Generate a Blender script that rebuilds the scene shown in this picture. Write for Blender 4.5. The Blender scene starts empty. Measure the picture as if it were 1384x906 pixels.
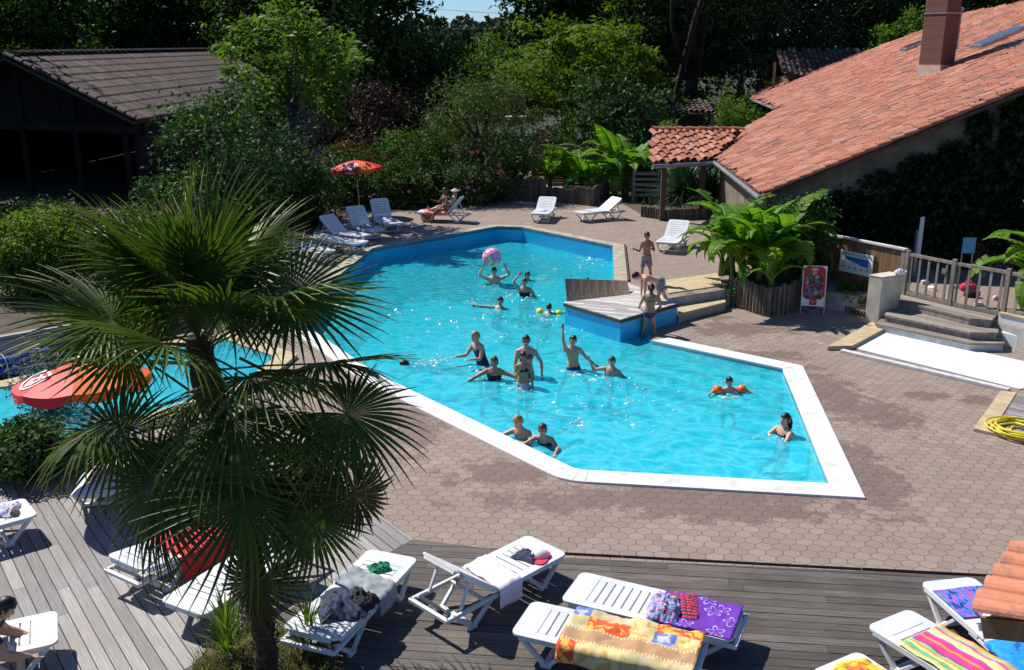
import bpy, math, random
import numpy as np
from mathutils import Vector, Matrix
from mathutils.geometry import tessellate_polygon

PI = math.pi
R = math.radians
SC = bpy.context.scene
COL = SC.collection
rnd = random.Random(7)

# ------------------------------------------------------------------ camera, light, exposure
CAMH, PITCH, FPX = 6.2, R(16.2), 1281.0
cam = bpy.data.objects.new('camera', bpy.data.cameras.new('camera'))
COL.objects.link(cam)
cam.location = (0, 0, CAMH)
cam.rotation_euler = (PI / 2 - PITCH, 0, 0)
cam.data.sensor_width = 36
cam.data.lens = 36 * FPX / 1384
cam.data.clip_end = 3000
cam.data.clip_start = 0.1
SC.camera = cam

SUN_EL, SUN_AZ = R(49), math.atan2(0.60, -0.80)      # azimuth of the sun itself, from +X
world = bpy.data.worlds.new('World')
SC.world = world
world.use_nodes = True
wn = world.node_tree
sky = wn.nodes.new('ShaderNodeTexSky')
sky.sky_type = 'NISHITA'
sky.sun_disc = False
sky.sun_elevation = SUN_EL
sky.sun_rotation = PI / 2 - SUN_AZ
sky.air_density = 1.0
sky.dust_density = 0.1
sky.ozone_density = 3.0
wn.nodes['Background'].inputs['Strength'].default_value = 0.07
_tint = wn.nodes.new('ShaderNodeMix'); _tint.data_type = 'RGBA'; _tint.blend_type = 'MULTIPLY'
_tint.inputs[0].default_value = 1.0; _tint.inputs[7].default_value = (.72, .95, 1.28, 1)
wn.links.new(sky.outputs[0], _tint.inputs[6])
wn.links.new(_tint.outputs[2], wn.nodes['Background'].inputs['Color'])
sun = bpy.data.objects.new('sun', bpy.data.lights.new('sun', 'SUN'))
COL.objects.link(sun)
sun.data.energy = 5.0
sun.data.angle = R(0.5)
sun.data.color = (1.0, 0.95, 0.88)
_sd = Vector((math.cos(SUN_EL) * math.cos(SUN_AZ), math.cos(SUN_EL) * math.sin(SUN_AZ), math.sin(SUN_EL)))
sun.rotation_euler = _sd.to_track_quat('Z', 'Y').to_euler()
sun.location = (-30, 30, 40)
SC.view_settings.view_transform = 'Standard'
SC.view_settings.look = 'None'
SC.view_settings.exposure = 0.38
SC.view_settings.gamma = 1.0
SC.view_settings.use_curve_mapping = False
SC.render.engine = 'CYCLES'
SC.cycles.max_bounces = 6
SC.cycles.transparent_max_bounces = 12
SC.cycles.caustics_reflective = False
SC.cycles.caustics_refractive = False
SC.cycles.use_denoising = True

# ------------------------------------------------------------------ helpers
def ray(px, py):
    dx, dv = (px - 692) / FPX, (453 - py) / FPX
    c, s = math.cos(PITCH), math.sin(PITCH)
    return Vector((dx, c + dv * s, -s + dv * c))

def P(px, py, z=0.0):
    d = ray(px, py)
    return Vector((0, 0, CAMH)) + d * ((z - CAMH) / d.z)

def AT(px, py, y):
    d = ray(px, py)
    return Vector((0, 0, CAMH)) + d * (y / d.y)

def RP(px, py, p0, n):
    d = ray(px, py)
    c = Vector((0, 0, CAMH))
    return c + d * (n.dot(p0 - c) / n.dot(d))

def P2(px, py, z=0.0):
    p = P(px, py, z)
    return (p.x, p.y)

class MB:
    def __init__(s):
        s.v, s.f, s.m, s.t = [], [], [], []
        s.mi, s.tone = 0, 0.5
    def add(s, vs, fs):
        o = len(s.v)
        s.v.extend([tuple(v) for v in vs])
        for f in fs:
            s.f.append(tuple(i + o for i in f)); s.m.append(s.mi); s.t.append(s.tone)
    def box(s, c, size, rot=None):
        x, y, z = size[0] / 2, size[1] / 2, size[2] / 2
        vs = [Vector(q) for q in ((-x,-y,-z),(x,-y,-z),(x,y,-z),(-x,y,-z),(-x,-y,z),(x,-y,z),(x,y,z),(-x,y,z))]
        if rot is not None:
            M = rot if isinstance(rot, Matrix) else Matrix.Rotation(rot, 3, 'Z')
            vs = [M @ v for v in vs]
        c = Vector(c)
        s.add([v + c for v in vs], [(0,3,2,1),(4,5,6,7),(0,1,5,4),(1,2,6,5),(2,3,7,6),(3,0,4,7)])
    def bar(s, a, b, w, h, up=(0, 0, 1)):
        a, b = Vector(a), Vector(b)
        d = (b - a); L = d.length; d.normalize()
        u = Vector(up)
        sd = d.cross(u)
        if sd.length < 1e-4: sd = d.cross(Vector((1, 0, 0)))
        sd.normalize(); u = sd.cross(d)
        M = Matrix((d, sd, u)).transposed()
        s.box((a + b) / 2, (L, w, h), M)
    def tube(s, pts, rad, seg=8, flat=None, cap=True, up=(0, 0, 1)):
        pts = [Vector(p) for p in pts]
        n = len(pts)
        if not hasattr(rad, '__len__'): rad = [rad] * n
        rings = []
        ref = Vector(up)
        for i in range(n):
            d = (pts[min(i + 1, n - 1)] - pts[max(i - 1, 0)])
            if d.length < 1e-7: d = Vector((0, 0, 1))
            d.normalize()
            a = ref - d * ref.dot(d)
            if a.length < 1e-3:
                a = Vector((1, 0, 0)) - d * d.x
                if a.length < 1e-3: a = Vector((0, 1, 0)) - d * d.y
            a.normalize(); b = d.cross(a)
            ref = a
            r = rad[i]
            ra, rb = (r if isinstance(r, (tuple, list)) else (r, r))
            rings.append([pts[i] + a * (math.cos(2 * PI * k / seg) * ra) + b * (math.sin(2 * PI * k / seg) * rb) for k in range(seg)])
        vs = [v for r in rings for v in r]
        fs = []
        for i in range(n - 1):
            for k in range(seg):
                k2 = (k + 1) % seg
                fs.append((i * seg + k, i * seg + k2, (i + 1) * seg + k2, (i + 1) * seg + k))
        if cap:
            fs.append(tuple(range(seg))[::-1]); fs.append(tuple((n - 1) * seg + k for k in range(seg)))
        s.add(vs, fs)
    def ball(s, c, r, seg=12, rings=8, M=None):
        c = Vector(c)
        r = r if hasattr(r, '__len__') else (r, r, r)
        vs = [Vector((0, 0, -r[2]))]
        for i in range(1, rings):
            t = -PI / 2 + PI * i / rings
            for k in range(seg):
                a = 2 * PI * k / seg
                vs.append(Vector((math.cos(t) * math.cos(a) * r[0], math.cos(t) * math.sin(a) * r[1], math.sin(t) * r[2])))
        vs.append(Vector((0, 0, r[2])))
        fs = []
        for k in range(seg): fs.append((0, 1 + (k + 1) % seg, 1 + k))
        for i in range(rings - 2):
            for k in range(seg):
                a, b = 1 + i * seg + k, 1 + i * seg + (k + 1) % seg
                fs.append((a, b, b + seg, a + seg))
        L = len(vs) - 1
        for k in range(seg): fs.append((L, L - seg + k, L - seg + (k + 1) % seg))
        if M is not None: vs = [M @ v for v in vs]
        s.add([v + c for v in vs], fs)
    def prism(s, poly, z0, z1):
        """poly: list of (x,y) (may be concave); z0/z1 numbers"""
        n = len(poly)
        area = sum(poly[i][0] * poly[(i + 1) % n][1] - poly[(i + 1) % n][0] * poly[i][1] for i in range(n))
        if area < 0: poly = poly[::-1]
        vs = [(p[0], p[1], z0) for p in poly] + [(p[0], p[1], z1) for p in poly]
        fs = [(i, (i + 1) % n, (i + 1) % n + n, i + n) for i in range(n)]
        tri = tessellate_polygon([[Vector((p[0], p[1], 0)) for p in poly]])
        for t in tri:
            a, b, c = t
            ar = (poly[b][0]-poly[a][0])*(poly[c][1]-poly[a][1]) - (poly[c][0]-poly[a][0])*(poly[b][1]-poly[a][1])
            if ar < 0: a, c = c, a
            fs.append((a + n, b + n, c + n)); fs.append((c, b, a))
        s.add(vs, fs)
    def sheet(s, polys, z):
        """flat polygon with holes; z a number or function of x,y"""
        flat = [p for pl in polys for p in pl]
        tri = tessellate_polygon([[Vector((p[0], p[1], 0)) for p in pl] for pl in polys])
        fs = []
        for a, b, c in tri:
            ar = (flat[b][0]-flat[a][0])*(flat[c][1]-flat[a][1]) - (flat[c][0]-flat[a][0])*(flat[b][1]-flat[a][1])
            fs.append((a, b, c) if ar > 0 else (c, b, a))
        s.add([(p[0], p[1], z(p[0], p[1]) if callable(z) else z) for p in flat], fs)
    def build(s, name, mats, parent=None, loc=None, smooth=False, bevel=0, rot=None):
        me = bpy.data.meshes.new(name)
        me.from_pydata(s.v, [], s.f)
        mats = mats if isinstance(mats, (list, tuple)) else [mats]
        for m in mats: me.materials.append(m)
        me.polygons.foreach_set('material_index', s.m)
        at = me.attributes.new('tone', 'FLOAT', 'FACE')
        at.data.foreach_set('value', s.t)
        if smooth: me.polygons.foreach_set('use_smooth', [True] * len(s.f))
        me.update()
        o = bpy.data.objects.new(name, me)
        COL.objects.link(o)
        if parent: o.parent = parent
        if loc is not None: o.location = loc
        if rot is not None: o.rotation_euler = rot
        if bevel:
            b = o.modifiers.new('bevel', 'BEVEL'); b.width = bevel; b.segments = 2; b.limit_method = 'ANGLE'
        return o

def tag(o, label=None, cat=None, group=None, kind=None):
    if label: o['label'] = label
    if cat: o['category'] = cat
    if group: o['group'] = group
    if kind: o['kind'] = kind
    return o

def thing(name, label, cat, loc=(0, 0, 0), rz=0.0, group=None):
    o = bpy.data.objects.new(name, None)
    COL.objects.link(o)
    o.empty_display_size = 0.2
    o.location = loc
    o.rotation_euler = (0, 0, rz) if not hasattr(rz, '__len__') else rz
    return tag(o, label, cat, group)

def copy_tree(o, parent=None):
    c = o.copy(); COL.objects.link(c)
    if parent: c.parent = parent
    for ch in list(o.children): copy_tree(ch, c)
    return c

def text_mesh(s, size):
    cu = bpy.data.curves.new('lettering', 'FONT')
    cu.body = s; cu.size = size; cu.align_x = 'CENTER'; cu.align_y = 'CENTER'; cu.resolution_u = 2
    o = bpy.data.objects.new('lettering', cu)
    COL.objects.link(o)
    dg = bpy.context.evaluated_depsgraph_get()
    me = bpy.data.meshes.new_from_object(o.evaluated_get(dg))
    vs = [v.co.copy() for v in me.vertices]; fs = [tuple(p.vertices) for p in me.polygons]
    bpy.data.objects.remove(o); bpy.data.meshes.remove(me); bpy.data.curves.remove(cu)
    return vs, fs

# ------------------------------------------------------------------ materials
class NT:
    def __init__(s, name):
        s.mat = bpy.data.materials.new(name); s.mat.use_nodes = True
        s.t = s.mat.node_tree
        s.b = s.t.nodes['Principled BSDF']; s.out = s.t.nodes['Material Output']
        s.tc = None
    def n(s, typ, **kw):
        nd = s.t.nodes.new(typ)
        for k, v in kw.items(): setattr(nd, k, v)
        return nd
    def l(s, a, b): s.t.links.new(a, b)
    def coord(s, which='Object'):
        if s.tc is None: s.tc = s.n('ShaderNodeTexCoord')
        return s.tc.outputs[which]
    def noise(s, scale, detail=4, rough=.55, vec=None, stretch=None):
        v = vec if vec is not None else s.coord()
        if stretch:
            mp = s.n('ShaderNodeMapping'); mp.inputs['Scale'].default_value = stretch
            s.l(v, mp.inputs['Vector']); v = mp.outputs[0]
        nz = s.n('ShaderNodeTexNoise')
        nz.inputs['Scale'].default_value = scale; nz.inputs['Detail'].default_value = detail; nz.inputs['Roughness'].default_value = rough
        s.l(v, nz.inputs['Vector'])
        return nz.outputs['Fac']
    def ramp(s, fac, stops, interp='LINEAR'):
        r = s.n('ShaderNodeValToRGB'); r.color_ramp.interpolation = interp
        e = r.color_ramp.elements
        while len(e) < len(stops): e.new(0.5)
        for i, (p, c) in enumerate(stops):
            e[i].position = p; e[i].color = (*c, 1) if len(c) == 3 else c
        s.l(fac, r.inputs[0]); return r.outputs[0]
    def mix(s, fac, a, b, blend='MIX'):
        m = s.n('ShaderNodeMix', data_type='RGBA', blend_type=blend)
        for i, x in ((0, fac), (6, a), (7, b)):
            if hasattr(x, 'node'): s.l(x, m.inputs[i])
            elif i == 0: m.inputs[0].default_value = x
            else: m.inputs[i].default_value = (*x, 1)
        return m.outputs[2]
    def math(s, op, a, b=None, c=None):
        m = s.n('ShaderNodeMath', operation=op)
        for i, x in enumerate((a, b, c)):
            if x is None: continue
            if hasattr(x, 'node'): s.l(x, m.inputs[i])
            else: m.inputs[i].default_value = x
        return m.outputs[0]
    def vm(s, op, a, b=None):
        m = s.n('ShaderNodeVectorMath', operation=op)
        for i, x in enumerate((a, b)):
            if x is None: continue
            if hasattr(x, 'node'): s.l(x, m.inputs[i])
            else: m.inputs[i].default_value = x
        return m.outputs['Value'] if op in ('DOT_PRODUCT', 'LENGTH', 'DISTANCE') else m.outputs[0]
    def tone(s):
        a = s.n('ShaderNodeAttribute', attribute_name='tone'); return a.outputs['Fac']
    def bump(s, h, strength=.3, dist=.02):
        b = s.n('ShaderNodeBump'); b.inputs['Strength'].default_value = strength; b.inputs['Distance'].default_value = dist
        s.l(h, b.inputs['Height']); s.l(b.outputs[0], s.b.inputs['Normal']); return b

def pm(name, c1, c2=None, rough=.6, scale=5, detail=4, bump=0, bscale=40, bdist=.01, spec=.4, stretch=None, tone=None, metal=0, contrast=(.35, .65)):
    """noise-mixed procedural surface; tone=(ca,cb) multiplies in a per-piece variation"""
    t = NT(name)
    c2 = c2 or tuple(x * .75 for x in c1)
    f = t.noise(scale, detail, stretch=stretch)
    col = t.ramp(f, [(contrast[0], c2), (contrast[1], c1)])
    if tone:
        col = t.mix(1.0, col, t.ramp(t.tone(), [(0, tone[0]), (1, tone[1])]), 'MULTIPLY')
    t.l(col, t.b.inputs['Base Color'])
    t.b.inputs['Roughness'].default_value = rough
    t.b.inputs['Specular IOR Level'].default_value = spec
    t.b.inputs['Metallic'].default_value = metal
    if bump: t.bump(t.noise(bscale, 5, stretch=stretch), bump, bdist)
    return t.mat

def foliage(name, dark, light, rough=.6, trans=.3, spec=.15, tip=None):
    t = NT(name)
    col = t.ramp(t.tone(), [(0, dark), (.85 if tip else 1, light)] + ([(1, tip)] if tip else []))
    t.l(col, t.b.inputs['Base Color'])
    t.b.inputs['Roughness'].default_value = rough
    t.b.inputs['Specular IOR Level'].default_value = spec
    tr = t.n('ShaderNodeBsdfTranslucent')
    t.l(t.mix(1.0, col, (1.0, 1.15, .45), 'MULTIPLY'), tr.inputs['Color'])
    mx = t.n('ShaderNodeMixShader'); mx.inputs[0].default_value = trans
    t.l(t.b.outputs[0], mx.inputs[1]); t.l(tr.outputs[0], mx.inputs[2]); t.l(mx.outputs[0], t.out.inputs['Surface'])
    return t.mat

M = {}
M['white'] = pm('white_plastic', (.70, .71, .72), (.58, .585, .58), rough=.4, scale=3, bump=.05, bscale=120)
M['greywhite'] = pm('weathered_white', (.62, .62, .62), (.45, .45, .44), rough=.7, scale=6, bump=.1)
M['coping'] = pm('white_painted_concrete', (.64, .64, .62), (.45, .43, .39), rough=.7, scale=3.2, detail=10, bump=.3, bscale=60, contrast=(.22, .46))
M['beige'] = pm('beige_stone', (.44, .39, .30), (.28, .24, .18), rough=.85, scale=4, detail=7, bump=.3, bscale=50)
M['sand'] = pm('pale_sand_stone', (.52, .42, .26), (.40, .31, .18), rough=.85, scale=5, detail=7, bump=.3, bscale=50)
M['liner'] = pm('blue_pool_liner', (.008, .42, .72), (.006, .36, .64), rough=.35, scale=1.2, spec=.5)
M['floorblue'] = pm('pale_blue_pool_floor', (.30, .80, .86), (.24, .74, .82), rough=.6, scale=.8)
M['step'] = pm('pool_step_paint', (.45, .80, .88), (.35, .72, .82), rough=.6, scale=1)
M['render'] = pm('cream_render', (.62, .56, .45), (.45, .40, .32), rough=.9, scale=3, detail=8, bump=.5, bscale=45, bdist=.02)
M['whitewall'] = pm('white_masonry_paint', (.66, .67, .68), (.60, .61, .61), rough=.8, scale=2, bump=.2, bscale=30)
M['oldwall'] = pm('old_stone_wall', (.21, .175, .13), (.11, .09, .07), rough=.95, scale=2.5, detail=9, bump=.6, bscale=9, bdist=.05)
M['darkwood'] = pm('dark_old_timber', (.10, .07, .05), (.05, .035, .025), rough=.85, scale=4, stretch=(1, 1, 8), bump=.3)
M['bluewall'] = pm('grey_retaining_wall', (.40, .39, .37), (.27, .26, .25), rough=.9, scale=2, detail=7, bump=.3, bscale=30)
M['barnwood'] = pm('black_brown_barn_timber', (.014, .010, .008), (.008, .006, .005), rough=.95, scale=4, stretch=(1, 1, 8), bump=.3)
M['fencewood'] = pm('brown_fence_wood', (.26, .15, .08), (.16, .09, .05), rough=.8, scale=3, stretch=(5, 5, .6), tone=((.6, .6, .6), (1.2, 1.15, 1.1)), bump=.3)
M['greywood'] = pm('grey_weathered_wood', (.34, .29, .24), (.20, .17, .14), rough=.85, scale=3, stretch=(4, 4, .7), tone=((.7, .7, .7), (1.15, 1.12, 1.1)), bump=.3)
M['logwood'] = pm('log_edging_wood', (.17, .14, .11), (.09, .075, .06), rough=.9, scale=5, stretch=(3, 3, .8), tone=((.6, .6, .6), (1.3, 1.25, 1.2)), bump=.3)
M['screenwood'] = pm('brown_screen_boards', (.30, .215, .14), (.17, .12, .08), rough=.75, scale=4, stretch=(6, 6, 1), tone=((.75, .75, .75), (1.15, 1.15, 1.15)), bump=.3)
M['soil'] = pm('dry_garden_soil', (.10, .075, .05), (.055, .042, .03), rough=.95, scale=3, detail=8, bump=.5, bscale=20)
M['earth'] = pm('grassy_earth', (.035, .045, .016), (.020, .025, .011), rough=.95, scale=.6, detail=9, bump=.5, bscale=6)
M['metal'] = pm('grey_zinc', (.36, .38, .40), (.26, .28, .30), rough=.4, scale=4, metal=.6)
M['steel'] = pm('pale_steel_tube', (.6, .6, .6), rough=.3, metal=.8)
M['brick'] = None
M['skin'] = pm('medium_skin', (.58, .33, .22), (.52, .28, .18), rough=.5, scale=4)  # ordinary skin tone, between pale and tanned
M['skin_tan'] = pm('tanned_skin', (.42, .22, .13), (.36, .18, .10), rough=.5, scale=4)
M['skin_pale'] = pm('pale_skin', (.66, .42, .31), (.60, .36, .26), rough=.5, scale=4)
M['skin_dark'] = pm('brown_skin', (.25, .12, .07), (.20, .10, .06), rough=.5, scale=4)
M['hair_dark'] = pm('dark_brown_hair', (.022, .014, .010), (.012, .008, .006), rough=.4, scale=20, stretch=(1, 1, .2), bump=.4, bscale=60)
M['hair_brown'] = pm('brown_hair', (.09, .05, .025), (.05, .028, .015), rough=.45, scale=20, stretch=(1, 1, .2), bump=.4, bscale=60)
M['hair_blond'] = pm('blond_hair', (.45, .28, .12), (.30, .17, .07), rough=.45, scale=20, stretch=(1, 1, .2), bump=.4, bscale=60)
M['dark'] = pm('dark_pupil', (.015, .012, .01), rough=.3)
M['lip'] = pm('lip_red', (.32, .09, .07), rough=.4)
def cloth(name, c, c2=None, rough=.8, scale=8): return pm(name, c, c2, rough=rough, scale=scale, bump=.15, bscale=90)
M['navy'] = cloth('navy_swim_fabric', (.02, .03, .07))
M['black'] = cloth('black_fabric', (.018, .018, .022), (.01, .01, .012))
M['redsuit'] = cloth('red_swim_fabric', (.50, .06, .06), (.08, .03, .05), scale=30)
M['bluesuit'] = cloth('blue_swim_fabric', (.02, .06, .22), (.015, .03, .10), scale=20)
M['greyshorts'] = cloth('grey_print_shorts', (.40, .40, .42), (.05, .05, .07), scale=38)
M['floral'] = cloth('spotted_swim_fabric', (.75, .72, .74), (.12, .10, .14), scale=40)
M['green'] = cloth('green_fabric', (.0, .22, .10))
M['greenbright'] = cloth('bright_green_fabric', (.10, .60, .15))
M['greycloth'] = cloth('grey_jersey', (.30, .33, .35), (.20, .22, .24))
M['whitecloth'] = cloth('white_cotton', (.80, .78, .78), (.74, .62, .68), scale=3)
M['pinkcloth'] = cloth('pink_cotton', (.72, .38, .50), (.80, .60, .66), scale=4)
M['hotpink'] = cloth('hot_pink_towelling', (.80, .08, .30), (.85, .35, .15), scale=5)
M['navyblue'] = cloth('navy_white_print', (.03, .05, .11), (.015, .02, .04), scale=25)
M['redcloth'] = cloth('bright_red_towelling', (.72, .012, .035), (.60, .01, .03))
M['lilac'] = cloth('pale_lilac_cotton', (.62, .60, .72), (.45, .45, .60), scale=6)
M['redcap'] = cloth('red_cap_cloth', (.65, .04, .09), (.58, .03, .07))
M['orangeplastic'] = pm('orange_inflatable', (.90, .16, .015), (.85, .12, .01), rough=.25, spec=.6)
M['yellowplastic'] = pm('yellow_inflatable', (.85, .75, .02), (.80, .68, .01), rough=.3, spec=.6)
M['hose'] = pm('yellow_hose', (.72, .60, .03), (.62, .50, .02), rough=.4, scale=12)
M['umb_red'] = pm('red_parasol_cloth', (.62, .015, .02), (.55, .012, .018), rough=.6, scale=3)
M['umb_orange'] = pm('orange_parasol_cloth', (.80, .14, .01), (.72, .11, .01), rough=.6, scale=3)
M['logo'] = pm('white_print', (.80, .78, .78), (.78, .76, .76), rough=.6)
M['rolls'] = pm('blue_pool_cover', (.015, .07, .30), (.01, .05, .22), rough=.4, scale=6, bump=.3)
M['glassdark'] = pm('skylight_glass', (.05, .07, .10), (.04, .055, .08), rough=.08, spec=.7)
M['bark'] = pm('tree_bark', (.09, .065, .045), (.045, .033, .025), rough=.95, scale=6, stretch=(4, 4, .8), bump=.6, bscale=14, bdist=.03)
M['palmbark'] = pm('fibrous_palm_bark', (.11, .07, .04), (.03, .02, .012), rough=.95, scale=14, stretch=(1, 1, 3), detail=8, bump=.9, bscale=22, bdist=.05)
M['stem'] = pm('banana_stem', (.12, .16, .04), (.10, .08, .03), rough=.6, scale=4, stretch=(3, 3, .6))
# foliage
M['f_dark'] = foliage('dark_tree_leaf', (.014, .032, .008), (.082, .155, .034), trans=.35)
M['f_mid'] = foliage('mid_green_leaf', (.022, .052, .010), (.105, .195, .032))
M['f_light'] = foliage('light_green_leaf', (.045, .095, .012), (.14, .25, .036), trans=.4)
M['f_yel'] = foliage('yellow_green_leaf', (.050, .095, .010), (.155, .235, .026), trans=.42)
M['f_acid'] = foliage('bright_bush_leaf', (.05, .10, .012), (.18, .27, .03), trans=.4)
M['f_gloss'] = foliage('glossy_shrub_leaf', (.018, .045, .014), (.085, .165, .045), rough=.6, spec=.14, trans=.2)
M['f_olive'] = foliage('olive_leaf', (.035, .06, .018), (.13, .18, .06), rough=.6)
M['f_silver'] = foliage('silver_leaf', (.06, .075, .07), (.20, .24, .23), rough=.6, trans=.15)
M['f_burg'] = foliage('burgundy_leaf', (.014, .007, .010), (.060, .022, .032))
M['f_rust'] = foliage('rusty_leaf', (.05, .03, .01), (.20, .09, .02))
M['f_pinef'] = foliage('pine_needle', (.010, .024, .009), (.050, .095, .028), trans=.15)
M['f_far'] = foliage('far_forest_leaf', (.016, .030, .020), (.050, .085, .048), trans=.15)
M['f_palm'] = foliage('palm_leaf', (.025, .062, .010), (.105, .165, .022), rough=.45, spec=.25, trans=.34, tip=(.22, .14, .03))
M['f_palmold'] = foliage('old_palm_leaf', (.035, .045, .012), (.12, .10, .025), rough=.45, trans=.2)
M['f_banana'] = foliage('banana_leaf', (.05, .13, .010), (.20, .38, .03), rough=.5, spec=.25, trans=.48)
M['f_yucca'] = foliage('yucca_leaf', (.014, .045, .022), (.05, .12, .055), rough=.4, spec=.4, trans=.15)
M['f_ivy'] = foliage('ivy_leaf', (.006, .016, .006), (.03, .06, .016), rough=.4, trans=.15)
M['f_grass'] = foliage('dry_grass_blade', (.06, .09, .015), (.28, .25, .08), trans=.3)
M['petal'] = pm('pink_petal', (.75, .20, .28), (.65, .14, .22), rough=.6)

def mat_tile(name, cols, lichen=.35):
    t = NT(name)
    base = t.ramp(t.tone(), [(i / (len(cols) - 1), c) for i, c in enumerate(cols)])
    nz = t.noise(1.3, 9, .65)
    nz2 = t.noise(14, 5)
    m = t.math('MULTIPLY', nz, nz2)
    f = t.ramp(m, [(.24, (0, 0, 0)), (.40, (lichen,) * 3)])
    col = t.mix(f, base, (.10, .085, .075))
    col = t.mix(t.math('MULTIPLY', t.noise(60, 4), .6), col, t.mix(1.0, col, (1.5, 1.45, 1.4), 'MULTIPLY'))
    t.l(col, t.b.inputs['Base Color'])
    t.b.inputs['Roughness'].default_value = .85
    t.bump(t.noise(70, 5), .3, .01)
    return t.mat
M['tile'] = mat_tile('terracotta_tile', [(.16, .070, .052), (.27, .092, .054), (.34, .118, .066), (.40, .148, .085), (.46, .22, .14), (.24, .14, .105)])
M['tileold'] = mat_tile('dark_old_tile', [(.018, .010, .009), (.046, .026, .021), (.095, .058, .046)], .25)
M['tilenew'] = mat_tile('orange_terracotta_tile', [(.40, .15, .08), (.50, .20, .11), (.44, .17, .09)], .55)

def mat_brick():
    t = NT('red_brick')
    b = t.n('ShaderNodeTexBrick')
    geo = t.coord()
    sep = t.n('ShaderNodeSeparateXYZ'); t.l(geo, sep.inputs[0])
    cmb = t.n('ShaderNodeCombineXYZ')
    t.l(t.math('ADD', sep.outputs[0], sep.outputs[1]), cmb.inputs[0]); t.l(sep.outputs[2], cmb.inputs[1])
    t.l(cmb.outputs[0], b.inputs['Vector'])
    b.inputs['Scale'].default_value = 1.0
    b.inputs['Color1'].default_value = (.24, .085, .055, 1); b.inputs['Color2'].default_value = (.15, .055, .04, 1)
    b.inputs['Mortar'].default_value = (.13, .095, .075, 1)
    b.inputs['Mortar Size'].default_value = .012; b.inputs['Brick Width'].default_value = .24; b.inputs['Row Height'].default_value = .075
    t.l(t.mix(t.math('MULTIPLY', t.noise(5, 6), .5), b.outputs['Color'], (.14, .07, .05)), t.b.inputs['Base Color'])
    t.b.inputs['Roughness'].default_value = .9
    t.bump(b.outputs['Fac'], -.5, .01)
    return t.mat
M['brick'] = mat_brick()

def mat_deck(name, ca, cb, cc, rough, ang):
    """weathered boards: per-board tone and grain running along the boards"""
    t = NT(name)
    mp = t.n('ShaderNodeMapping', vector_type='TEXTURE'); mp.inputs['Rotation'].default_value = (0, 0, ang)
    t.l(t.coord(), mp.inputs['Vector'])
    g = t.noise(1, 8, .65, vec=mp.outputs[0], stretch=(2.0, 55, 1))
    col = t.ramp(g, [(.30, cb), (.62, ca)])
    col = t.mix(t.math('MULTIPLY', t.ramp(t.noise(.9, 6), [(.42, (0,) * 3), (.62, (1,) * 3)]), .55), col, cc)
    col = t.mix(1.0, col, t.ramp(t.tone(), [(0, (.68,) * 3), (1, (1.25,) * 3)]), 'MULTIPLY')
    t.l(col, t.b.inputs['Base Color'])
    t.b.inputs['Roughness'].default_value = rough
    wv = t.n('ShaderNodeTexWave', bands_direction='Y', wave_type='BANDS')
    wv.inputs['Scale'].default_value = 22; wv.inputs['Distortion'].default_value = .3
    t.l(mp.outputs[0], wv.inputs['Vector'])
    t.bump(t.math('ADD', g, t.math('MULTIPLY', wv.outputs['Fac'], .5)), .5, .012)
    return t.mat
ANG_L, ANG_R = math.atan2(-3.27, 2.43), math.atan2(-.105, .994)
M['deck_l'] = mat_deck('silver_grey_deck_boards', (.34, .32, .305), (.17, .155, .145), (.23, .20, .18), .6, ANG_L)
M['deck_r'] = mat_deck('dark_damp_deck_boards', (.165, .138, .118), (.042, .035, .030), (.062, .049, .041), .6, ANG_R)
M['plat'] = mat_deck('worn_painted_boards', (.70, .68, .66), (.20, .15, .12), (.50, .46, .42), .7, R(-15))
M['stepwood'] = mat_deck('grey_step_boards', (.34, .29, .24), (.16, .13, .105), (.2, .17, .14), .75, R(-37))

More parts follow.
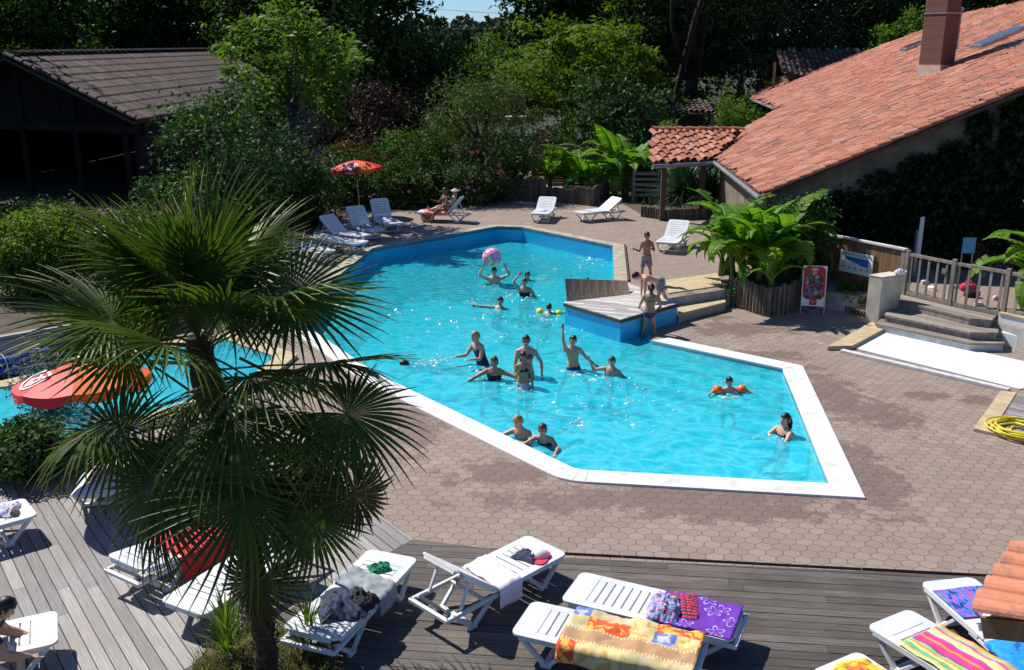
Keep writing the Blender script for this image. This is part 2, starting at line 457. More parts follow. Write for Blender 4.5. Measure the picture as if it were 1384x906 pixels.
WET = [(P(900, 675), 3.6, .55), (P(1000, 690), 2.0, .45), (P(1165, 640), .75, 1.9), (P(1120, 530), .8, 1.9), (P(1190, 560), .9, 1.1),
       (P(1000, 445), 1.5, .8), (P(1250, 535), .55, .35), (P(690, 640), 1.2, .7), (P(560, 575), .7, 1.6), (P(950, 425), .8, .6),
       (P(1320, 540), .5, .3), (P(760, 680), .9, .35), (P(1040, 480), 1.1, .5)]
def mat_paver():
    t = NT('interlocking_pavers')
    v = t.coord()
    dist = t.n('ShaderNodeTexNoise'); dist.inputs['Scale'].default_value = 9; dist.inputs['Detail'].default_value = 2
    t.l(v, dist.inputs['Vector'])
    off = t.vm('MULTIPLY', t.vm('SUBTRACT', dist.outputs['Color'], (.5, .5, .5)), (.055, .055, 0))
    p = t.vm('ADD', v, off)
    mp = t.n('ShaderNodeMapping'); mp.inputs['Rotation'].default_value = (0, 0, R(5))
    mp.inputs['Scale'].default_value = (1 / .225, 1 / .185, 0); mp.inputs['Location'].default_value = (500, 500, 0)
    t.l(p, mp.inputs['Vector']); p = mp.outputs[0]
    r, h = (1, 1.7320508, 1), (.5, .8660254, .5)
    a = t.vm('SUBTRACT', t.vm('MODULO', p, r), h)
    b = t.vm('SUBTRACT', t.vm('MODULO', t.vm('SUBTRACT', p, h), r), h)
    a = t.vm('MULTIPLY', a, (1, 1, 0)); b = t.vm('MULTIPLY', b, (1, 1, 0))
    sel = t.math('LESS_THAN', t.vm('DOT_PRODUCT', a, a), t.vm('DOT_PRODUCT', b, b))
    mv = t.n('ShaderNodeMix', data_type='VECTOR')
    t.l(sel, mv.inputs[0]); t.l(b, mv.inputs[4]); t.l(a, mv.inputs[5]); gv = mv.outputs[1]
    ab = t.vm('ABSOLUTE', gv)
    sp = t.n('ShaderNodeSeparateXYZ'); t.l(ab, sp.inputs[0])
    d = t.math('MAXIMUM', t.vm('DOT_PRODUCT', ab, (.5, .8660254, 0)), sp.outputs[0])
    edge = t.math('SUBTRACT', .5, d)
    joint = t.ramp(edge, [(.012, (1,) * 3), (.045, (0,) * 3)])
    wn_ = t.n('ShaderNodeTexWhiteNoise'); t.l(t.vm('SNAP', t.vm('SUBTRACT', p, gv), (.25, .25, .25)), wn_.inputs['Vector'])
    stone = t.ramp(wn_.outputs['Value'], [(0, (.215, .160, .125)), (1, (.305, .238, .192))])
    stone = t.mix(t.ramp(t.noise(.55, 7, .6), [(.38, (0,) * 3), (.66, (.7,) * 3)]), stone, (.22, .17, .135))
    stone = t.mix(t.math('MULTIPLY', t.noise(150, 3), .3), stone, (.40, .33, .28))
    wet = None
    for c, rx, ry in WET:
        q = t.vm('MULTIPLY', t.vm('SUBTRACT', v, (c.x, c.y, 0)), (1 / rx, 1 / ry, 0))
        w = t.math('SUBTRACT', 1.0, t.vm('LENGTH', q))
        wet = w if wet is None else t.math('MAXIMUM', wet, w)
    wet = t.math('MAXIMUM', wet, -.6)
    wmask = t.ramp(t.math('ADD', wet, t.math('MULTIPLY', t.math('SUBTRACT', t.noise(2.3, 10, .72), .46), 3.4)), [(.30, (0,) * 3), (.52, (1,) * 3)])
    col = t.mix(t.math('MULTIPLY', wmask, .52), stone, (.115, .062, .048))
    col = t.mix(t.math('MULTIPLY', joint, .62), col, (.075, .058, .047))
    t.l(col, t.b.inputs['Base Color'])
    t.l(t.math('SUBTRACT', .85, t.math('MULTIPLY', wmask, .25)), t.b.inputs['Roughness'])
    t.b.inputs['Specular IOR Level'].default_value = .3
    hgt = t.math('ADD', t.math('MULTIPLY', joint, -1.0), t.math('MULTIPLY', t.noise(90, 4), .3))
    t.bump(hgt, .5, .01)
    return t.mat
M['paver'] = mat_paver()

def mat_water(name, tint, caustic, waves, body):
    """clear water: tinted transmission and body colour with caustic light lines painted in, plus mirror reflection"""
    t = NT(name)
    v = t.coord()
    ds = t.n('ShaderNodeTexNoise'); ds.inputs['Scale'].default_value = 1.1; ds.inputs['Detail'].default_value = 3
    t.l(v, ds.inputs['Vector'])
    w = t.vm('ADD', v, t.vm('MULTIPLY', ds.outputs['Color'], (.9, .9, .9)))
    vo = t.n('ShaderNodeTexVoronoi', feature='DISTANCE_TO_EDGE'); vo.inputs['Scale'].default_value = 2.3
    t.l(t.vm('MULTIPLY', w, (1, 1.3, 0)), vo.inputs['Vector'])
    ca = t.ramp(vo.outputs['Distance'], [(0, (1,) * 3), (.10, (.45,) * 3), (.30, (0,) * 3)])  # web of caustic light, painted into the water colours
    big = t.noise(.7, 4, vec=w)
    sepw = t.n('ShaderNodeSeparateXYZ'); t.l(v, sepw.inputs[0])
    amt = t.ramp(t.math('MULTIPLY', sepw.outputs[1], .04), [(.55, (caustic,) * 3), (1.0, (caustic * .35,) * 3)])
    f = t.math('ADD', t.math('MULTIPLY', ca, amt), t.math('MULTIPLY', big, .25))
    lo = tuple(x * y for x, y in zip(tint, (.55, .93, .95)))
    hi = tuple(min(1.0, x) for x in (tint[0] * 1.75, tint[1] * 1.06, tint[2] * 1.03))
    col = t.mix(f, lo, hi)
    tr = t.n('ShaderNodeBsdfTransparent'); t.l(col, tr.inputs['Color'])
    gl = t.n('ShaderNodeBsdfGlossy'); gl.inputs['Roughness'].default_value = .04
    gl.inputs['Color'].default_value = (1, 1, 1, 1)
    spark = t.ramp(t.noise(1.6, 3), [(.60, (0,) * 3), (.76, (1,) * 3)])
    h = t.math('ADD', t.noise(2.2, 4, .55), t.math('MULTIPLY', t.noise(7, 3), .35))
    h = t.math('ADD', h, t.math('MULTIPLY', spark, t.math('MULTIPLY', t.noise(16, 2), .9)))
    bp = t.n('ShaderNodeBump'); bp.inputs['Strength'].default_value = waves; bp.inputs['Distance'].default_value = .10
    t.l(h, bp.inputs['Height'])
    fr = t.n('ShaderNodeFresnel'); fr.inputs['IOR'].default_value = 1.33
    t.l(bp.outputs[0], gl.inputs['Normal']); t.l(bp.outputs[0], fr.inputs['Normal'])
    df = t.n('ShaderNodeBsdfDiffuse')                      # light scattered back by the water, with painted caustic lines
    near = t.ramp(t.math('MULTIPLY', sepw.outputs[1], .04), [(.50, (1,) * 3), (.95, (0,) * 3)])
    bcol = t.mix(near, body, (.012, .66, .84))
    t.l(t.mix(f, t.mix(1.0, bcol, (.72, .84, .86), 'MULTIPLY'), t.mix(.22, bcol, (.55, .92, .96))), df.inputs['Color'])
    t.l(bp.outputs[0], df.inputs['Normal'])
    mb_ = t.n('ShaderNodeMixShader')
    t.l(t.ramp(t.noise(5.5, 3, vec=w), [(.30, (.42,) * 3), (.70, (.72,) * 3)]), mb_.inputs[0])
    t.l(tr.outputs[0], mb_.inputs[1]); t.l(df.outputs[0], mb_.inputs[2])
    mx = t.n('ShaderNodeMixShader')
    t.l(fr.outputs[0], mx.inputs[0]); t.l(mb_.outputs[0], mx.inputs[1]); t.l(gl.outputs[0], mx.inputs[2])
    t.l(mx.outputs[0], t.out.inputs['Surface'])
    return t.mat
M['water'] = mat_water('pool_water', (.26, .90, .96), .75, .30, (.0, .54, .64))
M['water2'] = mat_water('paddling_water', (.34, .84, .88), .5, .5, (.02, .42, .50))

def offset_poly(poly, d):
    """outward offset of a polygon given counter-clockwise"""
    n = len(poly); out = []
    for i in range(n):
        a, b, c = Vector(poly[i - 1]), Vector(poly[i]), Vector(poly[(i + 1) % n])
        e1, e2 = (b - a).normalized(), (c - b).normalized()
        n1, n2 = Vector((e1.y, -e1.x)), Vector((e2.y, -e2.x))
        m = (n1 + n2).normalized()
        k = d / max(.35, m.dot(n1))
        q = b + m * k
        out.append((q.x, q.y))
    return out

# ------------------------------------------------------------------ SETTING: pool, terraces, ground
UP = .45
WZ = -.06
U = [P2(440, 388, UP), P2(503, 337, UP), P2(672, 307, UP), P2(705, 308, UP), P2(828, 333, UP), P2(830, 381, UP)]
K = P2(880, 462); N = [P2(418, 445), P2(510, 507), P2(780, 637), P2(1121, 656), P2(1058, 500)]
near_side = [N[0], N[1], N[2]]
# round the near left bend a little
def rounded(a, b, c, r, n=5):
    a, b, c = Vector(a), Vector(b), Vector(c)
    p, q = b + (a - b).normalized() * r, b + (c - b).normalized() * r
    return [tuple((p * (1 - t) ** 2 + b * 2 * t * (1 - t) + q * t * t)) for t in [i / n for i in range(n + 1)]]
near_chain = [N[0], N[1]] + rounded(N[1], N[2], N[3], .18, 3) + [N[3], N[4], K]
pool = near_chain + U[::-1]                         # counter-clockwise, water outline
NC = len(near_chain)
wet_out = offset_poly(pool, .44)

W1, W2, W3 = P2(0, 486), P2(213, 446), P2(362, 412)
LL = [(-14, 16.6), W1, W2, W3, (U[0][0] - .1, U[0][1] + .05)]
SR = [(3.6, 22.9), (5.62, 24.1), (7.3, 24.4), (8.7, 23.3), (9.4, 23.9), (10.6, 22.0), (11.0, 20.9), (12.0, 18.2), (16, 15)]
m = MB()
m.sheet([[(-14, -6), (16, -6)] + SR[::-1] + near_chain[::-1] + LL[::-1]], 0.0)
tag(m.build('paving', M['paver']), kind='structure')
m = MB()
m.sheet([LL + U + SR + [(16, 60), (-14, 60)]], UP)
tag(m.build('upper_paving', M['paver']), kind='structure')
m = MB()                                            # the step of ground between the two levels
for ch in (LL, SR):
    for a, b in zip(ch, ch[1:]):
        m.add([(a[0], a[1], -.05), (b[0], b[1], -.05), (b[0], b[1], UP), (a[0], a[1], UP)], [(0, 1, 2, 3)])
tag(m.build('terrace_bank', M['bluewall']), kind='structure')
m = MB()
m.sheet([[(-1800, -300), (1800, -300), (1800, 2500), (-1800, 2500)], [(-14, -6), (-14, 60), (16, 60), (16, -6)]], UP - .006)
tag(m.build('ground', M['earth']), kind='structure')

def floor_z(x, y): return -.72 - max(0, min(1, (y - 16) / 15)) * .45
m = MB()
for i in range(len(pool)):
    a, b = pool[i], pool[(i + 1) % len(pool)]
    za = UP if i >= NC else -.0
    zb = UP if NC - 1 <= i < len(pool) - 1 else -.0
    m.mi = 0; m.add([(a[0], a[1], WZ - .03), (b[0], b[1], WZ - .03), (b[0], b[1], zb), (a[0], a[1], za)], [(3, 2, 1, 0)])
    m.mi = 1; m.add([(a[0], a[1], -1.7), (b[0], b[1], -1.7), (b[0], b[1], WZ - .03), (a[0], a[1], WZ - .03)], [(3, 2, 1, 0)])
tag(m.build('pool_wall', [M['liner'], M['floorblue']]), kind='structure')
m = MB(); m.sheet([pool], floor_z)
tag(m.build('pool_floor', M['floorblue']), kind='structure')
m = MB()
kA, kB = Vector(K), Vector(N[4]); kd = (kB - kA).normalized(); kn = Vector((kd.y, -kd.x))
if kn.y > 0: kn = -kn
for i, z in enumerate((-.30, -.44, -.58)):
    a = kA - kd * .4 + kn * (.0 + .38 * i); b = kB + kd * (.12 - .05 * i) + kn * (.38 * i)
    c, d = b + kn * .38, a + kn * .38
    m.prism([tuple(a), tuple(b), tuple(c), tuple(d)], -1.6, z)
tag(m.build('pool_steps', M['floorblue']), kind='structure')
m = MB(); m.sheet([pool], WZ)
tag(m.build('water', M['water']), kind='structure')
# coping: white near, beige far
out = wet_out
m = MB()
for i in range(NC - 1):
    a, b, oa, ob = pool[i], pool[i + 1], out[i], out[i + 1]
    m.prism([a, b, ob, oa], -.12, .035)
tag(m.build('pool_coping', M['coping'], bevel=.012), kind='structure')
out2 = offset_poly(pool, .36)
m = MB()
for i in range(NC, len(pool) - 1):
    m.prism([pool[i], pool[i + 1], out2[i + 1], out2[i]], UP - .1, UP + .03)
a, b = pool[-1], pool[0]
m.prism([a, b, out2[0], out2[-1]], -.1, UP + .03)
tag(m.build('upper_coping', M['beige']), kind='structure')
# wooden kerb edge on the upper right side of the coping
m = MB()
a, b = Vector(out2[NC]), Vector(out2[NC + 1])
m.bar((a.x + .03, a.y, UP + .02), (b.x + .03, b.y, UP + .02), .05, .06)
tag(m.build('kerb', M['darkwood']), kind='structure')

# small paddling pool on the left
small = [P2(-140, 545), P2(10, 528), P2(205, 480), P2(300, 462), P2(372, 487), P2(330, 522), P2(200, 566), P2(60, 604), P2(-140, 660)]
m = MB(); sm = small[::-1]
ar = sum(sm[i][0] * sm[(i + 1) % len(sm)][1] - sm[(i + 1) % len(sm)][0] * sm[i][1] for i in range(len(sm)))
if ar < 0: sm = sm[::-1]
m.sheet([sm], .006)
tag(m.build('paddling_floor', M['floorblue']), kind='structure')
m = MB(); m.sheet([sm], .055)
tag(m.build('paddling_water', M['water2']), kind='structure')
so = offset_poly(sm, .42)
m = MB()
for i in range(len(sm)):
    j = (i + 1) % len(sm)
    m.prism([sm[i], sm[j], so[j], so[i]], .002, .09)
tag(m.build('paddling_coping', M['sand']), kind='structure')

# wooden decks: real boards
def clip(poly, nrm, d):
    outp = []
    for i in range(len(poly)):
        a, b = Vector(poly[i]), Vector(poly[(i + 1) % len(poly)])
        da, db = a.dot(nrm) - d, b.dot(nrm) - d
        if da >= 0: outp.append(tuple(a))
        if (da > 0) != (db > 0) and abs(da - db) > 1e-9:
            outp.append(tuple(a + (b - a) * (da / (da - db))))
    return outp
def boards(mb, poly, ang, w, gap, z0, z1, rng, length=3.2):
    d = Vector((math.cos(ang), math.sin(ang))); n = Vector((-d.y, d.x))
    ks = [Vector(p).dot(n) for p in poly]
    k = min(ks)
    while k < max(ks):
        strip = clip(poly, n, k + gap / 2)
        strip = clip(strip, -n, -(k + w - gap / 2)) if len(strip) > 2 else []
        if len(strip) > 2:
            ts = [Vector(p).dot(d) for p in strip]
            t = min(ts) - rng.random() * length
            while t < max(ts):
                e = t + length * rng.uniform(.7, 1.2)
                pc = clip(strip, d, t + .002)
                pc = clip(pc, -d, -(e - .002)) if len(pc) > 2 else []
                if len(pc) > 2:
                    mb.tone = rng.random()
                    dz = rng.uniform(-.0025, .0025)
                    mb.prism(pc, z0, z1 + dz)
                t = e
        k += w
mitre = [P2(558, 732), P2(300, 880), (-6.5, 4.4)]
left_deck = [P2(558, 732), P2(505, 697), P2(400, 622), P2(60, 632), P2(-160, 655), (-12, 4.0), (-6.5, 4.0), P2(300, 880)]
left_deck = [P2(558, 732), P2(398, 620), P2(60, 630), P2(-160, 652), (-12.5, 4.0), (-6.9, 4.0)]
right_deck = [P2(558, 732), (-6.9, 4.0), (13, 4.0), (13, 9.85), P2(1262, 780), P2(760, 757)]
m = MB(); boards(m, left_deck, ANG_L, .145, .012, .0, .035, rnd)
tag(m.build('left_deck', M['deck_l']), kind='structure')
m = MB(); boards(m, right_deck, ANG_R, .145, .009, .0, .035, rnd)
tag(m.build('right_deck', M['deck_r']), kind='structure')
m = MB(); m.sheet([left_deck], .004); m.sheet([right_deck], .005)
tag(m.build('deck_underlay', M['soil']), kind='structure')
DZ = .036

# low retaining wall behind the paddling pool
t = thing('low_wall', 'long low grey rendered wall behind the paddling pool', 'wall')
m = MB()
wp = [(-14, 16.6), W1, W2, W3]
for a, b in zip(wp, wp[1:]):
    a, b = Vector(a), Vector(b); d = (b - a).normalized(); n = Vector((d.y, -d.x))
    m.prism([tuple(a - d * .02), tuple(b + d * .02), tuple(b + d * .02 + n * .16), tuple(a - d * .02 + n * .16)], -.02, UP + .08)
m.build('wall', M['bluewall'], t)
for k, (pa, pb) in enumerate((((-20, 512), (75, 492)), ((105, 478), (208, 462)))):
    o = thing('pool_cover_roll', ('rolled blue pool cover lying by the low wall at the photo edge', 'rolled blue pool cover by the low wall behind the palm fronds')[k], 'pool cover', (0, 0, 0), group='rolled pool covers')
    m = MB()
    a, b = P(*pa), P(*pb)
    off = Vector((b.y - a.y, a.x - b.x, 0)).normalized()
    for j, (dz, dn) in enumerate(((.12, 0), (.12, .22), (.3, .11))):
        pts = [a.lerp(b, i / 8) + off * (dn + .02 * math.sin(i * 2.1 + j)) + Vector((0, 0, dz)) for i in range(9)]
        m.tube(pts, .11, 10)
    m.build('cover', M['rolls'], o, smooth=True)
    m = MB()
    for i in (2, 6):
        c = a.lerp(b, i / 8) + off * .11
        m.tube([c + Vector((0, 0, .20)) + (off * math.cos(q) + Vector((0, 0, 1)) * math.sin(q)) * .255 for q in [2 * PI * s / 14 for s in range(15)]], .012, 5)
    m.build('strap', M['greywhite'], o)

# ------------------------------------------------------------------ platform at the pool edge, with its steps
PLZ = .50
pA, pB, pC = P(764, 409, PLZ), P(839, 431, PLZ), P(916, 409, PLZ)
pD = Vector((2.95, 24.75, PLZ))
def xy(*q): return [(p.x, p.y) for p in q]
t = thing('pool_platform', 'blue sided wooden platform jutting into the swimming pool', 'platform', (0, 0, 0))
m = MB(); m.prism(xy(pA, pB, pC, pD), WZ - .03, PLZ - .10); m.mi = 1; m.prism(xy(pA, pB, pC, pD), -1.5, WZ - .032)
m.build('base', [M['liner'], M['floorblue']], t)
m = MB()
cc = (pA + pB + pC + pD) / 4
ex = [p + (p - cc).normalized() * .05 for p in (pA, pB, pC, pD)]
m.prism(xy(*ex), PLZ - .099, PLZ - .022)
m.build('trim', M['darkwood'], t)
m = MB()
dirp = (pB - pA); boards(m, xy(*ex), math.atan2(dirp.y, dirp.x) + R(32), .145, .012, PLZ - .02, PLZ + .004, rnd, 2.4)
m.build('deck_boards', M['plat'], t)
# sloping board screen along the back edge
m = MB()
s0, s1 = P(766, 408, PLZ), P(852, 398, PLZ)
bkdir = Vector((.10, .99, 0))
for i in range(8):
    a = s0.lerp(s1, (i + .012) / 8); b = s0.lerp(s1, (i + .988) / 8)
    h0 = .47 - .23 * i / 8; h1 = .47 - .23 * (i + 1) / 8
    m.tone = rnd.random()
    up0 = Vector((-.03, .46, h0)); up1 = Vector((-.03, .46, h1))
    th = Vector((0, .03, 0))
    a = a + Vector((0, 0, .006)); b = b + Vector((0, 0, .006))
    v = [a, b, b + up1, a + up0]
    m.add(v + [q + th for q in v], [(0, 1, 2, 3), (7, 6, 5, 4), (0, 4, 5, 1), (1, 5, 6, 2), (2, 6, 7, 3), (3, 7, 4, 0)])
m.build('screen', M['screenwood'], t)

st_l = [P2(917, 424, .23), P2(981, 408, .23)]
a, b = Vector(st_l[0]), Vector(st_l[1])
back = Vector((.12, 1.0)).normalized()
def step(name, label, a, b, depth, z, mats):
    t = thing(name, label, 'step', ((a.x + b.x) / 2, (a.y + b.y) / 2, 0), 0, 'steps beside the pool platform')
    o = Vector((t.location.x, t.location.y))
    q = [a - o, b - o, b - o + back * depth, a - o + back * depth]
    m = MB(); m.prism([tuple(p) for p in q], 0.0, z - .06); m.build('riser', M['beige'], t)
    m = MB(); q2 = [a - o - back * .02, b - o - back * .02, b - o + back * depth, a - o + back * depth]
    m.prism([tuple(p) for p in q2], z - .058, z); m.build('tread', M['sand'], t, bevel=.008)
step('stone_step', 'lower pale stone step between platform and banana planter', a, b, .9, .23, None)
a2, b2 = Vector(P2(903, 396, UP + .03)), Vector(P2(965, 387, UP + .03))
step('stone_step', 'upper pale stone step where the boy in grey shorts stands', a2, b2 + (b2 - a2).normalized() * .3, 1.5, UP + .03, None)

# ------------------------------------------------------------------ footbath, wooden steps, gate
fb = [P(1135, 473), P(1190, 443), P(1358, 478), P(1470, 505), P(1384, 533)]
t = thing('footbath', 'shallow white footbath tray below the wooden steps', 'footbath')
m = MB()
inner = [P(1152, 471), P(1193, 449), P(1360, 484), P(1480, 512), P(1378, 527)]
m.prism(xy(*inner), .004, .02)
m.build('basin', M['whitewall'], t)
m = MB()
m.prism(xy(P(1118, 474), P(1152, 473), P(1196, 449), P(1178, 440)), .0, .10)
m.build('kerb', M['sand'], t, bevel=.01)
m = MB()
a, b = P(1135, 477), P(1362, 531); n = Vector((b.y - a.y, a.x - b.x, 0)).normalized()
m.prism(xy(a, b, b - n * .14, a - n * .14), .0, .07)
m.build('rim', M['greywhite'], t, bevel=.01)

# three wooden steps with a clipped corner
def zst(i): return (.20, .38, .56)[i]
fr = [[(1183, 437), (1311, 464), (1358, 464)], [(1195, 425), (1311, 449), (1349, 450)], [(1209, 405), (1311, 430), (1340, 433)]]
backL, backR = P(1222, 392, .56), P(1352, 421, .56)
for i in range(3):
    z = zst(i)
    q = [P(x, y, z) for x, y in fr[i]]
    lab = ('lowest wooden step above the white footbath', 'middle wooden step below the gate', 'top wooden step right under the gate')[i]
    t = thing('wooden_step', lab, 'step', (0, 0, 0), 0, 'wooden steps up to the gate')
    pl = xy(q[0], q[1], q[2], backR, backL)
    m = MB(); boards(m, pl, math.atan2((q[1] - q[0]).y, (q[1] - q[0]).x), .14, .008, z - .05, z, rnd, 2.6)
    m.build('tread', M['stepwood'], t)
    m = MB(); c = Vector(((backL + backR) / 2))
    ins = [(p[0] + (c.x - p[0]) * .015 - .0, p[1] + (c.y - p[1]) * .015) for p in pl]
    m.prism(ins, .0 if i == 0 else zst(i - 1) - .051, z - .052)
    m.build('riser', M['greywhite' if i == 0 else 'stepwood'], t)

# ground behind the gate
m = MB(); gL, gR = P(1222, 396, .56), P(1352, 421, .56)
m.sheet([[(8.9, 24.6), (gL.x, gL.y + .02), (gR.x, gR.y + .02), (12.4, 19.0), (17, 17), (19, 26.6), (9, 26.6)]], .56)
tag(m.build('gate_path', M['paver']), kind='structure')
m = MB()
bk = [(8.9, 24.6), (gL.x, gL.y + .02), (gR.x, gR.y + .02), (12.4, 19.0), (17, 17)]
for a, b in zip(bk, bk[1:]):
    m.add([(a[0], a[1], 0), (b[0], b[1], 0), (b[0], b[1], .56), (a[0], a[1], .56)], [(0, 1, 2, 3)])
tag(m.build('path_bank', M['bluewall']), kind='structure')

# cream pier
t = thing('gate_pier', 'cream rendered pier beside the wooden steps', 'pier')
p0, p1, p2 = P(1168, 437), P(1186, 441), P(1216, 412, .45)
p2 = Vector((p2.x, p2.y, 0)); p3 = p2 + (p0 - p1)
m = MB(); m.prism(xy(p0, p1, p2, p3), 0, 1.18)
m.build('wall', M['render'], t, bevel=.015)
m = MB(); c = (p0 + p1 + p2 + p3) / 4
m.prism([(p.x + (p.x - c.x) * .02, p.y + (p.y - c.y) * .02) for p in (p0, p1, p2, p3)], 1.182, 1.22)
m.build('cap', M['render'], t, bevel=.01)
t = thing('crumpled_paper', 'small crumpled white paper lying on the cream pier', 'paper', ((p2.x + p3.x) / 2, (p2.y + p3.y) / 2 - .2, 1.222))
m = MB(); r_ = random.Random(3)
m.ball((0, 0, .06), (.16, .09, .07), 10, 7)
m.v = [(x * r_.uniform(.7, 1.15), y * r_.uniform(.7, 1.15), max(0, z * r_.uniform(.6, 1.2))) for x, y, z in m.v]
m.build('paper', M['whitecloth'], t)

def railing(name, label, cat, a, b, z0, z1, npk, parent_posts=(True, True), pk=.055, gate=False):
    """bottom and top rails, posts and pickets from a to b"""
    t = thing(name, label, cat, (a.x, a.y, z0), math.atan2(b.y - a.y, b.x - a.x), 'wooden railings by the footbath steps')
    L = (Vector((b.x, b.y)) - Vector((a.x, a.y))).length; H = z1 - z0
    m = MB(); m.box((L / 2, 0, H - .035), (L, .06, .07)); m.build('top_rail', M['greywood'], t)
    m = MB(); m.box((L / 2, 0, .06), (L, .05, .09)); m.build('bottom_rail', M['greywood'], t)
    for i in range(npk):
        m = MB(); m.tone = rnd.random()
        x = L * (i + .5) / npk
        m.box((x, -.0, H / 2 + .03), (pk, .025, H - .17)); m.build('picket', M['greywood'], t)
    for k, on in enumerate(parent_posts):
        if on:
            m = MB(); m.box((k * L, 0, H / 2 + .03), (.09, .09, H + .06)); m.build('post', M['greywood'], t)
    if gate:
        m = MB(); m.box((L - .16, -.05, H - .26), (.10, .04, .12)); m.build('latch', M['metal'], t)
    return t
gA, gB, gC = P(1221, 398, .56), P(1283, 413, .56), P(1355, 428, .56)
railing('wooden_gate', 'closed wooden picket gate with latch at the top of the steps', 'gate', gA, gB - (gB - gA).normalized() * .06, .56, 1.62, 5, (True, False), gate=True)
railing('picket_fence', 'wooden picket fence panel between gate and white wall', 'fence', gB, gC, .56, 1.62, 5)
gD = Vector((12.35, 19.0, 0)); gD2 = Vector((13.6, 17.2, 0))
railing('picket_fence', 'wooden picket fence standing on top of the white wall', 'fence', gC + (gD - gC).normalized() * .1, gD2, .66, 1.62, 14, (False, True))

# white wall carrying the right fence
t = thing('white_wall', 'white painted low wall under the picket fence', 'wall')
m = MB()
a, b = P(1340, 423, .56), P(1500, 520, .30)
a = Vector((gC.x - .12, gC.y - .05, 0)); b = Vector((13.5, 17.1, 0))
n = Vector((-(b.y - a.y), b.x - a.x, 0)).normalized()
m.prism(xy(a, b, b + n * .3, a + n * .3), 0, .645)
m.build('wall', M['whitewall'], t, bevel=.01)
m = MB(); m.prism(xy(a - n * .03, b - n * .03, b + n * .33, a + n * .33), .647, .68)
m.build('cap', M['sand'], t)
m = MB(); m.prism(xy(a - n * .22, b - n * .22, b - n * .002, a - n * .002), 0, .30)
m.build('ledge', M['whitewall'], t, bevel=.01)

# small hose deck with beige kerb, bottom right of the footbath
m = MB()
k1, k2, k3 = P(1350, 534), P(1315, 582), P(1480, 622)
kin = [P(1366, 535), P(1343, 577), P(1490, 612), P(1500, 560)]
m.prism(xy(P(1352, 532), P(1315, 583), P(1480, 622), P(1482, 612), P(1345, 579), P(1374, 534)), 0, .06)
tag(m.build('hose_kerb', M['sand'], bevel=.008), kind='structure')
m = MB(); boards(m, xy(P(1375, 534), P(1347, 578), P(1482, 611), P(1500, 545)), math.atan2(-.75, 1), .13, .01, 0, .045, rnd)
tag(m.build('hose_deck', M['deck_l']), kind='structure')
t = thing('garden_hose', 'coiled yellow garden hose on small grey deck', 'hose', P(1384, 585, .05))
m = MB(); pts = []
for i in range(240):
    a = i / 240 * 2 * PI * 7.3
    rr_ = .42 + .08 * math.sin(a * .37 + 1) + .05 * math.sin(a * 1.9)
    pts.append((rr_ * math.cos(a) * 1.15 + .10 * math.sin(a * .21), rr_ * math.sin(a) * .9 + .08 * math.cos(a * .33), .022 + .008 * int(a / (2 * PI)) + .02 * (1 + math.sin(a * 1.3))))
pts += [(.7, -.3, .02), (1.2, -.1, .02), (1.8, .3, .02)]
m.tube(pts, .017, 7)
m.build('hose', M['hose'], t, smooth=True)

# brown board fence with the depth sign
t = thing('board_fence', 'brown vertical board fence with pale cap rail carrying the depth sign', 'fence')
fA, fB = Vector((8.15, 25.9, .5)), Vector((gA.x - .05, gA.y + .1, .5))
L = (fB - fA).length; ang = math.atan2((fB - fA).y, (fB - fA).x)
nb = 16
m = MB()
for i in range(nb):
    m.tone = rnd.random()
    c = fA.lerp(fB, (i + .5) / nb)
    m.box((c.x, c.y, .5 + .58), (L / nb - .012, .025 + .006 * (i % 2), 1.16), ang)
m.build('boards', M['fencewood'], t)
m = MB(); c = (fA + fB) / 2; m.box((c.x, c.y, 1.685), (L + .1, .14, .045), ang); m.build('cap', M['greywhite'], t)
for p in (fA, fB):
    m = MB(); m.box((p.x, p.y, 1.08), (.1, .1, 1.2), ang); m.build('post', M['greywood'], t)

def stripe_mat(name, cols, axis=0, scale=1.0, interp='CONSTANT'):
    t = NT(name)
    s = t.n('ShaderNodeSeparateXYZ'); t.l(t.coord('Generated'), s.inputs[0])
    f = t.math('FRACT', t.math('MULTIPLY', t.math('ADD', s.outputs[axis], t.math('MULTIPLY', t.noise(3, 2), .03)), scale))
    t.l(t.ramp(f, [(i / len(cols), c) for i, c in enumerate(cols)], interp), t.b.inputs['Base Color'])
    t.b.inputs['Roughness'].default_value = .85
    return t.mat
def lettering(mb, text, size, place):
    vs, fs = text_mesh(text, size)
    mb.add([place(v.x, v.y) for v in vs], fs)

# depth sign on the fence
sc_ = P(1157, 356, 1.05)
_fn = Vector((-(fB - fA).y, (fB - fA).x, 0)).normalized(); _fn = _fn if _fn.y < 0 else -_fn
sgc = RP(1157, 356, fA + _fn * .06, _fn)
t = thing('depth_sign', 'white and blue pool depth sign on the board fence', 'sign', (sgc.x, sgc.y, sgc.z), ang)
m = MB(); m.box((0, 0, 0), (1.06, .02, .56)); m.build('panel', M['logo'], t)
blue = pm('sign_blue', (.03, .16, .50), (.02, .12, .42))
signtxt = pm('sign_navy', (.03, .06, .18))
m = MB()
pr = [(-.36, .14), (.40, .14), (.40, -.06), (.2, -.05), (0, .0), (-.2, .05), (-.36, .07)]
m.add([(x, -.0125, z) for x, z in pr], [(6, 5, 4, 3, 2, 1, 0)])
m.build('depth_profile', blue, t)
m = MB(); lettering(m, 'PROFONDEUR DES BASSINS', .074, lambda x, y: (x, -.013, y + .21))
m.build('lettering', signtxt, t)
m = MB()
